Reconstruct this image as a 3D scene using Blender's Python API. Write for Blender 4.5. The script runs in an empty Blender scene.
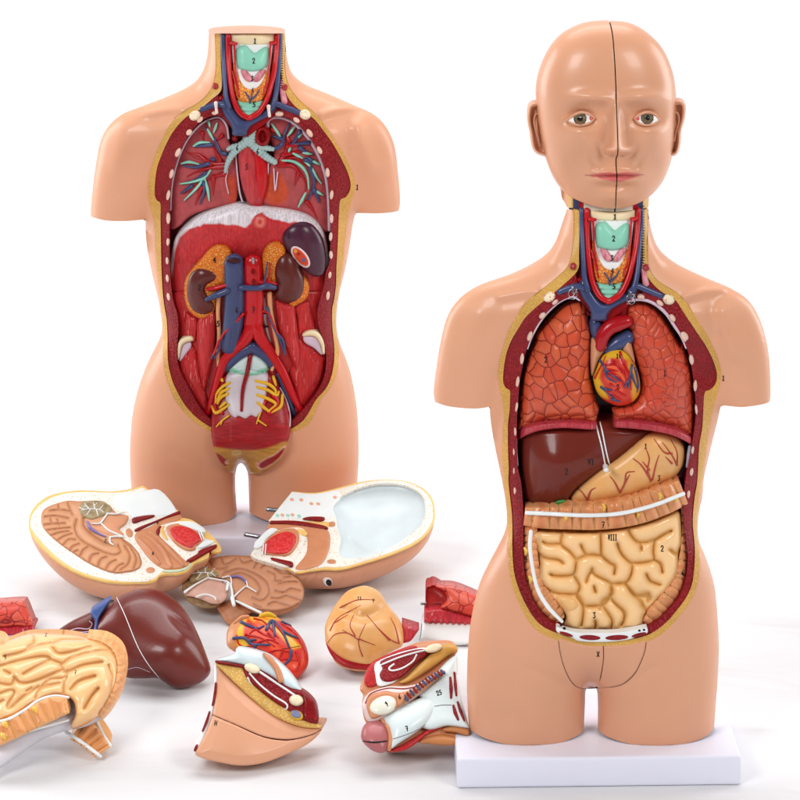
import bpy, math, random
import numpy as np
from mathutils import Vector

random.seed(7); np.random.seed(7)
SC = bpy.context.scene
COL = SC.collection

# ------------------------------------------------------------------ camera geometry
# Level camera with a rising-front style lens shift: photo pixel (800 px frame) -> ray.
F, YH, CX, D0, CH = 2926.0, -557.0, 400.0, 3.44, 1.547

def P3(px, py, d):
    px = np.asarray(px, float); py = np.asarray(py, float); d = np.asarray(d, float)
    return np.stack([(px - CX) * d / F, d - D0 + 0 * px, CH - (py - YH) * d / F], -1)

def ground_d(py, z=0.0):
    return F * (CH - z) / (np.asarray(py, float) - YH)

def plane_depth(p0, n):
    """depth along pixel rays of a real plane through p0 with normal n"""
    p0 = np.array(p0, float); n = np.array(n, float)
    c = np.array([0, -D0, CH]); k = float(n @ (p0 - c))
    def f(px, py):
        px = np.asarray(px, float); py = np.asarray(py, float)
        return k / (n[0] * (px - CX) / F + n[1] - n[2] * (py - YH) / F)
    return f

def Z(x0, y0, s):
    def f(*pts):
        a = np.array(pts, float).reshape(-1, 2)
        return np.stack([x0 + a[:, 0] / s, y0 + a[:, 1] / s], 1)
    return f

def cat(*a): return np.concatenate([np.asarray(x, float).reshape(-1, 2) for x in a], 0)

def spl(p, n=5, closed=True):
    """Catmull-Rom through the points (a doubled point makes a corner)"""
    p = np.asarray(p, float)
    if closed:
        q = np.concatenate([p[-1:], p, p[:2]], 0)
    else:
        q = np.concatenate([2 * p[:1] - p[1:2], p, 2 * p[-1:] - p[-2:-1]], 0)
    out = []
    for i in range(1, len(q) - 2):
        p0, p1, p2, p3 = q[i - 1], q[i], q[i + 1], q[i + 2]
        if np.allclose(p1, p2): continue
        t = np.linspace(0, 1, n, endpoint=False)[:, None]
        m1 = (p2 - p0) / 2 if not np.allclose(p0, p1) else (p2 - p1)
        m2 = (p3 - p1) / 2 if not np.allclose(p2, p3) else (p2 - p1)
        h = ((2 * t**3 - 3 * t**2 + 1) * p1 + (t**3 - 2 * t**2 + t) * m1
             + (-2 * t**3 + 3 * t**2) * p2 + (t**3 - t**2) * m2)
        out.append(h)
    r = np.concatenate(out, 0)
    if not closed: r = np.concatenate([r, p[-1:]], 0)
    return r

def ell(cx, cy, rx, ry, rot=0, n=40):
    t = np.linspace(0, 2 * math.pi, n, endpoint=False)
    x, y = rx * np.cos(t), ry * np.sin(t); c, s = math.cos(rot), math.sin(rot)
    return np.stack([cx + x * c - y * s, cy + x * s + y * c], 1)

def _seg(Pn, A, B):
    dist = np.full(len(Pn), 1e9); near = np.zeros((len(Pn), 2))
    AB = B - A; L = (AB**2).sum(1) + 1e-12
    ch = max(1, int(3e6 / max(1, len(A))))
    for i in range(0, len(Pn), ch):
        p = Pn[i:i + ch]
        t = ((p[:, None, 0] - A[None, :, 0]) * AB[:, 0] + (p[:, None, 1] - A[None, :, 1]) * AB[:, 1]) / L
        t = np.clip(t, 0, 1)
        qx = A[:, 0] + t * AB[:, 0]; qy = A[:, 1] + t * AB[:, 1]
        d2 = (qx - p[:, None, 0])**2 + (qy - p[:, None, 1])**2
        k = d2.argmin(1); r = np.arange(len(p))
        dist[i:i + ch] = np.sqrt(d2[r, k]); near[i:i + ch, 0] = qx[r, k]; near[i:i + ch, 1] = qy[r, k]
    return dist, near

def pdist(Pn, lines):
    """distance of points to a list of open polylines"""
    A = np.concatenate([np.asarray(l, float)[:-1] for l in lines]); B = np.concatenate([np.asarray(l, float)[1:] for l in lines])
    return _seg(np.asarray(Pn, float), A, B)[0]

def inside(Pn, poly):
    x, y = Pn[:, 0], Pn[:, 1]; r = np.zeros(len(Pn), bool)
    ax, ay = poly[:, 0], poly[:, 1]; bx, by = np.roll(ax, -1), np.roll(ay, -1)
    for i in range(len(poly)):
        if ay[i] == by[i]: continue
        c = ((ay[i] > y) != (by[i] > y))
        if c.any():
            r ^= c & (x < (bx[i] - ax[i]) * (y - ay[i]) / (by[i] - ay[i]) + ax[i])
    return r

def sdf(Pn, poly):
    poly = np.asarray(poly, float)
    d, n = _seg(Pn, poly, np.roll(poly, -1, 0))
    return np.where(inside(Pn, poly), d, -d), n

def _relax(sd, g, k, u, its, om):
    ins = sd > 1e-6
    def th(n): return np.where(n > 1e-6, g, np.clip(sd / (sd - n + 1e-9), 0.2, 1) * g)
    pad = np.pad(sd, 1, constant_values=-1)
    hN, hS, hW, hE = th(pad[:-2, 1:-1]), th(pad[2:, 1:-1]), th(pad[1:-1, :-2]), th(pad[1:-1, 2:])
    diag = 2 / (hE * hW) + 2 / (hN * hS) + k
    cE, cW = 2 / (hE + hW) / hE, 2 / (hE + hW) / hW
    cN, cS = 2 / (hN + hS) / hN, 2 / (hN + hS) / hS
    ii, jj = np.indices(sd.shape); red = ((ii + jj) % 2 == 0) & ins; blk = ((ii + jj) % 2 == 1) & ins
    u = np.where(ins, u, 0)
    for it in range(its):
        for m in (red, blk):
            p = np.pad(u, 1)
            r = (1 + cN * p[:-2, 1:-1] + cS * p[2:, 1:-1] + cW * p[1:-1, :-2] + cE * p[1:-1, 2:]) / diag
            u = np.where(m, np.maximum(u + om * (r - u), 1e-4), u)
    return u

def poisson(sd, g, k=None, its=40):
    """u with laplacian(u) - k u = -1, u=0 where sd<=0 (grid sd, spacing g px), coarse to fine"""
    if k is None: k = np.zeros_like(sd)
    lv = 0
    while min(sd.shape) // 2**(lv + 1) > 8 and lv < 5: lv += 1
    u = None
    for l in range(lv, -1, -1):
        f = 2**l; sl, kl = sd[::f, ::f], k[::f, ::f]
        if u is None: u0 = np.maximum(sl, 0)**2 * .5
        else:
            y = np.minimum(np.arange(sl.shape[0]) / 2, u.shape[0] - 1.001); x = np.minimum(np.arange(sl.shape[1]) / 2, u.shape[1] - 1.001)
            j, i = y.astype(int), x.astype(int); b, a = (y - j)[:, None], (x - i)[None, :]
            u0 = u[j][:, i] * (1 - a) * (1 - b) + u[j][:, i + 1] * a * (1 - b) + u[j + 1][:, i] * (1 - a) * b + u[j + 1][:, i + 1] * a * b
        u = _relax(sl, g * f, kl, u0, 150 if l == lv else its, 1.5 if its > 40 else 1.4)
    return np.maximum(u, 0) * (sd > 1e-6)

class Field:
    """inflated height in px over a silhouette, sampled bilinearly"""
    def __init__(s, outline, g=2.0, creases=(), f=None):
        s.g = g; mn = outline.min(0) - 3 * g; mx = outline.max(0) + 3 * g
        s.x = np.arange(mn[0], mx[0], g); s.y = np.arange(mn[1], mx[1], g)
        X, Y = np.meshgrid(s.x, s.y); Pn = np.stack([X.ravel(), Y.ravel()], 1)
        s.sd = sdf(Pn, outline)[0].reshape(X.shape)
        k = np.zeros(len(Pn))
        for (line, w, K, fade) in creases:
            line = np.asarray(line, float)
            for i in range(len(line) - 1):
                d = pdist(Pn, [line[i:i + 2]])
                k = np.maximum(k, K * np.exp(-(d / w)**2) * (1 - fade * i / (len(line) - 1)))
        s.u = poisson(s.sd, g, k.reshape(X.shape))
        s.h = np.sqrt(2 * s.u)
    def __call__(s, px, py): return bil(s.h, s.x, s.y, px, py)

def bil(A, xs, ys, px, py):
    px = np.asarray(px, float); py = np.asarray(py, float); g = xs[1] - xs[0]
    fx = np.clip((px - xs[0]) / g, 0, len(xs) - 1.001); fy = np.clip((py - ys[0]) / g, 0, len(ys) - 1.001)
    i = fx.astype(int); j = fy.astype(int); a = fx - i; b = fy - j
    return (A[j, i] * (1 - a) * (1 - b) + A[j, i + 1] * a * (1 - b) + A[j + 1, i] * (1 - a) * b + A[j + 1, i + 1] * a * b)

def lin(c):
    c = np.asarray(c, float)
    if c.max() > 1.001: c = c / 255.0
    return np.where(c <= 0.04045, c / 12.92, ((c + 0.055) / 1.055)**2.4)

# ------------------------------------------------------------------ objects
def mk(name, V, F4, F3, mat, parent=None, col=None):
    me = bpy.data.meshes.new(name)
    V = np.asarray(V, np.float32); F4 = np.asarray(F4, np.int32).reshape(-1, 4); F3 = np.asarray(F3, np.int32).reshape(-1, 3)
    me.vertices.add(len(V)); me.vertices.foreach_set('co', V.ravel())
    nl = F4.size + F3.size
    me.loops.add(nl); me.loops.foreach_set('vertex_index', np.concatenate([F4.ravel(), F3.ravel()]))
    np_ = len(F4) + len(F3); me.polygons.add(np_)
    st = np.concatenate([np.arange(len(F4)) * 4, F4.size + np.arange(len(F3)) * 3]).astype(np.int32)
    me.polygons.foreach_set('loop_start', st)
    me.polygons.foreach_set('loop_total', np.concatenate([np.full(len(F4), 4), np.full(len(F3), 3)]).astype(np.int32))
    me.polygons.foreach_set('use_smooth', np.ones(np_, bool))
    if col is not None:
        a = me.color_attributes.new('Col', 'FLOAT_COLOR', 'POINT')
        c4 = np.ones((len(V), 4), np.float32); c4[:, :3] = col
        a.data.foreach_set('color', c4.ravel())
    me.update(calc_edges=True); me.validate(verbose=False)
    me.materials.append(mat)
    o = bpy.data.objects.new(name, me); COL.objects.link(o)
    if parent is not None: o.parent = parent
    return o

ROOTS = []
def tag(o, label, category, group=None):
    o['label'] = label; o['category'] = category
    if group: o['group'] = group
    ROOTS.append(o); return o

def thing(name, label, category, group=None):
    o = bpy.data.objects.new(name, None); COL.objects.link(o); o.empty_display_size = 0.02
    return tag(o, label, category, group)

def tree(o):
    r = [o]
    for c in o.children: r += tree(c)
    return r

def finish_roots():
    """put every thing's origin at the middle of its base"""
    bpy.context.view_layer.update()
    for o in ROOTS:
        ms = [c for c in tree(o) if c.type == 'MESH']
        co = []
        for m in ms:
            a = np.empty(len(m.data.vertices) * 3, np.float32); m.data.vertices.foreach_get('co', a); co.append(a.reshape(-1, 3))
        allc = np.concatenate(co); b = np.array([(allc[:, 0].min() + allc[:, 0].max()) / 2, (allc[:, 1].min() + allc[:, 1].max()) / 2, allc[:, 2].min()], np.float32)
        for m, a in zip(ms, co):
            m.data.vertices.foreach_set('co', (a - b).ravel()); m.data.update()
        o.location = b.tolist()

def settle(o, z=0.0008):
    """slide a thing along its sight lines until its lowest point rests on the table"""
    ms = [c for c in tree(o) if c.type == 'MESH']; lo = 1e9
    for m in ms:
        a = np.empty(len(m.data.vertices) * 3, np.float32); m.data.vertices.foreach_get('co', a); lo = min(lo, a[2::3].min())
    s = (CH - z) / (CH - lo); c = np.array([0, -D0, CH])
    for m in ms:
        a = np.empty(len(m.data.vertices) * 3, np.float32); m.data.vertices.foreach_get('co', a); a = a.reshape(-1, 3)
        m.data.vertices.foreach_set('co', (c + (a - c) * s).astype(np.float32).ravel()); m.data.update()
    return s

class Rel: pass

def relief(name, mat, outline, depth, h=None, parent=None, g=1.0, holes=(), back='skirt', thick=0.012, bdir=(0, 1, 0), bray=False,
           paint=None, infl=None, infl_outline=None, backratio=0.6, bvec=None, min_w=0):
    """solid whose front follows pixel-traced outline: front surface at depth-h, sides/back given real thickness.
    h(px,py,sd,uh) in metres, uh = inflated height in px."""
    outline = np.asarray(outline, float); bdir = np.array(bdir, float)
    mn, mx = outline.min(0) - 2 * g, outline.max(0) + 2 * g
    xs = np.arange(mn[0], mx[0] + g, g); ys = np.arange(mn[1], mx[1] + g, g)
    X, Y = np.meshgrid(xs, ys); Pn = np.stack([X.ravel(), Y.ravel()], 1)
    sd, nr = sdf(Pn, outline)
    sdo = sd.copy(); thin = np.full(len(sd), 99.)
    for hl in holes:
        s2, n2 = sdf(Pn, np.asarray(hl, float)); s2 = -s2; thin = np.minimum(thin, sdo + s2)
        sw = s2 < sd; sd = np.where(sw, s2, sd); nr = np.where(sw[:, None], n2, nr)
    sd = sd.reshape(X.shape)
    c = (sd[:-1, :-1] + sd[1:, :-1] + sd[:-1, 1:] + sd[1:, 1:]) / 4 > 0
    if min_w:
        tn = thin.reshape(X.shape); c &= (tn[:-1, :-1] + tn[1:, 1:]) / 2 > min_w
    use = np.zeros(sd.shape, bool)
    use[:-1, :-1] |= c; use[1:, :-1] |= c; use[:-1, 1:] |= c; use[1:, 1:] |= c
    # boundary nodes: touching a missing cell
    cp = np.pad(c, 1); full = cp[:-1, :-1] & cp[1:, :-1] & cp[:-1, 1:] & cp[1:, 1:]
    bnd = use & ~full
    PX = np.where(bnd, nr[:, 0].reshape(X.shape), X); PY = np.where(bnd, nr[:, 1].reshape(X.shape), Y)
    S = np.where(bnd, 0.0, np.maximum(sd, 0))
    if infl is not None:
        if infl_outline is None:
            U = np.sqrt(2 * poisson(sd, g)); U = np.where(bnd, 0, U)
        else:
            U = infl_outline(PX, PY)
    else: U = np.zeros_like(S)
    base = depth(PX, PY) if callable(depth) else np.full(PX.shape, float(depth))
    hh = h(PX, PY, S, U) if h is not None else (infl * U * base / F if infl is not None else np.zeros_like(S))
    D = base - hh
    idx = -np.ones(sd.shape, int); idx[use] = np.arange(use.sum())
    V = P3(PX[use], PY[use], D[use]); n0 = len(V)
    a, b, cc, d = idx[:-1, :-1][c], idx[:-1, 1:][c], idx[1:, 1:][c], idx[1:, :-1][c]
    quads = [np.stack([a, d, cc, b], 1)]
    colr = None
    if paint is not None:
        colr = paint(PX[use], PY[use], S[use]); colr = np.asarray(colr, float)
    if back == 'infl':
        ub = U if infl is not None else S
        bb = P3(PX[use], PY[use], (base + backratio * ub * base / F)[use]) if bvec is None else P3(PX[use], PY[use], base[use]) + np.array(bvec, float) * ((backratio * ub * base / F)[use])[:, None]
        bi = np.where(bnd[use], np.arange(n0), np.arange(n0) + n0)
        V = np.concatenate([V, bb]); quads.append(np.stack([bi[a], bi[b], bi[cc], bi[d]], 1))
        if colr is not None: colr = np.concatenate([colr, colr])
    elif back in ('skirt', 'slab'):
        e = np.concatenate([np.stack([a, d], 1), np.stack([d, cc], 1), np.stack([cc, b], 1), np.stack([b, a], 1)])
        key = np.minimum(e[:, 0], e[:, 1]).astype(np.int64) * (n0 + 1) + np.maximum(e[:, 0], e[:, 1])
        _, inv, cnt = np.unique(key, return_inverse=True, return_counts=True)
        e = e[cnt[inv] == 1]
        bv = np.unique(e); mp = -np.ones(n0, int); mp[bv] = np.arange(len(bv))
        th = np.full(len(bv), thick)
        bs = (base[use] + 0)[bv]
        top = V[bv]
        if callable(thick): th = thick(PX[use][bv], PY[use][bv])
        low = top + bdir * np.asarray(th)[:, None]
        o1, o2 = n0, n0 + len(bv)
        V = np.concatenate([V, top, low])
        quads.append(np.stack([mp[e[:, 0]] + o1, mp[e[:, 0]] + o2, mp[e[:, 1]] + o2, mp[e[:, 1]] + o1], 1))
        if colr is not None: colr = np.concatenate([colr, colr[bv], colr[bv]])
        if back == 'slab':
            nb = len(V); bk = V[:n0] * 1.0
            full_low = P3(PX[use], PY[use], base[use]) + bdir * float(np.max(th))
            bi = np.arange(n0) + nb
            bi[bv] = o2 + np.arange(len(bv))
            V = np.concatenate([V, full_low]); quads.append(np.stack([bi[a], bi[b], bi[cc], bi[d]], 1))
            if colr is not None: colr = np.concatenate([colr, colr[:n0]])
    r = Rel(); r.o = mk(name, V, np.concatenate(quads), [], mat, parent, colr)
    Dg = D.copy()
    r.s = lambda px, py: bil(Dg, xs, ys, px, py)
    r.outline = outline; r.V = V
    return r

def inset(poly, d, w=None):
    """outline moved inwards by d px (weight w per point)"""
    p = np.asarray(poly, float); t = np.roll(p, -1, 0) - np.roll(p, 1, 0); t /= np.linalg.norm(t, axis=1)[:, None] + 1e-9
    n = np.stack([-t[:, 1], t[:, 0]], 1); a = .5 * np.sum(p[:, 0] * np.roll(p[:, 1], -1) - np.roll(p[:, 0], -1) * p[:, 1])
    if a < 0: n = -n
    return p + n * d * (1 if w is None else w[:, None])

def bev(Hm, R, off=0.0):
    return lambda px, py, sd, u: off + Hm * np.sqrt(np.maximum(0, 1 - (1 - np.minimum(sd / R, 1))**2))

class TubeMB:
    """collects swept round tubes along px paths draped over a depth function"""
    def __init__(s): s.V = []; s.Q = []; s.T = []; s.n = 0; s.C = []
    def add(s, path, r, depth, lift=0.3, n=8, smooth=True, flat=1.0, col=None, sub=5, cap=True):
        path = np.asarray(path, float); r = np.atleast_1d(np.asarray(r, float))
        t0 = np.linspace(0, 1, len(path))
        if smooth and len(path) > 2:
            p = spl(path, sub, closed=False)
        else: p = np.concatenate([np.linspace(path[i], path[i + 1], sub, endpoint=False) for i in range(len(path) - 1)] + [path[-1:]])
        rr = np.interp(np.linspace(0, 1, len(p)), np.linspace(0, 1, len(r)), r)
        d = depth(p[:, 0], p[:, 1]) if callable(depth) else np.full(len(p), float(depth))
        m = d / F
        dl = lift(np.linspace(0, 1, len(p))) if callable(lift) else lift
        C = P3(p[:, 0], p[:, 1], d - dl * rr * m)
        R = rr * m
        if cap:   # rounded ends
            t_s = C[0] - C[1]; t_s /= np.linalg.norm(t_s) + 1e-9; t_e = C[-1] - C[-2]; t_e /= np.linalg.norm(t_e) + 1e-9
            C = np.concatenate([[C[0] + t_s * R[0] * .8, C[0] + t_s * R[0] * .5], C, [C[-1] + t_e * R[-1] * .5, C[-1] + t_e * R[-1] * .8]])
            R = np.concatenate([[R[0] * .25, R[0] * .8], R, [R[-1] * .8, R[-1] * .25]])
        T = np.gradient(C, axis=0); T /= np.linalg.norm(T, axis=1)[:, None] + 1e-9
        vd = C - np.array([0, -D0, CH]); vd /= np.linalg.norm(vd, axis=1)[:, None]
        A = np.cross(T, vd); A /= np.linalg.norm(A, axis=1)[:, None] + 1e-9
        B = np.cross(A, T)
        an = np.linspace(0, 2 * math.pi, n, endpoint=False)
        ring = C[:, None, :] + R[:, None, None] * (np.cos(an)[None, :, None] * A[:, None, :] + flat * np.sin(an)[None, :, None] * B[:, None, :])
        k = len(C); s.V.append(ring.reshape(-1, 3))
        i = np.arange(k - 1)[:, None] * n; j = np.arange(n)[None, :]; j2 = (j + 1) % n
        q = np.stack([i + j, i + j2, i + n + j2, i + n + j], -1).reshape(-1, 4) + s.n
        s.Q.append(q)
        for base, rev in ((0, False), ((k - 1) * n, True)):
            f = [[s.n + base, s.n + base + a + 1, s.n + base + a + 2] for a in range(n - 2)]
            if not rev: f = [x[::-1] for x in f]
            s.T += f
        if col is not None: s.C.append(np.tile(np.asarray(col, float), (k * n, 1)))
        s.n += k * n
        return s
    def build(s, name, mat, parent=None):
        return mk(name, np.concatenate(s.V), np.concatenate(s.Q), s.T, mat, parent, np.concatenate(s.C) if s.C else None)

def tube(name, mat, path, r, depth, parent=None, **k):
    return TubeMB().add(path, r, depth, **k).build(name, mat, parent)

def layers(bg, *regs):
    """paint of the model: list of (outline, colour, soft px) laid over a ground colour"""
    bgc = lin(bg)
    rs = [(np.asarray(p, float), lin(c), s, kind) for (p, c, s, kind) in [(r if len(r) == 4 else (*r, 'area')) for r in regs]]
    def f(px, py, sd):
        C = np.tile(bgc, (len(px), 1)); Pn = np.stack([px, py], 1)
        for p, c, s, kind in rs:
            if kind == 'area': d = sdf(Pn, p)[0]; w = np.clip(d / s + .5, 0, 1)
            else: d = pdist(Pn, [p]); w = np.clip((kind - d) / s + .5, 0, 1)
            C = C * (1 - w[:, None]) + c * w[:, None]
        return C
    return f

# ------------------------------------------------------------------ materials
def _mat(name):
    m = bpy.data.materials.new(name); m.use_nodes = True
    nt = m.node_tree; b = nt.nodes['Principled BSDF']; return m, nt, b

def N(nt, t, **kw):
    n = nt.nodes.new(t)
    for k, v in kw.items():
        if k in n.inputs: n.inputs[k].default_value = v
        else: setattr(n, k, v)
    return n

def rgba(c): c = lin(c); return (float(c[0]), float(c[1]), float(c[2]), 1)

def M(name, color=None, rough=.35, coat=0.12, kind=None, scale=100, c2=None, c3=None, flat2=None, bump=.3, dist=.001, stretch=(1, 1, 1), mott=.12,
      mscale=25, edge=.06, spec=.22, grain=.05, streak=(.8, 1.14), sss=0.0):
    """procedural paint over moulded plastic. kind: None | beads | cells | fiber | mottle"""
    m, nt, b = _mat(name); L = nt.links.new
    b.inputs['Roughness'].default_value = rough; b.inputs['Coat Weight'].default_value = coat
    b.inputs['Coat Roughness'].default_value = .12; b.inputs['Specular IOR Level'].default_value = spec
    if sss:
        b.inputs['Subsurface Weight'].default_value = sss; b.inputs['Subsurface Radius'].default_value = (.006, .003, .002); b.inputs['Subsurface Scale'].default_value = 1
    tc = N(nt, 'ShaderNodeTexCoord'); mp = N(nt, 'ShaderNodeMapping'); mp.inputs['Scale'].default_value = stretch
    L(tc.outputs['Object'], mp.inputs['Vector'])
    if color is None:
        at = N(nt, 'ShaderNodeAttribute'); at.attribute_name = 'Col'; src = at.outputs['Color']
    else:
        rg = N(nt, 'ShaderNodeRGB'); rg.outputs[0].default_value = rgba(color); src = rg.outputs[0]
    hsrc = None
    def mix(fac, a, bb, mode='MIX'):
        x = N(nt, 'ShaderNodeMix'); x.data_type = 'RGBA'; x.blend_type = mode
        if isinstance(fac, float): x.inputs[0].default_value = fac
        else: L(fac, x.inputs[0])
        L(a, x.inputs[6]) if not isinstance(a, tuple) else setattr(x.inputs[6], 'default_value', a)
        L(bb, x.inputs[7]) if not isinstance(bb, tuple) else setattr(x.inputs[7], 'default_value', bb)
        return x.outputs[2]
    def ramp(fac, lo, hi):
        r = N(nt, 'ShaderNodeMapRange'); r.inputs[1].default_value = lo; r.inputs[2].default_value = hi; L(fac, r.inputs[0]); return r.outputs[0]
    if kind == 'beads':
        v = N(nt, 'ShaderNodeTexVoronoi'); v.inputs['Scale'].default_value = scale; v.inputs['Randomness'].default_value = .75
        L(mp.outputs[0], v.inputs['Vector']); f = ramp(v.outputs['Distance'], .55, .1)
        src = mix(f, rgba(c2), src); hsrc = f
        if c3 is not None:
            v2 = ramp(v.outputs['Distance'], .28, .12); src = mix(v2, src, rgba(c3))
    elif kind == 'cells':
        wz = N(nt, 'ShaderNodeTexNoise'); wz.inputs['Scale'].default_value = scale * .55; wz.inputs['Detail'].default_value = 1; L(mp.outputs[0], wz.inputs['Vector'])
        sb = N(nt, 'ShaderNodeVectorMath'); sb.operation = 'SUBTRACT'; L(wz.outputs['Color'], sb.inputs[0]); sb.inputs[1].default_value = (.5, .5, .5)
        sc_ = N(nt, 'ShaderNodeVectorMath'); sc_.operation = 'SCALE'; L(sb.outputs[0], sc_.inputs[0]); sc_.inputs['Scale'].default_value = .55 / scale
        av_ = N(nt, 'ShaderNodeVectorMath'); av_.operation = 'ADD'; L(mp.outputs[0], av_.inputs[0]); L(sc_.outputs[0], av_.inputs[1])
        ad = N(nt, 'ShaderNodeMapping'); L(av_.outputs[0], ad.inputs[0])
        if flat2 == 'xz': ad.inputs['Rotation'].default_value = (-math.pi / 2, 0, 0)
        dim = '2D' if flat2 else '3D'
        v = N(nt, 'ShaderNodeTexVoronoi'); v.feature = 'DISTANCE_TO_EDGE'; v.voronoi_dimensions = dim; v.inputs['Scale'].default_value = scale; v.inputs['Randomness'].default_value = .88
        L(ad.outputs[0], v.inputs['Vector']); f = ramp(v.outputs['Distance'], edge * .25, edge)
        vc = N(nt, 'ShaderNodeTexVoronoi'); vc.voronoi_dimensions = dim; vc.inputs['Scale'].default_value = scale; vc.inputs['Randomness'].default_value = .88; L(ad.outputs[0], vc.inputs['Vector'])
        sp = N(nt, 'ShaderNodeSeparateColor'); L(vc.outputs['Color'], sp.inputs[0])
        if c3 is not None: src = mix(sp.outputs[0], src, rgba(c3))
        src = mix(f, rgba(c2), src); hsrc = N(nt, 'ShaderNodeMath', operation='POWER').outputs[0]; hsrc.node.inputs[1].default_value = .5; L(ramp(v.outputs['Distance'], 0, max(.3, edge * 2.2)), hsrc.node.inputs[0])
    elif kind in ('fiber', 'mottle'):
        nz = N(nt, 'ShaderNodeTexNoise'); nz.inputs['Scale'].default_value = scale; nz.inputs['Detail'].default_value = 3
        L(mp.outputs[0], nz.inputs['Vector']); f = ramp(nz.outputs['Fac'], .42, .62)
        hsrc = nz.outputs['Fac']
        if c2 is not None: src = mix(f, src, rgba(c2))
        else:
            k1 = N(nt, 'ShaderNodeMapRange'); k1.inputs[1].default_value = .35; k1.inputs[2].default_value = .65; k1.inputs[3].default_value = streak[0]; k1.inputs[4].default_value = streak[1]; L(nz.outputs['Fac'], k1.inputs[0])
            k2 = N(nt, 'ShaderNodeCombineColor'); [L(k1.outputs[0], k2.inputs[i]) for i in range(3)]
            src = mix(1.0, src, k2.outputs[0], 'MULTIPLY')
        if c3 is not None:
            src = mix(ramp(nz.outputs['Fac'], .6, .7), src, rgba(c3))
    # hand-painted unevenness
    nz = N(nt, 'ShaderNodeTexNoise'); nz.inputs['Scale'].default_value = mscale; nz.inputs['Detail'].default_value = 3
    L(tc.outputs['Object'], nz.inputs['Vector'])
    vv = N(nt, 'ShaderNodeMapRange'); vv.inputs[1].default_value = .3; vv.inputs[2].default_value = .7; vv.inputs[3].default_value = 1 - mott; vv.inputs[4].default_value = 1 + mott * .6
    L(nz.outputs['Fac'], vv.inputs[0])
    cmb = N(nt, 'ShaderNodeCombineColor'); [L(vv.outputs[0], cmb.inputs[i]) for i in range(3)]
    src = mix(1.0, src, cmb.outputs[0], 'MULTIPLY')
    L(src, b.inputs['Base Color'])
    rr = N(nt, 'ShaderNodeMapRange'); rr.inputs[3].default_value = rough * .85; rr.inputs[4].default_value = min(1, rough * 1.25); L(nz.outputs['Fac'], rr.inputs[0]); L(rr.outputs[0], b.inputs['Roughness'])
    last = None
    if grain:
        gz = N(nt, 'ShaderNodeTexNoise'); gz.inputs['Scale'].default_value = 350; gz.inputs['Detail'].default_value = 2; L(tc.outputs['Object'], gz.inputs['Vector'])
        b0 = N(nt, 'ShaderNodeBump'); b0.inputs['Strength'].default_value = grain; b0.inputs['Distance'].default_value = .0008; L(gz.outputs['Fac'], b0.inputs['Height']); last = b0
    if hsrc is not None and bump:
        b1 = N(nt, 'ShaderNodeBump'); b1.inputs['Strength'].default_value = bump; b1.inputs['Distance'].default_value = dist; L(hsrc, b1.inputs['Height'])
        if last: L(last.outputs[0], b1.inputs['Normal'])
        last = b1
    if last: L(last.outputs[0], b.inputs['Normal'])
    return m

SKIN = M('skin_plastic', (219, 158, 123), rough=.4, spec=.45, coat=.14, mott=.05, mscale=9, grain=.04, sss=0.0)
FAT = M('fat_paint', (230, 184, 98), kind='beads', scale=380, c2=(206, 156, 76), bump=.5, dist=.0012, rough=.4)
MCUT = M('muscle_cut_paint', (172, 26, 36), kind='beads', scale=430, c2=(126, 10, 20), c3=(178, 44, 48), bump=.6, dist=.001, rough=.42, spec=.25, coat=.05)
MRED = M('muscle_paint', (196, 46, 48), kind='fiber', scale=60, stretch=(6, 6, .6), c2=(168, 30, 34), c3=(224, 112, 106), bump=.35, dist=.001, rough=.33)
MRED2 = M('dark_muscle_paint', (140, 18, 24), kind='fiber', scale=60, stretch=(1, 1, 5), c2=(118, 12, 18), c3=(160, 40, 40), bump=.3, dist=.001, rough=.3)
DARK = M('cavity_paint', (92, 20, 24), kind='mottle', scale=60, c2=(64, 12, 16), bump=.2, rough=.4)
BONE = M('bone_paint', (228, 194, 178), kind='mottle', scale=240, c2=(232, 190, 168), bump=.2, rough=.45, coat=.05)
CREAM = M('cream_paint', (234, 216, 176), rough=.4)
PLEURA = M('pleura_paint', (214, 190, 204), rough=.3)
BLUE = M('vein_paint', (62, 72, 112), rough=.27, coat=.3)
RED = M('artery_paint', (190, 14, 24), rough=.25, coat=.3)
DRED = M('dark_artery_paint', (140, 10, 18), rough=.3)
GREEN = M('cartilage_paint', (140, 208, 184), rough=.3)
PALE = M('pale_cartilage_paint', (164, 190, 188), rough=.32)
WHITE = M('white_paint', (236, 240, 240), rough=.35, mott=.04)
LILAC = M('lilac_paint', (206, 186, 202), rough=.32, mott=.1)
ORANGE = M('gland_paint', (226, 132, 52), kind='cells', flat2='xz', scale=230, c2=(196, 76, 30), c3=(240, 170, 74), edge=.12, bump=.5, dist=.0015, rough=.3)
YELLOW = M('nerve_paint', (226, 178, 44), rough=.3)
STEEL = M('steel', (150, 150, 156), rough=.22); STEEL.node_tree.nodes['Principled BSDF'].inputs['Metallic'].default_value = 1.0
INK = M('black_ink', (40, 30, 32), rough=.5, coat=0)
PAINT = M('hand_paint', None, rough=.33, coat=.2, mott=.07, mscale=40)
PAINTM = M('hand_paint_matte', None, rough=.45, coat=.05, mott=.07, mscale=40)
PLATE = M('white_plastic', (230, 230, 244), rough=.35, mott=.015, grain=.02)

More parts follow.
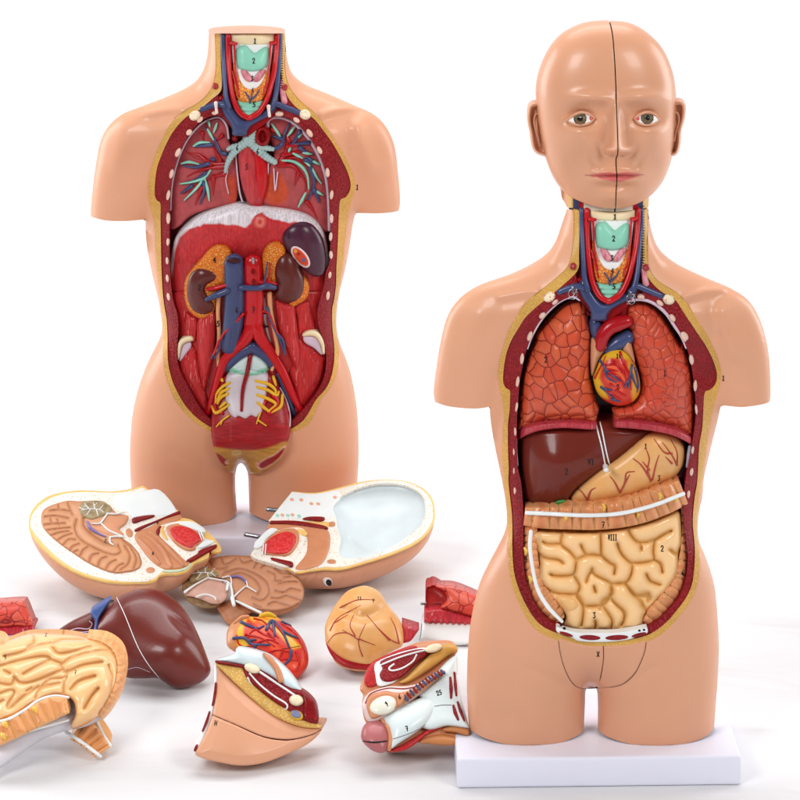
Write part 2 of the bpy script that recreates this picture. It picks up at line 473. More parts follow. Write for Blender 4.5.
# ------------------------------------------------------------------ hand-lettered figures
STROKES = {
 '1': [[(.35, .2), (.6, 0), (.5, 1)], [(.2, 1), (.8, 1)]],
 '2': [[(.1, .25), (.3, 0), (.75, .05), (.85, .3), (.1, 1), (.9, .95)]],
 '3': [[(.1, .1), (.8, 0), (.45, .45), (.85, .7), (.5, 1), (.1, .9)]],
 '4': [[(.7, 1), (.7, 0), (.05, .65), (.95, .65)]],
 '5': [[(.85, 0), (.3, 0), (.2, .45), (.7, .45), (.8, .8), (.4, 1), (.1, .9)]],
 '6': [[(.8, .05), (.3, .35), (.15, .75), (.5, 1), (.85, .75), (.5, .5), (.2, .7)]],
 '7': [[(.1, 0), (.9, 0), (.4, 1)], [(.3, .5), (.8, .5)]],
 '9': [[(.8, .3), (.5, 0), (.15, .25), (.5, .5), (.8, .3), (.75, 1)]],
 '0': [[(.5, 0), (.1, .4), (.4, 1), (.85, .6), (.5, 0)]],
 'V': [[(0, 0), (.45, 1), (.9, 0)]], 'I': [[(.4, 0), (.4, 1)], [(.15, 0), (.65, 0)], [(.15, 1), (.65, 1)]],
 'X': [[(.05, 0), (.95, 1)], [(.95, 0), (.05, 1)]], 'H': [[(.1, 0), (.1, 1)], [(.9, 0), (.9, 1)], [(.1, .5), (.9, .5)]],
 'Z': [[(.1, 0), (.9, 0), (.1, 1), (.9, 1)]],
}
def mark(text, px, py, size, depth, parent, rot=0, wd=.62, r=.55):
    t = TubeMB(); n = len(text); c, s = math.cos(rot), math.sin(rot); x = -n * size * wd / 2
    for ch in text:
        for st in STROKES.get(ch, []):
            a = np.array(st, float); u = x + a[:, 0] * size * wd * .8; v = (a[:, 1] - .5) * size
            t.add(np.stack([px + u * c - v * s, py + u * s + v * c], 1), r, depth, lift=.25, n=5, smooth=False, sub=3, flat=.4)
        x += size * wd
    return t.build('printed_number', INK, parent)

def tubes(name, mat, lst, depth, parent, **k):
    """one object per separate piece"""
    for p, r in lst: tube(name, mat, p, r, depth, parent, **k)
# ------------------------------------------------------------------ studio
def studio():
    # seamless white sheet: flat under the models, sweeping up far behind
    xs = np.linspace(-4.5, 4.5, 150); prof = []
    for y in np.linspace(-1.6, 2.2, 170): prof.append((y, 0.0))
    for a in np.linspace(0, math.pi / 2, 24)[1:]: prof.append((2.2 + 2.2 * math.sin(a), 2.2 * (1 - math.cos(a))))
    prof += [(4.4, z) for z in np.linspace(2.2, 5.5, 12)[1:]]
    pr = np.array(prof); X, Y = np.meshgrid(xs, pr[:, 0]); Zz = np.tile(pr[:, 1][:, None], (1, len(xs)))
    V = np.stack([X, Y, Zz], -1).reshape(-1, 3)
    n = len(xs); i = (np.arange(len(pr) - 1)[:, None] * n + np.arange(n - 1)[None, :]).ravel()
    m, nt, b = _mat('white_cloth'); L = nt.links.new
    b.inputs['Base Color'].default_value = (.71, .705, .72, 1); b.inputs['Roughness'].default_value = .75; b.inputs['Specular IOR Level'].default_value = .2
    tc = N(nt, 'ShaderNodeTexCoord'); mp = N(nt, 'ShaderNodeMapping'); mp.inputs['Scale'].default_value = (1.3, 3.2, 1); mp.inputs['Rotation'].default_value = (0, 0, .12)
    L(tc.outputs['Object'], mp.inputs[0])
    nz = N(nt, 'ShaderNodeTexNoise'); nz.inputs['Scale'].default_value = 2.2; nz.inputs['Detail'].default_value = 2.5; nz.inputs['Distortion'].default_value = .6; L(mp.outputs[0], nz.inputs['Vector'])
    bp = N(nt, 'ShaderNodeBump'); bp.inputs['Strength'].default_value = .6; bp.inputs['Distance'].default_value = .03; L(nz.outputs['Fac'], bp.inputs['Height'])
    L(bp.outputs[0], b.inputs['Normal'])
    o = mk('ground', V, np.stack([i, i + 1, i + n + 1, i + n], 1), [], m)
    o['kind'] = 'structure'
    w = bpy.data.worlds.new('World'); SC.world = w; w.use_nodes = True
    bg = w.node_tree.nodes['Background']; bg.inputs[0].default_value = (1, 1, 1, 1); bg.inputs[1].default_value = WORLD
    def area(name, loc, to, sx, sy, e, col=(1, 1, 1)):
        l = bpy.data.lights.new(name, 'AREA'); l.shape = 'RECTANGLE'; l.size = sx; l.size_y = sy; l.energy = e; l.color = col
        ob = bpy.data.objects.new(name, l); COL.objects.link(ob); ob.location = loc
        ob.rotation_euler = (Vector(to) - Vector(loc)).to_track_quat('-Z', 'Y').to_euler(); return ob
    for a in LAMPS: area(*a)
    c = bpy.data.cameras.new('camera'); co = bpy.data.objects.new('camera', c); COL.objects.link(co)
    co.location = (0, -D0, CH); co.rotation_euler = (math.pi / 2, 0, 0)
    c.sensor_fit = 'HORIZONTAL'; c.sensor_width = 36; c.lens = 36 * F / 800; c.shift_y = -(400 - YH) / 800; c.clip_start = .1; c.clip_end = 60
    SC.camera = co
    SC.view_settings.view_transform = 'Standard'; SC.view_settings.look = 'None'; SC.view_settings.exposure = EXPO
    SC.cycles.max_bounces = 6; SC.cycles.use_denoising = True

WORLD = .17; EXPO = 0.0
LAMPS = [('softbox_left', (-1.9, -2.3, 2.5), (0, .2, .35), 1.25, 1.25, 70),
         ('softbox_right', (2.2, -2.0, 2.3), (.1, .2, .4), 1.15, 1.15, 48),
         ('softbox_top', (0, 1.2, 3.2), (0, .4, .3), 3.2, 1.8, 56),
         ('side_panel_left', (-2.5, 1.3, 1.1), (-.1, .3, .4), 1.2, 2.0, 48),
         ('side_panel_right', (2.7, 1.2, 1.1), (.2, .2, .4), 1.2, 2.0, 40),
         ('softbox_back', (0, 2.2, 3.8), (0, 4.2, 1.2), 5, 1.2, 100)]

def yaw(o, deg):
    c, s = math.cos(math.radians(deg)), math.sin(math.radians(deg)); n = len(o.data.vertices)
    mx = sum(v.co.x for v in o.data.vertices) / n; my = sum(v.co.y for v in o.data.vertices) / n
    for v in o.data.vertices:
        x, y = v.co.x - mx, v.co.y - my; v.co.x = mx + x * c - y * s; v.co.y = my + x * s + y * c

def box(name, mat, x0, x1, y0, y1, z0, z1, parent=None, r=.004):
    """rounded slab: bevelled rim"""
    import bmesh
    bm = bmesh.new(); bmesh.ops.create_cube(bm, size=1)
    for v in bm.verts: v.co = ((x0 + x1) / 2 + v.co.x * (x1 - x0), (y0 + y1) / 2 + v.co.y * (y1 - y0), (z0 + z1) / 2 + v.co.z * (z1 - z0))
    bmesh.ops.bevel(bm, geom=bm.edges[:], offset=r, segments=4, affect='EDGES', profile=.6)
    me = bpy.data.meshes.new(name); bm.to_mesh(me); bm.free()
    for p in me.polygons: p.use_smooth = True
    me.materials.append(mat); me.set_sharp_from_angle(angle=.6)
    o = bpy.data.objects.new(name, me); COL.objects.link(o)
    if parent is not None: o.parent = parent
    return o
def gauss(px, py, cx, cy, sx, sy, rot=0):
    c, s = math.cos(rot), math.sin(rot); u = (px - cx) * c + (py - cy) * s; v = -(px - cx) * s + (py - cy) * c
    return np.exp(-(u / sx)**2 - (v / sy)**2)
# ================================================================== RIGHT TORSO
RD0 = 3.44; MR = RD0 / F
A = Z(490, 190, 5); B = Z(600, 190, 5); C5 = Z(480, 330, 5); D5 = Z(590, 330, 5)
E6 = Z(490, 480, 6.154); G6 = Z(600, 480, 6.154); H5 = Z(530, 560, 5); z7 = Z(490, 400, 3.077); z3 = Z(420, 10, 2.105); z4 = Z(420, 390, 1.951)
t5 = Z(520, 10, 3.811)

r_sil = cat([(567, 209), (567, 209), (585, 211.5), (610, 213), (632, 211.5), (648.5, 209), (648.5, 209)],
    z3((481, 430), (488, 468), (504, 504), (540, 534), (600, 563), (650, 584), (690, 610), (715, 650), (730, 700), (736, 745), (738, 790)),
    [(770.5, 396), (769.5, 402), (769.5, 402), (762, 404.5), (745, 407), (736, 406.8), (722, 405.2), (722, 405.2)],
    [(720.3, 408), (717.5, 421), (713, 439), (708.7, 457), (703.9, 478), (702.5, 496), (699.5, 510), (698, 521), (697.8, 533), (700, 544), (704, 553), (710.5, 571), (714.8, 588), (717, 610), (718.6, 635), (718.8, 655), (717.6, 680), (715.8, 705)],
    [(714, 729), (714, 729), (705, 737), (690, 742.5), (668, 746.5), (645, 746.5), (622, 742), (606, 736), (598, 730), (598, 730)],
    z4((347, 640), (347, 610), (345, 585)), [(593, 686), (588, 686), (585.5, 691)],
    z4((322, 610), (320, 650)), [(583.5, 731), (583.5, 731), (575, 737), (560, 743), (540, 746), (520, 746), (500, 743), (482, 737), (469, 729), (469, 729)],
    [(467.2, 700), (467, 675), (468.2, 645), (471, 620), (476, 596), (481, 580), (489, 563), (497, 548), (504.6, 532.5), (507, 520), (506, 505), (503, 486), (499, 466), (495.4, 449), (493, 436), (491, 423), (490, 409),
    (492.5, 406.2), (492.5, 406.2), (478, 408.5), (462, 408), (447, 406), (435, 402), (435, 402)],
    z3((29, 800), (35, 750), (45, 690), (60, 640), (88, 603), (130, 577), (200, 552), (258, 520), (284, 490), (298, 452)), [(565, 215)])
r_out = spl(r_sil, 4)
def ext(sil, legs):
    """silhouette with the cut legs (and arms) run on past their cut, for inflation"""
    s = sil.copy()
    for (x0, x1, y0, dy) in legs:
        k = (s[:, 0] > x0) & (s[:, 0] < x1) & (s[:, 1] > y0) & (s[:, 1] < y0 + 30); s[k, 1] += dy
    return s
r_fo = ext(r_out, [(460, 590, 722, 60), (592, 720, 722, 60), (430, 489.9, 397, 45), (722.2, 775, 393, 45), (490.5, 494, 405.5, 45), (721.5, 722.5, 404.5, 45), ])
# neck is run upwards too (rows above the cut)
k = (r_fo[:, 1] < 213.5) & (r_fo[:, 0] > 560) & (r_fo[:, 0] < 655); r_fo[k, 1] -= 60
RF = Field(r_fo, 2.5, creases=[([(493, 440), (499, 400), (505, 370), (512, 335)], 7, .02, .95), ([(712, 440), (714, 400), (712, 370), (706, 340)], 7, .02, .95),
                               ([(590, 684), (590, 700)], 10, .01, 0)])
def bumps(px, py, lst):
    Pn = np.stack([np.ravel(px), np.ravel(py)], 1); r = np.zeros(len(Pn))
    for line, w, hh in lst:
        r += hh * np.exp(-(pdist(Pn, [np.asarray(line, float)]) / w)**2)
    return r.reshape(np.shape(px))
R_B = [([(686, 297), (705, 291), (722, 289)], 4, .0035), ([(690, 303), (715, 300)], 8, -.003), ([(722, 312), (726, 330), (735, 352)], 9, .004), ([(712, 310), (717, 335)], 6, -.003),
       ([(500, 297), (520, 293), (536, 291)], 4, .002), ([(505, 303), (525, 300)], 8, -.002), ([(478, 315), (470, 350)], 10, .003),
       ([(556, 262), (561, 240)], 5, .002), ([(658, 262), (652, 240)], 5, .002),
       ([(528, 668), (560, 684), (585, 690)], 6, -.001), ([(654, 668), (625, 684), (598, 690)], 6, -.001)]
def RB0(px, py):
    b = RF(px, py) * MR * .66
    return b / (1 + (b / .088)**5)**.2
def RBs(px, py): return RB0(px, py) + bumps(px, py, R_B) * np.clip(RF(px, py) / 20, 0, 1)
def rd(off=0.0): return lambda px, py: RD0 - RB0(px, py) - off

r_hole = spl(cat([(573, 209.5), (573, 209.5), (573.6, 222), (573, 240), (571, 256), (567, 267), (558, 276), (546, 286), (533, 296), (522, 308), (514, 320), (508, 332), (503, 348),
    (500, 358), (498.4, 370), (498.6, 382), (500.5, 394), (503, 406), (503.6, 420), (502.6, 435), (502, 454), (503, 470), (503.8, 482), (506, 498), (507, 513), (507.3, 529), (508, 545), (508.7, 561),
    (510.5, 577), (513.6, 590.5), (518.4, 602), (524, 614), (531, 625), (542, 634), (556, 640), (570, 644), (586, 645.6), (604, 646), (624, 645), (642, 643), (656, 638), (668, 629), (678, 618),
    (686, 608), (692.6, 597), (697.3, 584), (699, 571), (699.5, 553), (698.3, 541), (697.2, 530), (697.5, 517), (698.5, 505), (700, 492), (702.9, 480), (704.3, 468), (705.8, 454), (707.7, 438), (710.4, 422), (713.2, 408),
    (717.3, 394), (720, 383), (720.8, 372), (719, 362), (715.5, 352), (710, 340), (705, 331), (699, 322), (692, 312), (686, 302), (679, 294), (670, 288), (660, 282), (653, 275),
    (649, 266), (648, 254), (648, 230), (648, 209.5), (648, 209.5), (632, 211.8), (610, 213), (590, 212)]), 4)
r_fatin = spl(cat([(579, 210), (579, 210), (579.3, 230), (579, 256), (578.5, 268), (573, 276), (562, 286), (550, 296), (540, 304), (533, 310), (525, 318), (518, 329), (511, 341), (506, 355), (503.6, 370), (503.2, 382), (506, 388), (510, 391),
    (510, 400), (509.5, 412), (508, 424), (508, 450), (508.7, 468), (508.5, 482), (510.2, 498), (511.8, 513), (512.4, 529), (512.2, 545), (512.9, 561), (514.6, 575), (519.2, 590), (526, 605), (534, 618), (544, 627.5),
    (558, 633.5), (572, 637), (584, 640), (604, 641.6), (624, 640.5), (642, 637), (655, 631.5), (667, 622), (676.5, 611), (685.5, 599), (691.6, 586), (694, 572), (695, 553), (694, 538), (692.8, 524), (693.4, 509),
    (695, 495), (697, 484), (698.2, 466), (699.2, 446), (702, 430), (703.2, 414), (704.6, 393), (710, 390), (715.5, 384), (717, 374), (713, 360), (706, 346), (700, 337), (692, 325), (684, 313), (677, 302), (671, 297), (662, 292), (653, 284),
    (646, 274), (643, 264), (642.8, 250), (642.6, 230), (642.4, 210), (642.4, 210), (632, 211.8), (610, 213), (590, 212)]), 4)
r_cav = spl(cat([(590, 316), (586, 308), (580, 301), (573, 297.5), (565, 299), (556, 304), (546, 313), (538, 324), (532, 336), (527, 348), (524, 360), (521, 374), (519, 390), (518, 406), (517, 420), (517, 450), (518, 468), (521, 482), (522.5, 497),
    (523.3, 513), (523.3, 545), (523.5, 562), (525, 575), (529, 590), (534, 602), (541, 613), (549, 621), (557, 626), (566, 629.5), (580, 632.5), (596, 634), (618, 633), (639, 630), (649, 626), (659, 620), (670, 609), (679.5, 597), (684.5, 584),
    (687, 572), (687.7, 555), (686, 540), (684, 525), (683, 512), (683.7, 496), (685, 484), (687.5, 468), (690.5, 452), (694, 432), (696, 412), (695, 392), (693, 376), (690, 360), (686, 346), (680.5, 334), (674, 323), (666, 312),
    (656, 303), (646, 298.5), (636, 297.5), (628, 300), (622, 308), (616, 316)]), 4)
r_ins = spl(H5((140, 388), (140, 388), (200, 408), (280, 424), (370, 428), (470, 422), (540, 410), (584, 396), (584, 396), (582, 420), (572, 470), (532, 560), (482, 612), (430, 634), (352, 640), (250, 642), (200, 602), (163, 520), (145, 440)), 4)

rt = thing('anatomical_torso', 'torso model with a head, chest and belly filled with organs, standing on a white slab', 'anatomical model')
body = relief('torso_shell', SKIN, r_out, RD0, h=lambda px, py, sd, u: RBs(px, py) - .0018 * np.clip(sdf(np.stack([px.ravel(), py.ravel()], 1), r_hole)[0].reshape(px.shape) / .8, 0, 1), parent=rt, g=1.25, holes=[inset(r_hole, 2.6, np.clip((r_hole[:, 1] - 300) / 20, 0, 1)), r_ins], back='none', infl=1.0, infl_outline=RF)
tback = relief('torso_back', SKIN, r_out, RD0, h=lambda px, py, sd, u: -np.minimum(RB0(px, py) * .8, .06), parent=rt, g=2.5, back='none')
# feet: flat cut on the slab
def foot(o, z):
    me = o.data; a = np.empty(len(me.vertices) * 3, np.float32); me.vertices.foreach_get('co', a); a = a.reshape(-1, 3); a[:, 2] = np.maximum(a[:, 2], z); me.vertices.foreach_set('co', a.ravel())
foot(body.o, .0345); foot(tback.o, .0345)

def sdh(poly):
    f = np.asarray(poly, float)
    return lambda px, py: np.abs(_seg(np.stack([np.ravel(px), np.ravel(py)], 1), f, np.roll(f, -1, 0))[0].reshape(np.shape(px)))
def rim(name, mat, outer, inner, Bf, d0, off, slope, parent, thick, g=1.2, more=()):
    q = sdh(outer)
    return relief(name, mat, outer, d0, h=lambda px, py, sd, u: Bf(px, py) + off - slope * q(px, py), parent=parent, g=g, holes=[inner, *more], back='skirt', thick=thick)
NECKP = spl([(580, 200), (580, 200), (580, 262), (576, 276), (582, 296), (592, 316), (618, 316), (640, 296), (645, 282), (641.6, 262), (641.4, 200), (641.4, 200)], 4)
rfat = rim('fat_layer', FAT, r_hole, r_fatin, RB0, RD0, -.0006, .0002, rt, .012)
rmus = rim('muscle_layer', MCUT, r_fatin, r_cav, RB0, RD0, -.003, .0004, rt, lambda px, py: np.where(py < 290, .004, .06), more=[NECKP])
relief('cavity_wall', DARK, r_cav, RD0, h=lambda px, py, sd, u: RB0(px, py) * .3 - .012, parent=rt, g=3, thick=.004)

def ribs(lst, depth, parent, name='rib_end', lift=.0020):
    for (c, rx, ry, rot) in lst:
        cx, cy = c[0]
        relief(name, BONE, ell(cx, cy, rx * random.uniform(.74, .92), ry * random.uniform(.8, .98), rot + random.uniform(-.12, .12), 24), depth, h=bev(lift, 2.2), parent=parent, g=.6, thick=.006)
q = 5.0
RM = lambda px, py: RD0 - RB0(px, py) + .0065
ribs([(A(325, 560), 4.6, 2.8, -.7), (A(262, 628), 5.0, 3.2, -.75), (A(200, 730), 3.0, 5.2, .45), (C5(248, 35), 2.7, 5.2, .4), (C5(210, 145), 2.3, 5.6, .2), (C5(188, 260), 2.2, 5.8, .05),
      (C5(182, 385), 1.9, 6.2, 0), (C5(175, 508), 1.8, 5, 0), (C5(168, 610), 1.9, 5, 0), (C5(168, 705), 1.8, 5, 0), (E6(150, 68), 2.4, 4.9, 0),
      (B(205, 535), 5, 2.7, .1), (B(300, 565), 4.6, 2.8, .7), (B(363, 640), 3.0, 4.6, -.5), (B(425, 730), 3.2, 5, -.5), (D5(468, 35), 2.8, 5.8, -.45), (D5(508, 150), 2.5, 5.7, -.2),
      (D5(527, 280), 2.2, 6.2, 0), (D5(533, 400), 1.8, 5.8, .05), (D5(515, 600), 2.1, 4.9, .1), (D5(510, 710), 2.5, 5.3, .1), (G6(547, 88), 2.4, 4.8, .1)], RM, rt)
CLAV = M('collarbone_paint', (238, 220, 190), kind='beads', scale=260, c2=(238, 220, 190), c3=(196, 70, 62), bump=.2, rough=.4)
for c, rx, ry, rot in ((A(295, 533), 7.0, 5.6, -.5), (B(345, 545), 6.6, 5.8, .4)):
    relief('collarbone_end', CLAV, ell(c[0][0], c[0][1], rx, ry, rot, 30), RM, h=bev(.0055, 3), parent=rt, g=.6, thick=.006)

# ---- neck dissection, shared by both torsos through a pixel map
def neck(parent, T, depth, s, top=None):
    """T maps right-torso pixels to this torso's; depth(off) is the panel surface; s scales pixel radii"""
    TA = lambda *p: T(A(*p))
    d0 = depth(-.006)
    base = relief('neck_bed', DRED, T(spl(cat([(578, 210), (578, 210), (578.5, 268), (572, 277), (575, 290), (590, 312), (604, 322), (620, 312), (646, 290), (650, 283), (645, 273), (643.4, 256), (643, 210), (643, 210), (632, 211.8), (610, 213), (590, 212)]), 4)), depth(-.012), parent=parent, g=1.5, thick=.01)
    relief('throat_membrane', WHITE, spl(TA((498, 108), (498, 108), (505, 200), (520, 330), (560, 400), (590, 540), (640, 470), (690, 380), (715, 200), (730, 106), (730, 106), (620, 116)), 4), depth(-.009), h=bev(.002, 4), parent=parent, g=1, thick=.006)
    hy = np.array([(500, 101), (500, 101), (560, 110), (610, 114), (680, 109), (727, 100), (727, 100), (720, 145), (680, 152), (610, 155), (550, 152), (510, 140)], float)
    hyp = TA(*hy)
    if top is not None: hyp[:7, 1] = top
    relief('hyoid_bone', CREAM, spl(hyp, 4), depth(-.007), h=bev(.002, 4), parent=parent, g=.8, thick=.006)
    relief('windpipe', GREEN, spl(TA((530, 462), (530, 462), (668, 462), (668, 462), (642, 520), (604, 548), (588, 548), (560, 522)), 4), depth(-.008),
           h=lambda px, py, sd, u: .003 * np.sqrt(np.maximum(0, 1 - (1 - np.minimum(sd / 6, 1))**2)) + .0007 * np.sin(py * 1.25 / s), parent=parent, g=.6, thick=.006)
    gl = relief('thyroid_gland', ORANGE, spl(TA((512, 250), (530, 300), (545, 345), (570, 385), (605, 398), (640, 385), (668, 345), (690, 285), (702, 245), (704, 300), (696, 380), (668, 450), (640, 468), (600, 472), (545, 466), (522, 420), (512, 340)), 4),
                depth(-.007), h=bev(.005, 5), parent=parent, g=.7, thick=.006)
    relief('throat_muscle', M('pink_muscle', (222, 150, 158), kind='fiber', scale=80, stretch=(4, 4, 1), c2=(200, 110, 124), bump=.3), spl(TA((550, 296), (580, 296), (612, 340), (600, 360), (570, 345)), 4), depth(-.006), h=bev(.003, 3), parent=parent, g=.7, thick=.004)
    relief('throat_muscle', bpy.data.materials['pink_muscle'], spl(TA((684, 296), (650, 296), (618, 340), (630, 360), (655, 345)), 4), depth(-.006), h=bev(.003, 3), parent=parent, g=.7, thick=.004)
    ca = relief('thyroid_cartilage', GREEN, spl(TA((524, 190), (540, 166), (575, 157), (600, 180), (625, 200), (650, 182), (682, 165), (702, 185), (698, 235), (684, 275), (640, 298), (580, 298), (536, 280), (524, 235)), 4), depth(-.006),
                h=lambda px, py, sd, u: .006 * np.sqrt(np.maximum(0, 1 - (1 - np.minimum(sd / 9, 1))**2)), parent=parent, g=.8, thick=.006)
    t = TubeMB(); e = TubeMB(); v = TubeMB()
    for p in ([(484, 100), (486, 200), (491, 300), (502, 400), (517, 470), (548, 530), (592, 558)], [(740, 99), (735, 200), (725, 300), (708, 380), (688, 450), (650, 520), (598, 556)]):
        t.add(TA(*p), 3.0 * s, d0, lift=.5)
    for grp in (([(500, 146), (515, 152), (521, 280), (538, 400)], [(498, 148), (528, 148)], [(505, 300), (520, 350), (542, 440)], [(512, 330), (528, 380)]), ([(722, 146), (706, 160), (701, 260), (684, 390)], [(730, 143), (706, 143)], [(700, 310), (690, 350), (668, 430)], [(696, 330), (680, 380), (672, 400)])):
        e = TubeMB()
        for i, p in enumerate(grp): e.add(TA(*p), ([1.7 * s, 1.3 * s, 1.1 * s, .8 * s], 1.6 * s, .8 * s, .8 * s)[i], depth(-.002), lift=.7)
        e.build('thyroid_artery', RED, parent)
    t.build('carotid_artery', RED, parent)
    for p, r in (([(458, 99), (460, 200), (465, 300), (469, 380), (474, 440), (490, 500)], 2.9), ([(754, 98), (753, 200), (746, 300), (738, 400), (722, 480), (700, 510)], 2.9)):
        v.add(TA(*p), r * s, d0, lift=.6)
    v.build('jugular_vein', BLUE, parent)
    t = TubeMB()
    for p in ([(597, 548), (597, 460), (572, 412)], [(597, 465), (632, 430), (646, 402)], [(606, 450), (608, 418)]): t.add(TA(*p), [1.0 * s, .7 * s], gl.s, lift=.6)
    t.build('thyroid_vein', BLUE, parent)
    bv = relief('great_vein', BLUE, spl(TA((440, 478), (468, 430), (490, 440), (505, 490), (540, 545), (570, 568), (600, 556), (650, 528), (700, 490), (730, 460), (750, 478), (740, 500), (700, 545), (645, 575), (605, 600), (585, 630), (578, 652), (510, 652), (505, 620), (490, 580), (465, 545)), 4),
                depth(-.010), infl=.75, parent=parent, g=.8, thick=.008)
    tubes('subclavian_vein', BLUE, [(TA((470, 490), (440, 482), (395, 490), (345, 510)), 3.4 * s), (TA((720, 480), (745, 482), (800, 505), (860, 530)), 3.3 * s)], depth(-.008), parent, lift=.5)
    tubes('subclavian_artery', RED, [(TA((450, 450), (415, 455), (380, 480)), 3.6 * s), (TA((790, 460), (830, 480), (860, 510)), 4 * s)], depth(-.013), parent)
    t = TubeMB(); t.add(TA((764, 350), (768, 400), (780, 470)), [2 * s, 3.2 * s, 3.4 * s], depth(-.006)); t.build('neck_muscle', bpy.data.materials['pink_muscle'], parent)
    for c in ((415, 382), (782, 388)):
        p = TA(c)[0]; relief('nerve_end', M('nerve_end_paint', (170, 40, 40), kind='beads', scale=500, c2=(150, 30, 30), c3=(214, 100, 90)) if 'nerve_end_paint' not in bpy.data.materials else bpy.data.materials['nerve_end_paint'], ell(p[0], p[1], 3.2 * s, 3.4 * s), depth(.0006), h=bev(.0015, 2), parent=parent, g=.5, thick=.003)
    t = TubeMB()
    for x in np.linspace(206, 268, 24): t.add(T(np.array([(641.6, x), (644.4, x + .4)])), .45 * s, depth(.0), n=5)
    t.build('stitch_row', INK, parent)
    for ch, c in (('1', (626, 133)), ('2', (620, 243)), ('3', (612, 340)), ('4', (614, 405)), ('5', (622, 482))):
        p = TA(c)[0]
        mark(ch, p[0], p[1], 5.4 * s, {'2': ca.s, '4': gl.s}.get(ch, depth(-.004)), parent, r=.55 * s)
    p = TA((425, 500))[0]
    return bv
neck(rt, lambda p: np.asarray(p, float), lambda off: rd(off), 1.0)

# small fittings of the shell
for (x, y) in (A(415, 505)[0], A(705, 530)[0]):
    t = TubeMB()
    t.add([(x - .5, y - 4), (x, y + 1), (x + .6, y + 2)], 1.2, rd(.004), n=8)
    an = np.linspace(.3, 6.2, 14); t.add(np.stack([x + 4.2 * np.sin(an), y + 3 - 5.2 * np.cos(an)], 1), .55, rd(.010), n=6)
    t.add([(x - 4, y + 8), (x + 1, y + 4), (x + 4, y - 2)], .5, rd(.011), n=6)
    t.build('hook', STEEL, rt)
# pelvic rim under the bowel
pr = relief('pelvic_rim', WHITE, spl(H5((134, 333), (165, 345), (240, 362), (340, 364), (440, 362), (550, 343), (584, 338), (585, 366), (540, 380), (490, 398), (375, 410), (250, 406), (210, 388), (138, 362)), 4), rd(.0006), h=bev(.002, 2), parent=rt, g=.8, thick=.01)
for c, rx, ry, rot in ((H5(300, 388), 10.6, 2.6, .05), (H5(434, 388), 11.6, 2.6, -.05), (H5(180, 371), 7.5, 1.8, .3), (H5(545, 374), 8, 1.8, -.25)):
    relief('rim_muscle', MCUT, ell(c[0][0], c[0][1], rx, ry, rot), pr.s, h=bev(.001, 1.5), parent=rt, g=.6, thick=.002)
for c in (H5(156, 327), H5(172, 343), H5(547, 353), H5(570, 349)):
    relief('vessel_end', INK, ell(c[0][0], c[0][1], 1.4, 1.2), pr.s, h=bev(.001, .8), parent=rt, g=.4, thick=.002)
mark('1', 723.6, 378, 5, lambda px, py: RD0 - RBs(px, py), body.o)

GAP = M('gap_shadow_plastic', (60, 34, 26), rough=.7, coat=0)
relief('groin_gap_shade', GAP, spl(r_ins[::3], 2), RD0, h=lambda px, py, sd, u: RBs(px, py) - .007, parent=rt, g=2, thick=.003)  # added dark sheet: its colour paints the shade in the cover gaps
relief('neck_gap_shade', GAP, [(569, 204), (646.5, 204), (646.5, 209), (632, 212.5), (610, 214), (585, 212.5), (569, 209.8)], rd(-.012), parent=rt, g=1, thick=.01)  # dark strip added behind the neck cut, shade of the gap as colour
# ---- groin covers: two skin pieces set into the shell
for nm, pts, lab in (('groin_cover', [(142, 388), (142, 388), (200, 408), (280, 424), (364.5, 428), (364.5, 428), (365, 500), (350, 590), (333, 633), (250, 640), (202, 600), (165, 520), (147, 440)], 'left skin coloured groin cover below the belly, marked with a letter X'),
                     ('groin_cover', [(368.5, 428), (368.5, 428), (470, 422), (540, 410), (582, 396), (582, 396), (580, 420), (570, 470), (530, 558), (480, 610), (430, 632), (338, 638), (355, 590), (369, 500)], 'right skin coloured groin cover below the belly, without a letter')):
    gc = relief(nm, SKIN, spl(H5(*pts), 4), RD0, h=lambda px, py, sd, u: RBs(px, py) - .0012 + .0012 * np.minimum(sd / 1.5, 1), g=1.3, thick=.02)
    tag(gc.o, lab, 'model part')
    if '368' not in str(pts): mark('X', *H5(342, 471)[0], 5, gc.s, gc.o)

# ---- lungs
LUNG = M('lung_paint', (204, 76, 48), kind='cells', flat2='xz', scale=72, c2=(150, 32, 28), c3=(214, 98, 62), edge=.05, bump=.7, dist=.004, rough=.28, coat=.35)
LUNGR = M('smooth_lung_paint', (206, 74, 52), kind='cells', flat2='xz', scale=84, c2=(164, 40, 32), c3=(206, 84, 56), edge=.04, bump=.6, dist=.003, rough=.28, coat=.35)
LBASE = M('lung_base_paint', (190, 66, 76), kind='fiber', scale=130, stretch=(3.5, 1, .2), c2=(158, 36, 52), c3=(214, 116, 116), bump=.3, rough=.35)
def lungh(px, py, sd, u): return RB0(px, py) * .93 - .024 + .027 * np.sqrt(np.maximum(0, 1 - (1 - np.minimum(sd / 36, 1))**2))
l1 = thing('lung', 'orange red lung with bold dark cell lines inside the standing model, left of the heart', 'lung', 'lungs in the chest')
lo = spl(cat(A((400, 562), (440, 556), (478, 580), (494, 640), (502, 700), (509, 760)), C5((553, 30), (553, 90), (546, 200), (560, 280), (580, 350), (596, 392), (596, 392), (588, 430), (574, 468), (574, 468), (480, 466), (400, 465), (300, 474), (240, 488), (188, 508), (188, 508), (192, 440), (202, 330), (218, 230), (247, 130), (281, 40)), A((240, 712), (290, 652), (340, 602), (370, 577))), 4)
La = relief('lung_body', LUNG, lo, RD0, h=lungh, parent=l1, g=1.2, thick=.006)
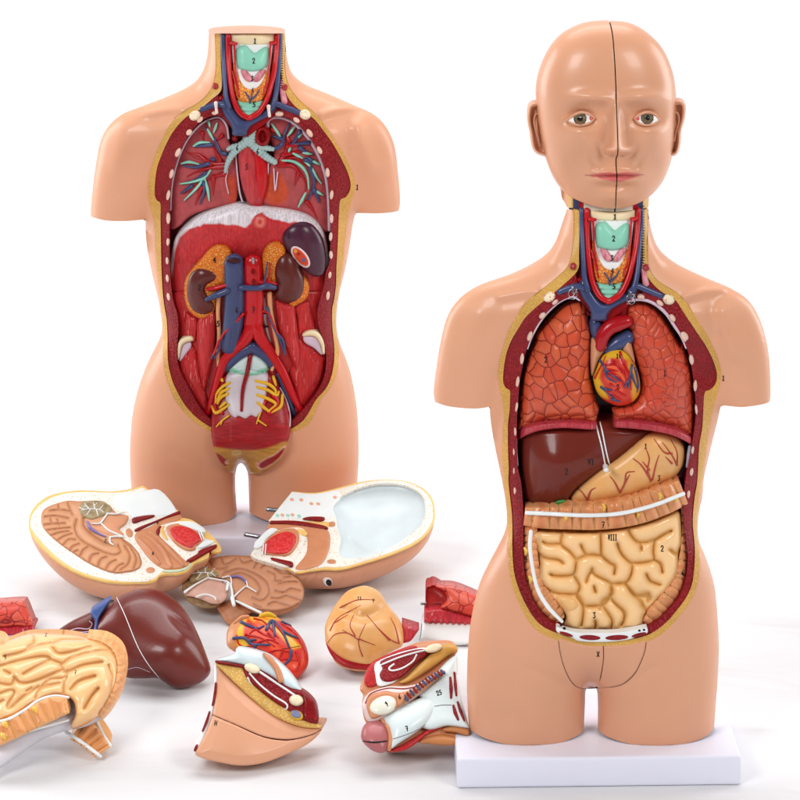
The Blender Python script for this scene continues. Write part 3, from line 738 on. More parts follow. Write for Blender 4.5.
relief('lung_base', LBASE, spl(C5((188, 505), (240, 485), (300, 471), (400, 462), (480, 463), (575, 466), (588, 432), (588, 432), (583, 470), (572, 497), (480, 493), (400, 491), (300, 503), (235, 525), (190, 548), (185, 530)), 4), lambda px, py: La.s(px, np.minimum(py, 412)) - .001, h=bev(.003, 2.5), parent=l1, g=.8, thick=.03)
mark('2', *C5(332, 148)[0], 6, La.s, l1)
l2 = thing('lung', 'smoother orange red lung with fine lines inside the standing model, right of the heart', 'lung', 'lungs in the chest')
ro = spl(cat(B((128, 590), (150, 572), (190, 560), (230, 562), (280, 592), (330, 652), (370, 722), (402, 775)), D5((462, 70), (490, 145), (510, 235), (523, 350), (525, 450), (529, 555), (529, 555), (470, 520), (400, 494), (300, 472), (200, 460), (126, 458), (126, 458), (118, 425), (110, 396), (110, 396), (150, 386), (200, 371), (240, 330), (256, 270), (250, 220), (230, 150), (210, 80), (198, 10)), B((142, 700), (133, 640))), 4)
Lb = relief('lung_body', LUNGR, ro, RD0, h=lungh, parent=l2, g=1.2, thick=.006)
tubes('pleura_edge', PLEURA, [(A((448, 552), (420, 536), (385, 540), (335, 568), (285, 615), (243, 672), (210, 735), (188, 795)), [.8, 1.3, 1.3, 1.0, .5]), (B((140, 560), (180, 548), (232, 552), (282, 575), (332, 620), (372, 680), (404, 730), (430, 792)), [1.0, 1.6, 1.8, 1.6, .7])], rd(-.010), rt, lift=.3)
relief('lung_base', LBASE, spl(D5((126, 455), (200, 457), (300, 469), (400, 491), (470, 517), (530, 552), (527, 584), (470, 552), (400, 523), (300, 503), (200, 492), (122, 486)), 4), lambda px, py: Lb.s(px, np.minimum(py, 412)) - .001, h=bev(.003, 2.5), parent=l2, g=.8, thick=.03)
mark('1', *D5(376, 215)[0], 6, Lb.s, l2)
t = TubeMB()
for p in ([(445, 215), (425, 270), (395, 330), (355, 385)], [(395, 330), (420, 300)], [(340, 330), (380, 300)]): t.add(D5(*p), [.7, .5], Lb.s, lift=.3, n=6)
t.build('fissure_line', LUNG, l2)

# ---- heart with its great vessels
def heart_paint(o, Tz):
    return layers((206, 52, 34), (Tz((10, 300), (0, 140), (60, 80), (130, 70), (200, 90), (230, 150), (190, 150), (150, 140), (100, 140), (60, 165), (45, 240), (75, 300), (90, 345), (40, 330)), (222, 172, 40), 3),
                  (Tz((185, 140), (225, 170), (255, 260), (250, 330), (215, 370), (205, 300), (215, 230), (190, 190)), (220, 150, 44), 3),
                  (Tz((70, 175), (130, 190), (170, 240)), (232, 96, 60), 3, 3), (Tz((90, 240), (150, 300)), (232, 90, 54), 3, 3))
hr = thing('heart', 'small red heart with yellow fat and blue veins, set between the two lungs', 'heart')
ho = spl(D5((50, 150), (75, 115), (110, 95), (150, 95), (190, 120), (218, 160), (240, 210), (251, 270), (246, 320), (215, 360), (170, 378), (120, 375), (70, 350), (35, 310), (20, 265), (18, 235), (33, 190)), 4)
def hdep(px, py): return RD0 - RB0(px, py) * .55 - .012
Hr = relief('heart_muscle', PAINT, ho, hdep, infl=.95, parent=hr, g=.8, back='skirt', thick=.02, paint=heart_paint(0, D5))
t = TubeMB(); v = TubeMB()
for p in ([(75, 175), (130, 175), (160, 215)], [(110, 150), (150, 190), (185, 250)], [(60, 290), (110, 320), (160, 350)], [(150, 110), (170, 170), (200, 230), (205, 300)], [(90, 210), (150, 240), (175, 290)], [(130, 300), (180, 330)], [(25, 240), (45, 200), (80, 130)],
          [(80, 195), (140, 205)], [(90, 225), (130, 265)], [(165, 200), (185, 260)], [(100, 270), (150, 290)]): t.add(D5(*p), [1.3, .6], Hr.s, lift=.4, n=6)
for p in ([(50, 150), (80, 195), (110, 225), (150, 255)], [(75, 200), (90, 240), (130, 260)], [(55, 285), (85, 310), (120, 340)], [(75, 295), (110, 300)], [(210, 175), (200, 230), (190, 290)], [(205, 215), (235, 290)], [(195, 250), (170, 285)], [(225, 190), (240, 270), (235, 310)], [(110, 345), (150, 358)]): v.add(D5(*p), [1.5, .8], Hr.s, lift=.5, n=6)
t.build('coronary_artery', RED, hr); v.build('coronary_vein', BLUE, hr)
relief('auricle', M('auricle_paint', (206, 148, 112)), spl(D5((5, 48), (40, 48), (75, 64), (97, 92), (72, 112), (47, 148), (22, 215), (5, 215)), 4), lambda px, py: hdep(px, py) + .004, h=bev(.012, 7), parent=hr, g=.8, thick=.02)
relief('auricle', bpy.data.materials['auricle_paint'], spl(D5((160, 100), (175, 60), (192, 35), (205, 60), (225, 165), (190, 130)), 4), lambda px, py: hdep(px, py) + .002, h=bev(.010, 5), parent=hr, g=.8, thick=.02)
tube('aortic_arch', M('dark_vessel_paint', (168, 16, 26), rough=.24, coat=.3), A((552, 785), (566, 728), (598, 688), (640, 668), (690, 655)), [5.6, 7, 7.4, 7.6, 6], lambda px, py: hdep(px, py) - .004, hr, lift=.2, n=14)
tube('pulmonary_trunk', BLUE, A((590, 800), (640, 765), (690, 735)), [6, 7.5, 7], lambda px, py: hdep(px, py) + .002, hr, lift=.2, n=14)
tube('superior_vena_cava', BLUE, A((530, 660), (532, 700), (545, 760)), [7, 6.5, 5], lambda px, py: hdep(px, py) + .006, hr, lift=.2, n=14)
mark('2', *D5(141, 285)[0], 5, Hr.s, hr); mark('10', *D5(145, 130)[0], 4.6, Hr.s, hr)
# red muscle and windpipe stump behind the great vessels (fixed to the shell)
relief('windpipe_stump', GREEN, spl(A((545, 640), (600, 622), (612, 640), (600, 662), (552, 668)), 4), rd(-.03), h=bev(.008, 4), parent=rt, g=.8)
tube('aorta_root', DRED, A((640, 545), (625, 600), (600, 640)), [8, 9, 7], rd(-.026), rt, n=12)
tube('thymus_muscle', MRED2, A((665, 560), (655, 620)), [6, 7], rd(-.026), rt, n=12)

# ---- liver, stomach, bowel
LIVER = M('liver_paint', (110, 40, 30), rough=.26, coat=.22, spec=.15, mott=.05, mscale=18, grain=.06)
lv = thing('liver', 'smooth dark brown liver inside the standing model under the lungs, with a pale ligament', 'liver')
lvo = spl(z7((92, 200), (90, 150), (95, 100), (130, 60), (200, 45), (290, 50), (330, 35), (370, 35), (430, 60), (490, 75), (520, 98), (495, 122), (470, 140), (400, 190), (340, 230), (300, 255), (265, 280), (246, 305), (238, 326), (200, 331), (150, 327), (110, 319), (99, 300), (94, 250)), 4)
LVF = Field(lvo, 1.5)
def lvh(px, py, sd, u): return RB0(px, py) * .86 - .016 + np.tanh(LVF(px, py) / 34) * .020 + .015 * gauss(px, py, 556, 466, 30, 26) + .011 * np.sqrt(np.maximum(0, 1 - (1 - np.minimum(sd / 20, 1))**2)) - .015 - .020 * np.clip((434 - py) / 18, 0, 1)**1.5
Lv = relief('liver_lobe', LIVER, lvo, RD0, h=lvh, parent=lv, g=1.2, thick=.03)
t = TubeMB(); t.add(z7((322, 62), (330, 90), (345, 150), (356, 208)), .75, Lv.s, lift=.6); t.add(z7((338, 68), (346, 100), (358, 160), (370, 208)), .75, Lv.s, lift=.6); t.build('falciform_ligament', WHITE, lv)
relief('ligament_knob', WHITE, ell(*z7(357, 215)[0], 2.6, 2.5), lambda px, py: np.minimum(Lv.s(px, py), RD0 - RB0(px, py) * .86 - .016), h=bev(.004, 2), parent=lv, g=.5)
relief('gallbladder', M('gallbladder_paint', (84, 158, 84)), spl(z7((188, 328), (205, 313), (230, 309), (241, 318), (225, 329)), 4), lambda px, py: Lv.s(px, py) - .003, h=bev(.004, 3), parent=lv, g=.6)
mark('2', *z7(236, 220)[0], 6, Lv.s, lv); mark('VI', *z7(312, 190)[0], 5.4, Lv.s, lv)

STOM = M('stomach_paint', (232, 176, 112), kind='mottle', scale=22, c2=(224, 160, 92), bump=0, rough=.33, coat=.2)
st = thing('stomach', 'cream stomach with branching red vessels inside the standing model, beside the dark liver', 'stomach')
sto = spl(z7((500, 95), (555, 104), (594, 130), (602, 170), (594, 208), (572, 234), (540, 255), (500, 274), (440, 296), (380, 311), (320, 321), (275, 320), (250, 312), (250, 290), (300, 240), (400, 170), (460, 120)), 4)
SF = Field(sto, 1.5)
St = relief('stomach_body', STOM, sto, RD0, h=lambda px, py, sd, u: RB0(px, py) * .8 - .032 + .043 * np.sqrt(np.clip(SF(px, py) / 28, 0, 1)), parent=st, g=1.2, thick=.03)
def vessel_tree(t, pts, depth, r0=1.0, r1=.4, lift=.2):
    for p in pts: t.add(p, [r0, r1], depth, lift=lift, n=6)
VESS = M('stomach_vessel_paint', (176, 74, 56), rough=.35)
t = TubeMB()
vessel_tree(t, [z7(*p) for p in ([(495, 250), (485, 215), (490, 180), (478, 145)], [(492, 240), (465, 200), (440, 180)], [(500, 245), (510, 200), (520, 170)], [(400, 285), (385, 255), (370, 235)], [(400, 285), (415, 255), (420, 225), (445, 220)],
    [(300, 308), (285, 285), (270, 272)], [(300, 308), (310, 280), (325, 270)], [(575, 200), (560, 170), (530, 130)], [(575, 200), (575, 160), (555, 120)], [(560, 195), (540, 175)], [(490, 215), (470, 190)], [(560, 165), (535, 160), (505, 120)], [(415, 255), (430, 230)])], St.s, 1.15, .45)
t.build('stomach_vessel', VESS, st)
mark('1', *z7(480, 142)[0], 5, St.s, st); mark('3', *z7(521, 240)[0], 5.4, St.s, st)
relief('spleen', M('spleen_paint', (66, 30, 48), rough=.3), spl(z7((570, 240), (598, 190), (612, 150), (632, 140), (634, 200), (622, 235), (600, 250)), 4), rd(-.032), h=bev(.01, 6), parent=rt, g=1, thick=.02)
tubes('diaphragm_edge', M('grey_tendon', (172, 170, 186)), [(z7((616, 144), (613, 170), (607, 205)), [2.2, 2.6, 1.6]), (z7((80, 120), (78, 150), (84, 200)), [1.4, 2.0, 1.4])], rd(-.012), rt, lift=.2)

bw = thing('intestines', 'cream coiled small bowel framed by orange ridged colon inside the standing model', 'intestines')
def coils(name, outline, creases, d, hb, R, amp, parent, col, ccol, g=.8, thick=.02, mat=None, cw=1.1, edge=True, soft=False):
    A_ = np.concatenate([np.asarray(c, float)[:-1] for c in creases]); B_ = np.concatenate([np.asarray(c, float)[1:] for c in creases])
    if soft:   # each loop swells between its creases
        ol = np.asarray(outline, float); fx_ = np.arange(ol[:, 0].min() - 2, ol[:, 0].max() + 2, .6); fy_ = np.arange(ol[:, 1].min() - 2, ol[:, 1].max() + 2, .6)
        GX, GY = np.meshgrid(fx_, fy_); GP = np.stack([GX.ravel(), GY.ravel()], 1)
        kk = 6.0 * np.exp(-(_seg(GP, A_, B_)[0].reshape(GX.shape) / .55)**2)
        FH = np.sqrt(2 * poisson(sdf(GP, ol)[0].reshape(GX.shape), .6, kk, its=220))
        FH = FH / (1 + (FH / 13)**4)**.25
    def dist(px, py, sd):
        q = _seg(np.stack([np.ravel(px), np.ravel(py)], 1), A_, B_)[0].reshape(np.shape(px))
        return np.minimum(q, sd) if edge else q
    def h(px, py, sd, u):
        if soft: return hb(px, py) + amp * bil(FH, fx_, fy_, px, py)
        return hb(px, py) + amp * np.sqrt(np.maximum(0, 1 - (1 - np.minimum(dist(px, py, sd) / R, 1))**2))
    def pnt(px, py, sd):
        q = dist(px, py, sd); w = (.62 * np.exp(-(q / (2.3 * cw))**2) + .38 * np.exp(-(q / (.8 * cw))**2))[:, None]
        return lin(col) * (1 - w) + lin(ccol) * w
    return relief(name, mat or PAINT, outline, d, h=h, parent=parent, g=g, thick=thick, paint=pnt)
def S(f, *p): return spl(f(*p), 5, closed=False)
si_o = spl(z7((130, 402), (200, 405), (300, 407), (380, 400), (440, 390), (500, 374), (560, 350), (584, 345), (590, 380), (590, 440), (580, 470), (578, 530), (545, 585), (515, 615), (476, 662), (474, 706), (474, 706), (420, 715), (340, 711), (260, 715), (226, 690), (226, 690), (232, 660), (200, 620), (160, 590), (146, 545), (152, 500), (140, 440), (128, 420)), 4)
cr = [S(E6, *p) for p in ([(325, 380), (360, 395), (437, 392)], [(285, 440), (340, 478), (420, 492), (450, 512)], [(447, 322), (440, 395), (490, 440), (532, 490)], [(532, 492), (600, 462), (690, 466)], [(560, 400), (580, 440), (600, 463)],
     [(680, 310), (684, 400), (690, 465), (740, 512), (770, 530), (764, 580)], [(370, 580), (400, 590), (480, 590), (520, 570), (532, 495)], [(520, 592), (548, 640), (552, 665), (536, 700)], [(630, 545), (605, 590), (592, 630)], [(632, 560), (650, 585), (720, 622), (750, 640)],
     [(300, 620), (350, 670), (420, 698), (500, 704), (536, 700)], [(750, 640), (745, 690), (715, 735), (680, 772), (590, 778)], [(640, 655), (650, 690)], [(580, 778), (560, 740), (536, 702)])]
cr += [S(G6, *p) for p in ([(105, 390), (130, 450), (170, 495), (200, 515)], [(170, 300), (190, 340), (240, 385), (330, 370), (400, 330), (440, 312)], [(250, 385), (255, 430)], [(335, 370), (328, 440), (330, 490), (270, 508), (200, 512)], [(330, 490), (372, 515), (385, 570)],
     [(200, 515), (192, 580), (155, 632), (70, 640)], [(430, 430), (462, 452), (505, 440)], [(285, 580), (310, 622), (372, 646)], [(155, 632), (200, 700), (242, 732), (262, 775)], [(240, 712), (300, 700), (292, 740)], [(70, 640), (76, 700), (20, 742), (0, 790)])]
cr += [S(H5, *p) for p in ([(232, 178), (265, 232), (262, 300), (255, 330)], [(405, 130), (400, 180), (360, 225), (270, 230)], [(405, 190), (430, 220), (472, 260), (470, 300), (455, 330)], [(360, 225), (400, 280), (411, 310), (400, 362)], [(410, 122), (470, 118), (520, 170), (548, 190), (570, 235), (586, 262)], [(325, 305), (330, 320), (325, 345)], [(550, 185), (600, 182), (592, 210)])]
COLON = M('colon_paint', None, rough=.28, coat=.3, mott=.12, mscale=70)
GUT = M("bowel_paint", None, rough=.22, coat=.5, mott=.06, mscale=30)
def gutB(px, py): return RB0(px, py) * .9 - .010
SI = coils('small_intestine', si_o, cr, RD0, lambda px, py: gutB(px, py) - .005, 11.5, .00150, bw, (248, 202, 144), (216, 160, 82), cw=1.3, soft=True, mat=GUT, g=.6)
# colon pieces: ridged band
def band(center, halfw, n=6):
    c = spl(center, n, closed=False); hw = np.interp(np.linspace(0, 1, len(c)), np.linspace(0, 1, len(np.atleast_1d(halfw))), np.atleast_1d(halfw))
    t = np.gradient(c, axis=0); t /= np.linalg.norm(t, axis=1)[:, None]; nn = np.stack([-t[:, 1], t[:, 0]], 1)
    return np.concatenate([c + nn * hw[:, None], (c - nn * hw[:, None])[::-1]]), c, nn, hw
def haustra(c, nn, hw, step):
    s = np.concatenate([[0], np.cumsum(np.linalg.norm(np.diff(c, axis=0), axis=1))]); out = []
    for k in np.arange(step * .6, s[-1], step):
        i = np.searchsorted(s, k + random.uniform(-.24, .24) * step); i = min(max(i, 1), len(c) - 2)
        out.append(np.stack([c[i] + nn[i] * hw[i] * 1.05, c[i] - nn[i] * hw[i] * 1.05]))
    return out
def colon(name, center, halfw, d, hb, parent, step=9.5, R=5.5, amp=.006, g=.8, thick=.02, col=(206, 120, 72), c2=(236, 176, 122)):
    o, c, nn, hw = band(center, halfw)
    o = np.concatenate([o[:1], o]) if False else o
    cr = haustra(c, nn, hw, step)
    fc = Field(o, 1.5)
    return coils(name, o, cr, d, lambda px, py: hb(px, py) + fc(px, py) * .0006, R, amp, parent, col, c2, g=g, thick=thick, cw=2.6, edge=False, mat=COLON), c
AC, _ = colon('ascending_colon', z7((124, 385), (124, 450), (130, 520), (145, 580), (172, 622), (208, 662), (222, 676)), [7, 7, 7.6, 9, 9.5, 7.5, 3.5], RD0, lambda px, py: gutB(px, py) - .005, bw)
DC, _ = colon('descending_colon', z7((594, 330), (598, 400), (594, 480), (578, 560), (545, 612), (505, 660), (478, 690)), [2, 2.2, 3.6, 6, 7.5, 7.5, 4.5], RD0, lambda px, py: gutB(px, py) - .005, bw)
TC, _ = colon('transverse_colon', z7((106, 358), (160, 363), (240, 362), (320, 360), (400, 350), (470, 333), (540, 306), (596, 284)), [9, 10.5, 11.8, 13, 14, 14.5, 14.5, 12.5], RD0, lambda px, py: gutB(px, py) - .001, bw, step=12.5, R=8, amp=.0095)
t = TubeMB(); t.add(z7((112, 347), (180, 350), (300, 355), (400, 349), (500, 325), (596, 288)), 2.0, TC.s, lift=1.6, flat=.7); t.build('colon_ligament', WHITE, bw)
t = TubeMB(); t.add(z7((126, 404), (123, 450), (130, 510), (146, 580), (178, 636), (222, 682)), [2.0, 2, 1.8, 2, 2.2, 1.6], rd(.004), lift=.0, flat=.7); t.build('colon_ligament', WHITE, bw)
relief('caecum', PAINT, spl(z7((196, 600), (230, 592), (262, 606), (278, 632), (262, 652), (232, 655), (206, 630)), 4), lambda px, py: SI.s(px, py) + .004, h=bev(.006, 8), parent=bw, g=.8, thick=.01, paint=layers((238, 186, 122)))
FTAG = M('fat_tag_paint', (232, 186, 82))
for p in ((232, 362), (455, 352), (523, 296), (350, 330), (570, 305), (124, 552), (110, 465)):
    x, y = z7(p)[0]; t = TubeMB(); t.add([(x - 1, y - 3), (x + .5, y), (x - .5, y + 3.5)], [1.4, 2.2, .8], lambda px, py: np.minimum(TC.s(px, py), rd(-.006)(px, py)), lift=.3, n=7, sub=3); t.build('fat_tag', FTAG, bw)
for ch, p, o in (('VIII', (378, 423), SI), ('7', (349, 384), TC), ('2', (531, 457), SI), ('3', (322, 662), SI), ('6', (594, 531), DC), ('4', (112, 487), AC)):
    mark(ch, *z7(p)[0], 5.6, o.s, bw, wd=.42 if len(ch) > 2 else .62)

# ---- the slab
bx = box('display_slab', PLATE, .0633, .391, -.0725, .10, .0, .0343); yaw(bx, 1.5); tag(bx, 'white slab under the standing torso with a head, nearest the front edge', 'display base')
# ================================================================== HEAD (two halves on the right torso)
FACE = M('face_paint', None, rough=.36, spec=.45, coat=.15, mott=.03, mscale=9, grain=.03)
SKC = (219, 158, 123)
h_out = spl(t5((340, 40), (420, 50), (490, 90), (545, 150), (580, 230), (594, 310), (596, 380), (592, 450), (585, 530), (568, 600), (540, 660), (495, 710), (430, 745), (360, 757), (290, 750), (230, 730), (180, 703), (140, 660), (110, 600), (88, 530), (72, 450), (62, 370), (60, 290), (75, 220), (110, 145), (160, 88), (230, 52), (290, 41)), 5)
h_fo = h_out.copy(); h_fo[:, 1] = np.where(h_fo[:, 1] > 190, 190 + (h_fo[:, 1] - 190) * 2.3, h_fo[:, 1])
HF = Field(h_fo, 1.5)
seam = spl(t5((338, 30), (352, 90), (360, 180), (365, 280), (368, 380), (371, 450), (373, 540), (366, 572), (369, 640), (366, 700), (364, 775)), 5, closed=False)
def headh(px, py, sd=None, u=None):
    px = np.asarray(px, float); py = np.asarray(py, float)
    b = HF(px, py) * MR; b = b / (1 + (b / .076)**5)**.2
    xm = np.interp(py, seam[:, 1], seam[:, 0]); q = np.abs(px - xm)
    r = np.zeros_like(px)
    r += 0.0080 * np.exp(-((py - 97 - ((q - 30) / 30)**2 * 2.5) / 6.5)**2) * np.exp(-((q - 22) / 22)**2)          # brow ridge
    for cx in (579.5, 647.5):
        r -= .0125 * gauss(px, py, cx, 116, 14, 10); r -= .003 * gauss(px, py, xm + (cx - 613.5) * .40, 112, 6, 8)
        r += .0028 * gauss(px, py, cx, 130, 14, 6)
    r -= .0015 * gauss(px, py, xm, 106, 6, 6)
    # nose
    t = np.clip((py - 104) / 46, 0, 1); end = 1 / (1 + np.exp((py - 153.5) / 1.1))
    r += (.007 + .023 * t**1.2) * np.exp(-(q / (4.6 + 3.2 * t))**2) * np.clip((py - 98) / 8, 0, 1) * end
    for sx in (-1, 1):
        r += .0075 * gauss(px, py, xm + sx * 9.5, 149.5, 4.8, 4.6) * end
        r -= .003 * gauss(px, py, xm + sx * 16, 152, 3, 8, sx * .5)
        r -= .0035 * gauss(px, py, xm + sx * 4.6, 155.2, 2.2, 1.2)
        r += .006 * gauss(px, py, xm + sx * 36, 138, 15, 13)             # cheekbone
        r -= .0035 * gauss(px, py, xm + sx * 38, 170, 12, 16); r -= .0022 * gauss(px, py, xm + sx * 22, 164, 3, 10, sx * .5)
    # mouth
    r += .0045 * gauss(px, py, xm, 176, 26, 13)
    r += .0052 * gauss(px, py, xm, 172.6, 22, 2.8) + .0066 * gauss(px, py, xm, 180, 18, 3.4)
    r -= .0036 * np.exp(-((py - 176 + .4 * np.cos(q / 6)) / 1.1)**2) * np.exp(-(q / 21)**4)
    r -= .003 * gauss(px, py, xm, 186.5, 15, 3) ; r -= .0012 * gauss(px, py, xm, 163, 2, 6)
    r += .0075 * gauss(px, py, xm, 197, 13, 8)
    return b + r * np.clip(HF(px, py) / 18, 0, 1)
lips = t5((262, 630), (300, 622), (340, 618), (367, 622), (395, 617), (430, 620), (462, 627), (430, 640), (400, 650), (367, 655), (330, 649), (295, 640))
lips = spl(lips, 4)
dHd = lambda px, py: RD0 - headh(px, py)
def facep(px, py, sd):
    return layers(SKC, (lips, (206, 98, 92), 1.4), (t5((250, 630), (320, 634), (367, 634), (420, 632), (470, 628)), (150, 62, 58), .8, .35))(px, py, sd)
PUPIL = M('pupil_paint', (8, 6, 6), rough=.2, coat=.5)
EYEW = M('eye_white', (240, 238, 234), rough=.25, coat=.2, mott=.02); IRIS = M('iris_paint', (132, 108, 76), rough=.35, coat=.1, kind='mottle', scale=900, c2=(70, 60, 48)); CARU = M('eye_corner_paint', (206, 90, 84))
for side in (0, 1):
    xs_ = seam[:, 0] + (-.5 if side == 0 else .5)
    sm = np.stack([xs_, seam[:, 1]], 1)
    top, bot = h_out[:, 1].min() - 5, h_out[:, 1].max() + 5
    if side == 0: cut = np.concatenate([sm, [[450, bot], [450, top]]])
    else: cut = np.concatenate([sm, [[760, bot], [760, top]]])
    # half outline = head outline clipped by the seam
    keep = inside(h_out, cut)
    i0 = [i for i in range(len(h_out)) if keep[i] and not keep[i - 1]][0]
    half = np.roll(h_out, -i0, 0)[:keep.sum()]
    ys_ = np.linspace(half[-1, 1], half[0, 1], 90)
    ed = np.stack([np.interp(ys_, sm[:, 1], sm[:, 0]), ys_], 1)
    half = np.concatenate([half, ed])
    hd = thing('half_head', ('bald half of the standing head, left of the black seam, eye open', 'bald half of the standing head, right of the black seam, eye open')[side], 'model part', 'halves of the standing head')
    rel = relief('head_shell', FACE, half, RD0, h=headh, parent=hd, g=1.0, back='infl', backratio=1.0, infl=1, infl_outline=HF, paint=facep)
    if side == 0:
        sp_ = np.concatenate([np.stack([xs_ - 3, seam[:, 1]], 1), np.stack([xs_ + 4, seam[:, 1]], 1)[::-1]]); sp_ = sp_[(sp_[:, 1] > 23.5) & (sp_[:, 1] < 207)]
        relief('seam_shade_strip', GAP, sp_, RD0, h=lambda px, py, sd, u: headh(px, py) - .006, parent=hd, g=1, thick=.01)  # dark-coloured strip set inside the seam in place of real gap shade
    T5 = (lambda *p: t5(*p)) 
    eye = (((180, 419), (205, 401), (235, 394), (262, 401), (281, 412), (262, 428), (232, 435), (202, 431)), ((440, 413), (456, 401), (485, 393), (512, 402), (530, 419), (500, 433), (472, 434), (452, 426)))[side]
    eo = spl(t5(*eye), 5); ic = t5(((229, 414), (485, 411))[side])[0]
    ew = relief('eyeball', EYEW, eo, lambda px, py: dHd(px, py) - .0015, h=lambda px, py, sd, u: .0045 * np.sqrt(np.clip(1 - ((px - ic[0]) / 15)**2, 0, 1)), parent=hd, g=.5, thick=.008)
    ir = relief('iris', IRIS, ell(ic[0], ic[1], 5.9, 5.9), lambda px, py: ew.s(px, py) - .0003, h=bev(.0008, 3), parent=ew.o, g=.5, thick=.002)
    relief('iris_rim', INK, ell(ic[0], ic[1], 6.4, 6.4), lambda px, py: ew.s(px, py) - .0002, parent=ew.o, g=.5, thick=.001)
    relief('pupil', PUPIL, ell(ic[0], ic[1], 2.7, 2.7), lambda px, py: ir.s(px, py) - .0003, h=bev(.0004, 1), parent=ew.o, g=.35, thick=.001)
    co = t5(((272, 412), (448, 413))[side])[0]
    relief('eye_corner', CARU, ell(co[0], co[1], 2.0, 2.2), lambda px, py: ew.s(px, py) - .0004, h=bev(.0008, 1.2), parent=ew.o, g=.4, thick=.001)
    SKT = bpy.data.materials['skin_plastic']
    up = ((172, 424), (190, 410), (212, 397), (236, 390), (264, 397), (284, 412)) if side == 0 else ((437, 413), (455, 399), (485, 389), (514, 398), (536, 423))
    dn = ((176, 420), (204, 434), (232, 439), (264, 431), (284, 413)) if side == 0 else ((437, 414), (450, 429), (472, 438), (502, 436), (534, 420))
    tube('eyelid', SKT, t5(*up), [.7, 1.5, 1.7, 1.5, .7], lambda px, py: dHd(px, py) - .0048, hd, lift=.1, n=8)
    tube('eyelid', SKT, t5(*dn), [.6, 1.1, 1.2, 1.1, .6], lambda px, py: dHd(px, py) - .0042, hd, lift=.1, n=8)
    ear = (((70, 352), (45, 354), (30, 374), (28, 420), (37, 470), (45, 520), (60, 545), (88, 557), (108, 556), (102, 480), (92, 400), (84, 360)), ((588, 347), (615, 344), (632, 364), (629, 410), (616, 460), (612, 510), (602, 545), (584, 557), (562, 556), (572, 480), (578, 400), (580, 360)))[side]
    eo2 = spl(t5(*ear), 5)
    cx = t5(((62, 0), (598, 0))[side])[0][0]
    def earh(px, py, sd, u):
        e = .010 + .005 * np.exp(-((sd - 2.2) / 1.6)**2) - .004 * np.exp(-((sd - 5.5) / 2.2)**2)
        e += .004 * gauss(px, py, cx, 128, 2.2, 9, 0) * (sd > 3)
        return e * np.sqrt(np.clip(sd / 1.8, 0, 1)) + np.abs(px - (536, 678)[side]) * 0
    relief('ear', SKT, eo2, RD0 + .002, h=earh, parent=hd, g=.6, back='slab', thick=.012)
    hx_ = ([(84, 372), (66, 362), (46, 366), (38, 384), (36, 420), (46, 470), (52, 515)], [(576, 366), (596, 358), (614, 356), (623, 374), (621, 410), (608, 462), (604, 510)])[side]
    tube('ear_fold', SKT, t5(*hx_), [.9, 1.3, 1.2, .7], RD0 - .0105, hd, lift=.2, n=8)
    tube('ear_fold', SKT, t5(*(([(70, 395), (58, 400), (54, 430), (64, 470), (72, 500)], [(590, 390), (602, 394), (606, 425), (594, 468), (588, 500)])[side])), [.7, 1.1, .8], RD0 - .009, hd, lift=.1, n=8)
    # slice of neck carried by the head half
    ns = ([(561.5, 182), (561.5, 182), (561.5, 196), (565, 203), (567, 207.3), (567, 207.3), (590, 210.2), (614.2, 211.8), (614.2, 211.8), (614.2, 182), (614.2, 182)] if side == 0 else
          [(615.6, 182), (615.6, 182), (615.6, 211.8), (615.6, 211.8), (632, 210.2), (648.5, 207.3), (648.5, 207.3), (649, 196), (649, 182), (649, 182)])
    def neckp(px, py, sd):
        C = np.tile(lin(SKC), (len(px), 1))
        for a, b, c in ((567.6, 573, (206, 160, 78)), (573, 579, (62, 72, 112)), (579, 584, (180, 16, 26)), (584, 633, (226, 222, 206)), (633, 638, (180, 16, 26)), (638, 643, (62, 72, 112)), (643, 648.2, (206, 160, 78))):
            C[(px >= a) & (px < b)] = lin(c)
        return C
    relief('neck_slice', PAINT, spl(ns, 4), rd(-.0015), h=lambda px, py, sd, u: -.006 * np.clip((px - 573) / 8, 0, 1) * np.clip((643 - px) / 8, 0, 1), parent=hd, g=.6, back='slab', thick=.03, paint=neckp)
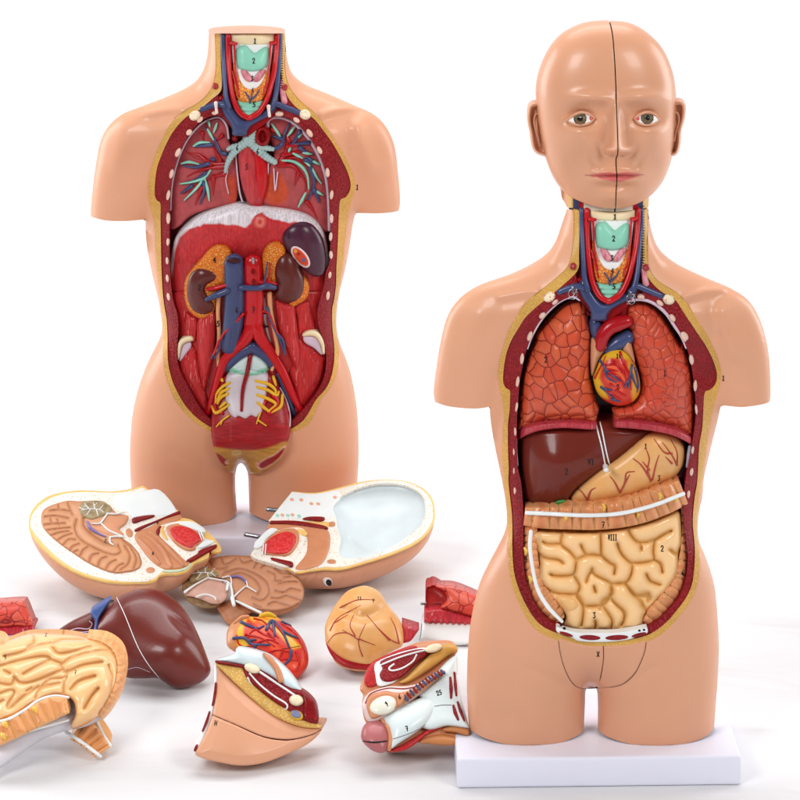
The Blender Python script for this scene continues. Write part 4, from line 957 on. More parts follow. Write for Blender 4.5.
# ================================================================== LEFT TORSO (emptied)
LD0 = 4.124; ML = LD0 / F
L1 = Z(140, 90, 6.667); L2 = Z(230, 90, 5.714); L3 = Z(140, 200, 6.667); L4 = Z(240, 200, 6.667); L5 = Z(150, 300, 8); L6 = Z(240, 300, 8); L7 = Z(170, 380, 5.714); L8 = Z(195, 20, 7.273)
M1 = Z(150, 100, 4); M2 = Z(150, 200, 4); M3 = Z(160, 300, 4.447); Q1 = Z(80, 10, 2.353); Q2 = Z(80, 200, 2.353)
l_sil = cat([(209, 33.3), (209, 33.3), (284.5, 33.3), (284.5, 33.3)],
    Q1((484, 85), (488, 118), (500, 150), (530, 175), (580, 196), (640, 222), (690, 245), (720, 275), (740, 320), (748, 380), (753, 440)),
    [(399.5, 207), (398.5, 211), (398.5, 211), (390, 212.5), (376, 213.4), (357, 213), (357, 213)],
    [(355, 215), (352.5, 226), (349, 249), (345, 270), (340, 290), (337.6, 305), (336.4, 320), (337.2, 332), (340, 344), (344.5, 355), (349.5, 369), (353, 384), (356, 402), (357.8, 420), (358.5, 440), (358.5, 460), (357, 485), (354, 505), (350, 514), (350, 514), (340, 519), (322, 524), (304, 527), (285, 525), (268, 521), (252, 514), (249.5, 512), (249.5, 512)],
    L7((452, 700), (447, 560), (440, 515), (420, 478), (405, 472), (390, 482), (378, 515), (372, 570), (378, 700)),
    [(237, 511), (237, 511), (233, 517), (224, 523), (210, 526.8), (192, 527), (172, 524), (152, 519), (136, 512), (134, 510), (134, 510), (131, 485), (130, 460), (130.3, 440), (132.3, 416), (136.3, 396), (142, 377), (149, 360), (155, 348), (160.3, 337), (162.3, 327), (160.8, 315), (158.5, 300), (154, 282), (150, 264), (147.3, 249), (145.8, 235), (145.6, 224),
    (146, 219.2), (146, 219.2), (127, 221), (106, 220.5), (92, 217), (92, 217)],
    Q1((25, 478), (30, 420), (38, 360), (48, 310), (66, 275), (100, 245), (150, 225), (215, 200), (265, 174), (288, 146), (299, 112), (302, 80)))
l_out = spl(l_sil, 4)
l_fo = ext(l_out, [(125, 240, 508, 60), (246, 360, 508, 60), (80, 144.5, 214, 45), (145.8, 147, 218.5, 45), (356.8, 405, 206, 45)])
k = (l_fo[:, 1] < 34) & (l_fo[:, 0] > 200) & (l_fo[:, 0] < 290); l_fo[k, 1] -= 60
LF = Field(l_fo, 2.5, creases=[([(148, 250), (152, 215), (157, 185), (162, 155)], 7, .02, .95), ([(354, 250), (356, 210), (356, 185), (351, 160)], 7, .02, .95), ([(243, 470), (243, 490)], 10, .01, 0)])
tl = lambda p: np.stack([236 + (np.asarray(p, float)[:, 0] - 595) * .95, 45.4 + (np.asarray(p, float)[:, 1] - 221.6) * .91], 1)
L_B = [(tl(np.array(l, float)), w, hh * 1.2) for l, w, hh in R_B]
def LB0(px, py):
    b = LF(px, py) * ML * .64
    return b / (1 + (b / .100)**5)**.2
def LBs(px, py): return LB0(px, py) + bumps(px, py, L_B) * np.clip(LF(px, py) / 20, 0, 1)
def lb(off=0.0): return lambda px, py: LD0 - LB0(px, py) - off
def LC(px, py): return LB0(px, py) * .62 - .012
def ld(off=0.0): return lambda px, py: LD0 - LC(px, py) - off

l_hole = spl(cat([(215, 33.5), (215, 33.5), (215.3, 47.5), (215.6, 61), (215, 75), (211.5, 87.4), (204.6, 97), (195, 104.5), (185, 110), (176, 117.5), (168.5, 127.5), (162.5, 138.5), (156.5, 151.5), (152, 165), (149, 180), (148.2, 192), (149.7, 204),
    (152.2, 214), (154.5, 224), (155.8, 240), (156.5, 260), (158, 275), (159.5, 290), (161, 305), (162.3, 320), (163, 337), (163.8, 350), (164.4, 362), (166, 375), (170, 388), (175, 400), (184, 412), (194.5, 422), (205, 429), (214, 433), (250, 440), (287, 434), (301, 429), (311, 421),
    (320.5, 400), (327.5, 392), (333.7, 381), (337.2, 369), (339, 356), (338.5, 346), (336.9, 335), (335.9, 325), (335.8, 314), (336.8, 303), (339.2, 290), (341.5, 276), (343.4, 262), (344.3, 247), (345.7, 234), (347.2, 222), (349.2, 210), (352, 200), (354.6, 191), (354.4, 180),
    (351.5, 170), (347, 160), (340, 148), (331.5, 135.5), (323, 123), (314, 112), (304, 104), (297, 97), (290, 87.4), (286, 75), (285, 61), (285, 33.5), (285, 33.5)]), 4)
l_hole[:, 0] = np.where((l_hole[:, 1] > 395) & (l_hole[:, 1] < 424) & (l_hole[:, 0] > 300), np.maximum(l_hole[:, 0], 0), l_hole[:, 0])
l_fatin = spl(cat([(220.4, 33.5), (220.4, 33.5), (220.8, 61), (221.8, 84), (220, 92), (212, 99), (204, 106), (199, 110), (192, 114), (185, 118), (175, 129), (167.7, 141), (161.7, 154.5), (157, 168), (155, 183), (154.7, 195), (157, 200.5), (160.5, 204), (160.5, 220), (161, 245), (161.3, 265),
    (162.5, 290), (164.5, 307), (166.7, 320), (167.5, 337), (167.5, 352), (168.4, 365), (172, 380), (177.3, 392), (184.5, 404.5), (194.5, 416), (205, 424), (214, 428), (250, 436), (287, 430), (301, 422.5), (308, 414), (316, 400), (325, 390), (330.6, 379), (333.7, 365), (334.4, 353), (334, 344),
    (332.7, 331), (332, 319), (332.3, 308), (334, 300), (336, 285), (336.4, 268), (337.5, 248), (338.3, 230), (339, 212), (340.5, 200), (346, 197), (350.5, 188), (349, 176), (342, 160), (333, 144), (323, 130), (313, 118), (303, 112), (296, 107), (289, 99), (285, 90), (281.5, 75), (280.3, 61), (281, 33.5), (281, 33.5)]), 4)
l_cav = spl(cat([(236, 130), (231, 124), (226, 121), (219.5, 115.8), (211, 116.5), (201.5, 121), (192.5, 130), (185, 141), (179, 154.5), (174.5, 168), (171.5, 183), (170, 198), (169.6, 215), (169.3, 245), (169.6, 262), (171, 284), (173, 300), (177.5, 315), (178.3, 330), (177, 347.5), (177.2, 360), (180, 371), (186, 383), (193, 396),
    (200, 408), (209, 418), (220, 425), (250, 430), (283, 426), (294, 419), (303, 410), (313, 398), (320, 387), (324.6, 375), (326.2, 359), (325, 348), (321, 333), (318, 322), (317.5, 311), (320, 300), (324, 286), (326, 272), (329.5, 262), (330.3, 245), (330.6, 225), (329.4, 210), (328.7, 194), (327, 177.5), (322.7, 163), (316.6, 149),
    (308.7, 136.5), (300, 126.5), (289.5, 118.6), (277, 115.5), (268.5, 118), (262, 126), (250, 134)]), 4)

lt = thing('anatomical_torso', 'headless emptied torso model showing kidneys, great vessels and pelvis, standing at the back', 'anatomical model')
lbody = relief('torso_shell', SKIN, l_out, LD0, h=lambda px, py, sd, u: LBs(px, py) - .0020 * np.clip(sdf(np.stack([px.ravel(), py.ravel()], 1), l_hole)[0].reshape(px.shape) / .8, 0, 1), parent=lt, g=1.25, holes=[inset(l_hole, 2.6, np.clip((l_hole[:, 1] - 112) / 20, 0, 1))], back='none', infl=1.0, infl_outline=LF)
ltback = relief('torso_back', SKIN, l_out, LD0, h=lambda px, py, sd, u: -np.minimum(LB0(px, py) * .8, .065), parent=lt, g=2.5, back='none')
foot(lbody.o, .0365); foot(ltback.o, .0365)
zt = float(P3(247, 33.3, LD0 - LB0(247, 35.))[2])
relief('neck_top', M('neck_top_paint', (206, 160, 136), rough=.6), spl([(209.2, 33.4), (209.2, 33.4), (208.6, 30), (214, 27.5), (230, 26), (247, 25.4), (264, 26), (279, 27.5), (285, 30), (284.6, 33.4), (284.6, 33.4)], 4), plane_depth((0, 0, zt), (0, 0, 1)), parent=lt, g=1, thick=.0)
rim('fat_layer', FAT, l_hole, l_fatin, LB0, LD0, -.0006, .0002, lt, lambda px, py: np.where(py < 36, .001, .012))
rim('muscle_layer', MCUT, l_fatin, l_cav, LB0, LD0, -.003, .0004, lt, lambda px, py: np.where(py < 110, .004, .06), more=[tl(NECKP)])
relief('cavity_wall', DARK, l_cav, LD0, h=lambda px, py, sd, u: LC(px, py) - .004, parent=lt, g=2, thick=.004)
neck(lt, tl, lambda off: lb(off), .94, top=34.0)
LRM = lambda px, py: LD0 - LB0(px, py) + .0055
ribs([(L1(400, 197), 4.4, 2.6, -.75), (L1(327, 283), 4.4, 3.0, -.8), (L1(253, 418), 2.8, 4.8, .4), (L1(210, 560), 2.4, 5, .2), (L1(188, 702), 2.4, 5.2, .1), (L3(188, 122), 2.2, 6, 0), (L3(186, 280), 2.0, 4.6, 0), (L3(180, 405), 2.1, 4.6, 0), (L3(181, 522), 2.2, 4.6, 0), (L3(188, 645), 2.5, 5, -.1),
      (L1(495, 155), 3.2, 2.2, .1), (L2(282, 138), 5, 2.7, .05), (L2(380, 172), 4.6, 2.7, .7), (L2(455, 247), 2.8, 4.6, -.6), (L2(512, 345), 2.6, 5, -.4), (L2(557, 473), 2.6, 5.2, -.15), (L2(580, 600), 2.4, 5.6, 0), (L2(580, 735), 2.3, 5.6, 0), (L4(605, 245), 2.3, 4.8, 0), (L4(608, 367), 2.2, 4.4, 0), (L4(600, 500), 2.1, 4.2, .1), (L4(587, 638), 2.3, 4.8, .15)], LRM, lt)
for c, rx, ry, rot in ((L1(365, 168), 6.2, 5.4, -.5), (L2(430, 138), 6.4, 5.6, .4)):
    relief('collarbone_end', CLAV, ell(c[0][0], c[0][1], rx, ry, rot, 30), LRM, h=bev(.0055, 3), parent=lt, g=.6, thick=.006)
STUB = M('peg_paint', (236, 214, 206))
for c in (L1(508, 92), L2(222, 98)):
    x, y = c[0]; tube('mounting_peg', STUB, [(x - .3, y - 1), (x, y + 4), (x + .6, y + 9)], [2.0, 1.4, 1.6], lb(.004), lt, n=8)
mark('1', *L2(728, 555)[0], 5, lambda px, py: LD0 - LBs(px, py), lt)

# --- chest
LSEC = M('lung_section_paint', None, kind='mottle', scale=160, bump=.06, streak=(.9, 1.06), rough=.36, mott=.1, mscale=60)
lsl = spl(cat(L1((592, 322), (576, 235), (530, 183), (472, 192), (412, 224), (357, 276), (307, 346), (267, 430), (237, 520), (215, 620), (205, 720), (203, 800)), L3((203, 190), (260, 175), (330, 110), (430, 70), (520, 45), (590, 35)), L1((640, 750), (660, 600), (640, 440), (600, 360))), 4)
lsp = layers((180, 78, 82), (L1((560, 570), (640, 560), (660, 640), (672, 745), (600, 755), (580, 700)), (186, 66, 46), 6), (L1((480, 600), (545, 600), (560, 680), (560, 760), (490, 760)), (170, 72, 72), 6))
ls1 = relief('lung_section', LSEC, lsl, ld(.004), h=bev(.003, 5), parent=lt, g=1, thick=.006, paint=lsp)
rsl = spl(cat(L2((214, 205), (222, 168), (270, 153), (330, 168), (388, 208), (443, 268), (488, 338), (523, 416), (548, 500), (561, 600), (566, 700), (568, 800)), L2((530, 800), (480, 735), (400, 695), (300, 675), (170, 645), (200, 560), (220, 430), (250, 400), (245, 330))), 4)
rsp = layers((180, 78, 82), (ell(*L2(262, 565)[0], 14, 16.5), (196, 76, 44), 4), (L2((275, 450), (345, 480), (390, 530), (390, 620), (340, 660), (330, 560)), (170, 76, 78), 5))
ls2 = relief('lung_section', LSEC, rsl, ld(.004), h=bev(.003, 5), parent=lt, g=1, thick=.006, paint=rsp)
tubes('pleura_edge', PLEURA, [(L1((592, 322), (576, 235), (530, 183), (472, 192), (412, 224), (357, 276), (307, 346), (267, 430), (237, 520), (215, 620), (205, 720), (203, 800)), 1.1), (L2((214, 215), (222, 170), (270, 155), (330, 170), (388, 210), (443, 270), (488, 340), (523, 418), (548, 502), (561, 600), (566, 700), (568, 800)), 1.7)], ld(.007), lt, lift=.4)
ESO = M('gullet_paint', (192, 66, 70), kind='fiber', scale=40, stretch=(5, 5, 1), c2=(176, 50, 56), bump=.2, rough=.32)
ao = tube('chest_aorta', RED, L2((150, 320), (172, 400), (178, 480), (172, 560), (150, 650)), [7.5, 8, 8, 7.5, 6.5], ld(.004), lt, lift=.2, n=14)
es = tube('gullet', ESO, L1((705, 380), (715, 470), (722, 560), (738, 640), (765, 730)), [8.5, 9, 8.5, 8.5, 8], ld(.006), lt, lift=.45, n=16, flat=.7)
tubes('pericardium_edge', PLEURA, [(L1((640, 440), (650, 560), (665, 680), (682, 742)), .9), (L2((220, 420), (214, 490), (195, 570), (170, 640)), .8), (L2((250, 450), (258, 575), (272, 470)), .7), (L1((585, 540), (572, 600), (590, 690)), .6)], ld(.010), lt, lift=.4)
# windpipe with rings
def ringed(name, mat, path, r, depth, parent, step=3.3, **k):
    p = spl(path, 12, closed=False); s_ = np.concatenate([[0], np.cumsum(np.linalg.norm(np.diff(p, axis=0), axis=1))])
    rr = np.interp(s_, np.linspace(0, s_[-1], len(r)), r) * (1 + .09 * np.sin(s_ / step * 2 * math.pi))
    q = np.linspace(0, s_[-1], int(s_[-1] * 3)); pp = np.stack([np.interp(q, s_, p[:, 0]), np.interp(q, s_, p[:, 1])], 1)
    r2 = np.interp(q, np.linspace(0, s_[-1], len(r)), r) * (1 + .075 * np.sin(q / step * 2 * math.pi))
    return TubeMB().add(pp, r2, depth, smooth=False, sub=1, n=12, **k).build(name, mat, parent)
ringed('windpipe', PALE, L1((750, 265), (745, 310), (740, 350)), [5.2, 5, 4.8], ld(.016), lt)
ringed('bronchus', PALE, L1((735, 335), (680, 368), (632, 410), (600, 455), (580, 500), (570, 545)), [4.6, 4.3, 3.8, 3.3, 2.6, 1.8], ld(.016), lt)
ringed('bronchus', PALE, L2((95, 275), (130, 312), (170, 350), (212, 385), (258, 412)), [4.6, 4.3, 4, 3.6, 2.9], ld(.016), lt)
ringed('bronchus', PALE, L2((150, 320), (200, 330), (245, 338)), [3.4, 3.2, 2.2], ld(.017), lt)
ringed('bronchus', PALE, L1((670, 375), (620, 380), (585, 395)), [3.4, 3, 2.0], ld(.017), lt)
x, y = L2(185, 265)[0]
av = relief('vessel_stump', DRED, ell(x, y, 8.2, 10.6), ld(.02), h=lambda px, py, sd, u: .006 * np.sqrt(np.clip(sd / 3, 0, 1)) - .010 * np.clip((sd - 3.6) / 3, 0, 1), parent=lt, g=.6, thick=.012)
relief('vessel_stump', DRED, ell(*L1(632, 325)[0], 3, 2.6), ld(.016), h=bev(.003, 2), parent=lt, g=.5)
# bronchial trees
def multi(name, mat, T, lst, r, depth, parent, lift=.5):
    t = TubeMB()
    for p in lst: t.add(T(*p), r if not isinstance(p[-1], float) else r, depth, lift=lift, n=7)
    return t.build(name, mat, parent)
RA = M('lung_artery_paint', (172, 16, 26), rough=.28, coat=.3)
multi('lung_vein', RA, L1, [[(572, 490), (500, 492), (450, 470), (360, 445), (310, 410)], [(540, 480), (500, 400), (470, 350)], [(572, 510), (470, 520), (380, 545), (315, 578)], [(570, 556), (490, 580), (440, 612)], [(490, 575), (488, 640), (490, 705)], [(390, 640), (330, 670), (290, 695)], [(410, 650), (370, 765)], [(415, 285), (425, 335)], [(548, 302), (505, 345)], [(440, 470), (390, 430), (330, 420)], [(470, 495), (430, 440)]], [2.6, 1.7, 1, .5], ls1.s, lt)
multi('lung_artery', BLUE, L1, [[(580, 425), (540, 415), (515, 370), (485, 310), (430, 248)], [(480, 365), (410, 372), (357, 378)], [(460, 490), (360, 515), (280, 503)], [(440, 555), (370, 600), (300, 622)], [(345, 640), (272, 690)], [(425, 610), (428, 680), (400, 758)], [(490, 462), (465, 455)]], [2.3, 1.5, .7], lambda px, py: ls1.s(px, py) - .002, lt)
multi('bronchial_branch', GREEN, L1, [[(455, 205), (466, 245)], [(514, 222), (490, 285)], [(450, 262), (492, 335)], [(356, 374), (400, 350), (465, 350)], [(275, 490), (330, 480), (392, 495)], [(470, 535), (430, 582), (350, 612), (268, 626)], [(430, 582), (380, 650), (295, 735)], [(430, 588), (450, 660), (462, 738)]], [1.0, 1.6, .7], lambda px, py: ls1.s(px, py) - .003, lt)
multi('lung_vein', RA, L2, [[(275, 425), (320, 350), (332, 290), (385, 215)], [(275, 425), (360, 385), (420, 420), (492, 485)], [(275, 430), (350, 432), (405, 480), (432, 540), (428, 605)], [(325, 325), (420, 300), (458, 288)], [(240, 225), (305, 265)], [(300, 372), (400, 350), (430, 330)], [(390, 475), (370, 545)], [(440, 640), (470, 680), (500, 735)], [(335, 290), (320, 230)]], [2.6, 1.8, 1, .5], ls2.s, lt)
multi('lung_artery', BLUE, L2, [[(258, 335), (295, 312), (312, 250), (342, 188)], [(400, 235), (370, 290), (345, 322)], [(452, 300), (370, 310)], [(400, 330), (430, 352), (475, 366)], [(430, 400), (482, 422)], [(458, 440), (482, 530), (448, 625)], [(482, 570), (512, 642)], [(300, 280), (240, 262)], [(465, 400), (440, 385)]], [2.4, 1.7, .9], lambda px, py: ls2.s(px, py) - .002, lt)
multi('bronchial_branch', GREEN, L2, [[(238, 195), (270, 240), (292, 275)], [(368, 212), (328, 264)], [(408, 253), (378, 277)], [(335, 352), (345, 328)], [(360, 362), (415, 390)], [(295, 402), (360, 408), (412, 440), (442, 490), (450, 565)], [(425, 408), (460, 440), (490, 490), (522, 535)], [(465, 402), (518, 428)], [(432, 588), (410, 630), (390, 668)], [(482, 572), (532, 602)], [(418, 358), (468, 366)]], [1.0, 1.7, .7], lambda px, py: ls2.s(px, py) - .003, lt)
# --- diaphragm
DIA = M('diaphragm_paint', None, kind='fiber', scale=80, stretch=(5, 5, .5), streak=(.82, 1.2), bump=.4, dist=.001, rough=.32, mott=.1)
di_o = spl(M2((82, 300), (88, 200), (105, 145), (145, 98), (200, 57), (265, 32), (318, 16), (350, 10), (400, 16), (480, 26), (560, 37), (625, 55), (675, 92), (703, 150), (716, 230), (720, 292), (708, 385), (708, 385), (640, 375), (560, 380), (470, 372), (400, 372), (330, 372), (240, 372), (150, 380), (85, 395), (85, 395)), 4)
wb = spl(M2((70, 310), (80, 200), (95, 140), (140, 90), (200, 45), (300, 5), (400, 5), (560, 25), (640, 45), (700, 100), (730, 200), (730, 300), (712, 290), (700, 200), (680, 140), (640, 95), (590, 88), (540, 88), (480, 72), (445, 52), (412, 74), (385, 105), (330, 98), (265, 94), (200, 100), (140, 118), (112, 142), (96, 200), (88, 300)), 5)
rw = np.random.RandomState(3)
jag = wb + rw.normal(0, .55, wb.shape)
dip = layers((190, 46, 50), (spl(M2((380, 100), (420, 110), (470, 120), (430, 240), (410, 330), (370, 330), (350, 200)), 4), (182, 40, 44), 6), (jag, (216, 208, 214), 1.6), (M2((90, 200), (110, 145), (200, 62), (330, 18), (400, 22), (560, 42), (640, 62), (690, 130), (712, 260)), (232, 226, 230), 2.5, 2.2))
dia = relief('diaphragm', DIA, di_o, ld(.006), h=lambda px, py, sd, u: .020 * np.sqrt(np.maximum(0, 1 - (1 - np.minimum(sd / 16, 1))**2)) * np.clip((264 - py) / 40 + .1, .1, 1), parent=lt, g=.9, thick=.012, paint=dip)
hx, hy = M2(440, 88)[0]
relief('gullet_opening', PAINT, ell(hx, hy, 7.2, 8.2), dia.s, h=lambda px, py, sd, u: .004 * np.sqrt(np.clip(sd / 4, 0, 1)) - .002 * gauss(px, py, hx, hy + 1, 3, 3), parent=lt, g=.6, thick=.004, paint=layers((196, 66, 64), (ell(hx, hy, 4.6, 5.2), (214, 110, 98), 1.5), (ell(hx, hy, 2, 2.2), (190, 60, 56), 1)))
# --- abdomen
def Lrel(name, mat, pts, off, hb, parent=None, **k): return relief(name, mat, spl(pts, 4), ld(off), h=hb, parent=parent or lt, **{**dict(g=1, thick=.01), **k})
bwall = Lrel('back_wall_muscle', MRED, cat(M2((82, 375), (330, 370), (500, 370), (710, 370)), L6((620, 60), (690, 400), (660, 600), (560, 800)), L7((700, 230), (480, 180), (226, 222)), L5((215, 480), (225, 200))), .010, bev(.002, 4), g=2)
TEND = M('tendon_paint', (182, 194, 200), rough=.35)
Lrel('tendon_strip', TEND, L5((222, -10), (285, -10), (268, 130), (248, 255), (236, 275), (228, 150)), .008, bev(.003, 4))
Lrel('tendon_strip', TEND, L6((545, -10), (606, -10), (620, 150), (627, 255), (600, 232), (575, 120)), .008, bev(.003, 4))
Lrel('hip_muscle', MRED, cat(L5((222, 485), (262, 420), (332, 350), (378, 420), (402, 560), (440, 690), (470, 800)), L7((225, 200), (226, 222), (160, 158), (100, 78), (55, -10))), .010, bev(.010, 12))
Lrel('hip_muscle', MRED, cat(L6((462, 300), (520, 335), (600, 385), (662, 445), (690, 462), (672, 600), (632, 700), (572, 795)), L7((706, 232), (694, 190)), L6((430, 740), (385, 600), (420, 480))), .010, bev(.010, 12))
Lrel('back_muscle', MRED, L5((285, 95), (340, 125), (382, 150), (374, 300), (352, 335), (262, 275), (272, 180)), .012, bev(.007, 7))
Lrel('back_muscle', MRED, L6((440, 40), (548, 5), (582, 120), (602, 245), (510, 262), (470, 292), (455, 150)), .012, bev(.007, 7))
Lrel('loin_muscle', MRED, L5((378, 170), (420, 120), (520, 90), (528, 250), (522, 400), (492, 520), (452, 690), (420, 720), (388, 530), (372, 380), (374, 250)), .014, bev(.012, 10))
Lrel('loin_muscle', MRED, L6((280, 0), (350, 10), (436, 40), (452, 150), (470, 300), (490, 450), (470, 560), (430, 540), (380, 420), (318, 290), (292, 120)), .014, bev(.012, 10))
Lrel('hip_bone', CREAM, L5((222, 478), (214, 400), (224, 340), (258, 304), (310, 288), (342, 296), (346, 325), (300, 337), (262, 362), (246, 412), (236, 462)), .020, bev(.005, 3), g=.7)
Lrel('hip_bone', CREAM, L6((498, 278), (530, 250), (590, 240), (642, 270), (677, 340), (682, 424), (660, 432), (648, 370), (608, 302), (560, 287), (510, 293)), .020, bev(.005, 3), g=.7)
Lrel('hip_tendon', LILAC, L5((238, 455), (264, 362), (318, 338), (330, 375), (285, 435), (240, 492)), .0185, bev(.003, 4), g=.7)
Lrel('hip_tendon', LILAC, L6((508, 295), (565, 288), (612, 306), (650, 372), (656, 440), (592, 385), (520, 342)), .0185, bev(.003, 4), g=.7)
KFAT = M('kidney_fat_paint', (232, 158, 56), kind='beads', scale=300, c2=(206, 104, 26), c3=(246, 200, 104), bump=.7, dist=.0016, rough=.33)
Lrel('kidney_fat', KFAT, M2((246, 190), (285, 178), (318, 194), (326, 230), (312, 260), (302, 340), (270, 352), (258, 440), (226, 472), (188, 470), (150, 432), (138, 380), (140, 322), (166, 280), (202, 240)), .020, bev(.006, 6))
Lrel('kidney_fat', KFAT, M2((455, 202), (475, 175), (510, 165), (540, 188), (552, 230), (632, 330), (627, 390), (592, 417), (560, 422), (500, 335), (462, 335), (448, 250)), .020, bev(.006, 6))
KID = M('kidney_paint', (92, 36, 32), rough=.27, spec=.3, coat=.15, mott=.15, mscale=30)
k1 = relief('kidney', KID, spl(M2((190, 268), (230, 273), (268, 288), (281, 312), (262, 330), (232, 342), (224, 360), (238, 385), (258, 408), (256, 440), (235, 461), (200, 463), (166, 442), (148, 402), (145, 350), (156, 300)), 4), ld(.020), infl=.85, parent=lt, g=.8, thick=.01)
k2 = relief('kidney', KID, spl(M2((530, 214), (556, 210), (586, 235), (606, 280), (621, 330), (616, 372), (596, 402), (560, 416), (520, 406), (499, 380), (506, 352), (494, 300), (499, 255), (514, 224)), 4), ld(.020), infl=.85, parent=lt, g=.8, thick=.01)
sp = relief('spleen', M('plum_spleen_paint', (72, 32, 52), rough=.28, coat=.12, spec=.3), spl(M2((538, 122), (568, 95), (610, 85), (652, 100), (688, 150), (702, 210), (703, 262), (692, 297), (660, 307), (630, 292), (590, 252), (550, 202), (530, 160)), 4), ld(.022), infl=.7, parent=lt, g=.8, thick=.012)
x, y = M2(602, 228)[0]
hl = relief('spleen_gate', PAINT, ell(x, y, 13, 6.6, .88), sp.s, h=bev(.002, 2), parent=sp.o, g=.5, thick=.004, paint=layers((228, 208, 208), (ell(x, y, 11, 4.8, .88), (206, 66, 34), 1), (ell(x - 2, y - 3, 2, 1.6), (150, 30, 26), .6), (ell(x + 3, y + 3, 2.2, 2), (92, 96, 130), .6), (ell(x - 5, y - 6, 1.6, 2), (226, 150, 60), .6)))
pad = lambda px, py: LD0 - LC(px, py) - .016
ivc = tube('lower_vena_cava', BLUE, M2((336, 246), (338, 340), (338, 420), (332, 500), (318, 590)), [9.8, 10.2, 10.2, 10.2, 8.5], pad, lt, lift=.6, n=20, flat=.75, cap=True)
x, y = M2(335, 247)[0]; dtop = lambda px, py: pad(px, py) - .008
relief('vessel_mouth', M('vessel_mouth_paint', (60, 14, 22)), ell(x, y - 1.0, 7.4, 2.6, .0), lambda px, py: pad(px, py) - .0205, h=bev(.001, 1), parent=ivc, g=.5, thick=.002)
abd = tube('belly_aorta', RED, M2((412, 246), (415, 330), (416, 420), (413, 500), (410, 540)), [9, 9.6, 9.8, 9.8, 5], pad, lt, lift=.5, n=20, flat=.7)
tubes('hip_artery', RED, [(M3((418, 30), (408, 100), (385, 165), (330, 222), (285, 270), (252, 370), (215, 500)), [4, 7, 6.4, 5, 4.6, 4, 3.2]), (M3((418, 30), (425, 100), (445, 165), (492, 235), (540, 312), (590, 422), (628, 492)), [4, 7, 6.4, 5, 4.6, 4, 3])], pad, lt, lift=lambda t: .1 + .8 * np.clip(t * 4, 0, 1), n=12)
tubes('hip_vein', BLUE, [(M3((412, 205), (355, 238), (312, 280), (290, 305)), [6, 6, 5, 3.4]), (M3((400, 205), (460, 238), (498, 280), (505, 300)), [6, 6, 5, 3.4]), (M3((526, 330), (562, 412), (595, 505)), [2.6, 3.4, 2.8]), (M3((262, 350), (238, 420), (222, 490)), [2, 3, 2.4])], lambda px, py: pad(px, py) + .003, lt, lift=.7, n=12)
tubes('kidney_vein', BLUE, [(M2((362, 350), (430, 352), (468, 344), (500, 350)), [2.8, 2.8, 3.2, 2.4]), (M2((312, 362), (268, 380), (226, 398)), [3.2, 3.4, 2])], lambda px, py: pad(px, py) - .016, lt, lift=.5, n=10)
tubes('kidney_artery', RED, [(M2((440, 330), (476, 330), (505, 336)), [2, 2.2, 1.4]), (M2((310, 340), (265, 352), (228, 356)), [2, 2.6, 1.6])], lambda px, py: pad(px, py) - .012, lt, lift=.4)
tubes('adrenal_vein', BLUE, [(M2((455, 342), (462, 300), (470, 250)), [1.3, .8])], lambda px, py: pad(px, py) - .015, lt); tubes('adrenal_artery', RED, [(M2((470, 335), (480, 290), (478, 250)), [1, .7])], lambda px, py: pad(px, py) - .014, lt)
for c in (M2(413, 288), M2(415, 328)):
    x, y = c[0]; relief('artery_stump', DRED, ell(x, y, 2.2, 2.4), lambda px, py: pad(px, py) - .0185, h=lambda px, py, sd, u: .002 * np.clip(sd / .8, 0, 1) - .002 * np.clip(sd - 1, 0, 1), parent=abd, g=.35, thick=.003)
x, y = M2(412, 242)[0]; tube('hook', STEEL, [(x, y - 2), (x + .4, y + 3)], [1.6, 1.2], lambda px, py: pad(px, py) - .021, lt)
tubes('ureter', M('ureter_paint', (222, 156, 108), rough=.3), [(M3((262, -30), (258, 60), (264, 150), (258, 250), (266, 345)), [2.6, 2.3, 2.3, 2, 1.6]), (M3((487, -30), (492, 50), (512, 150), (522, 230), (498, 310)), [2.6, 2.4, 2.3, 2.2, 1.8])], lambda px, py: pad(px, py) - .004, lt, lift=.6)
multi('gonadal_artery', RED, L5, [[(745, 112), (660, 200), (600, 260), (550, 330)], [(550, 330), (510, 440)]], [1.5, 1.2, 1], lambda px, py: pad(px, py) - .016, lt)
multi('gonadal_vein', BLUE, L5, [[(600, 245), (560, 330), (520, 410), (490, 470)], [(560, 330), (550, 400), (510, 470)]], [1.2, 1.3, .8], lambda px, py: pad(px, py) - .014, lt)
multi('gonadal_vein', BLUE, L6, [[(215, 60), (245, 160), (290, 260), (330, 350), (358, 440)], [(290, 260), (345, 330), (360, 430)]], [1.5, 1.3, .8], lambda px, py: pad(px, py) - .010, lt)
multi('gonadal_artery', RED, L6, [[(180, 90), (230, 110), (270, 200), (320, 300)]], [1.2, .8], lambda px, py: pad(px, py) - .011, lt)
Lrel('spine_edge', WHITE, L6((175, -10), (200, -10), (212, 90), (215, 180), (250, 340), (240, 335), (205, 260), (180, 120)), .012, bev(.004, 3), g=.7)
for c in ((205, 105), (210, 212)):
    x, y = L6(c)[0]; tube('lumbar_vessel', INK, [(x - 1.5, y), (x + 1.5, y)], 1.1, lambda px, py: pad(px, py) - .002, lt)
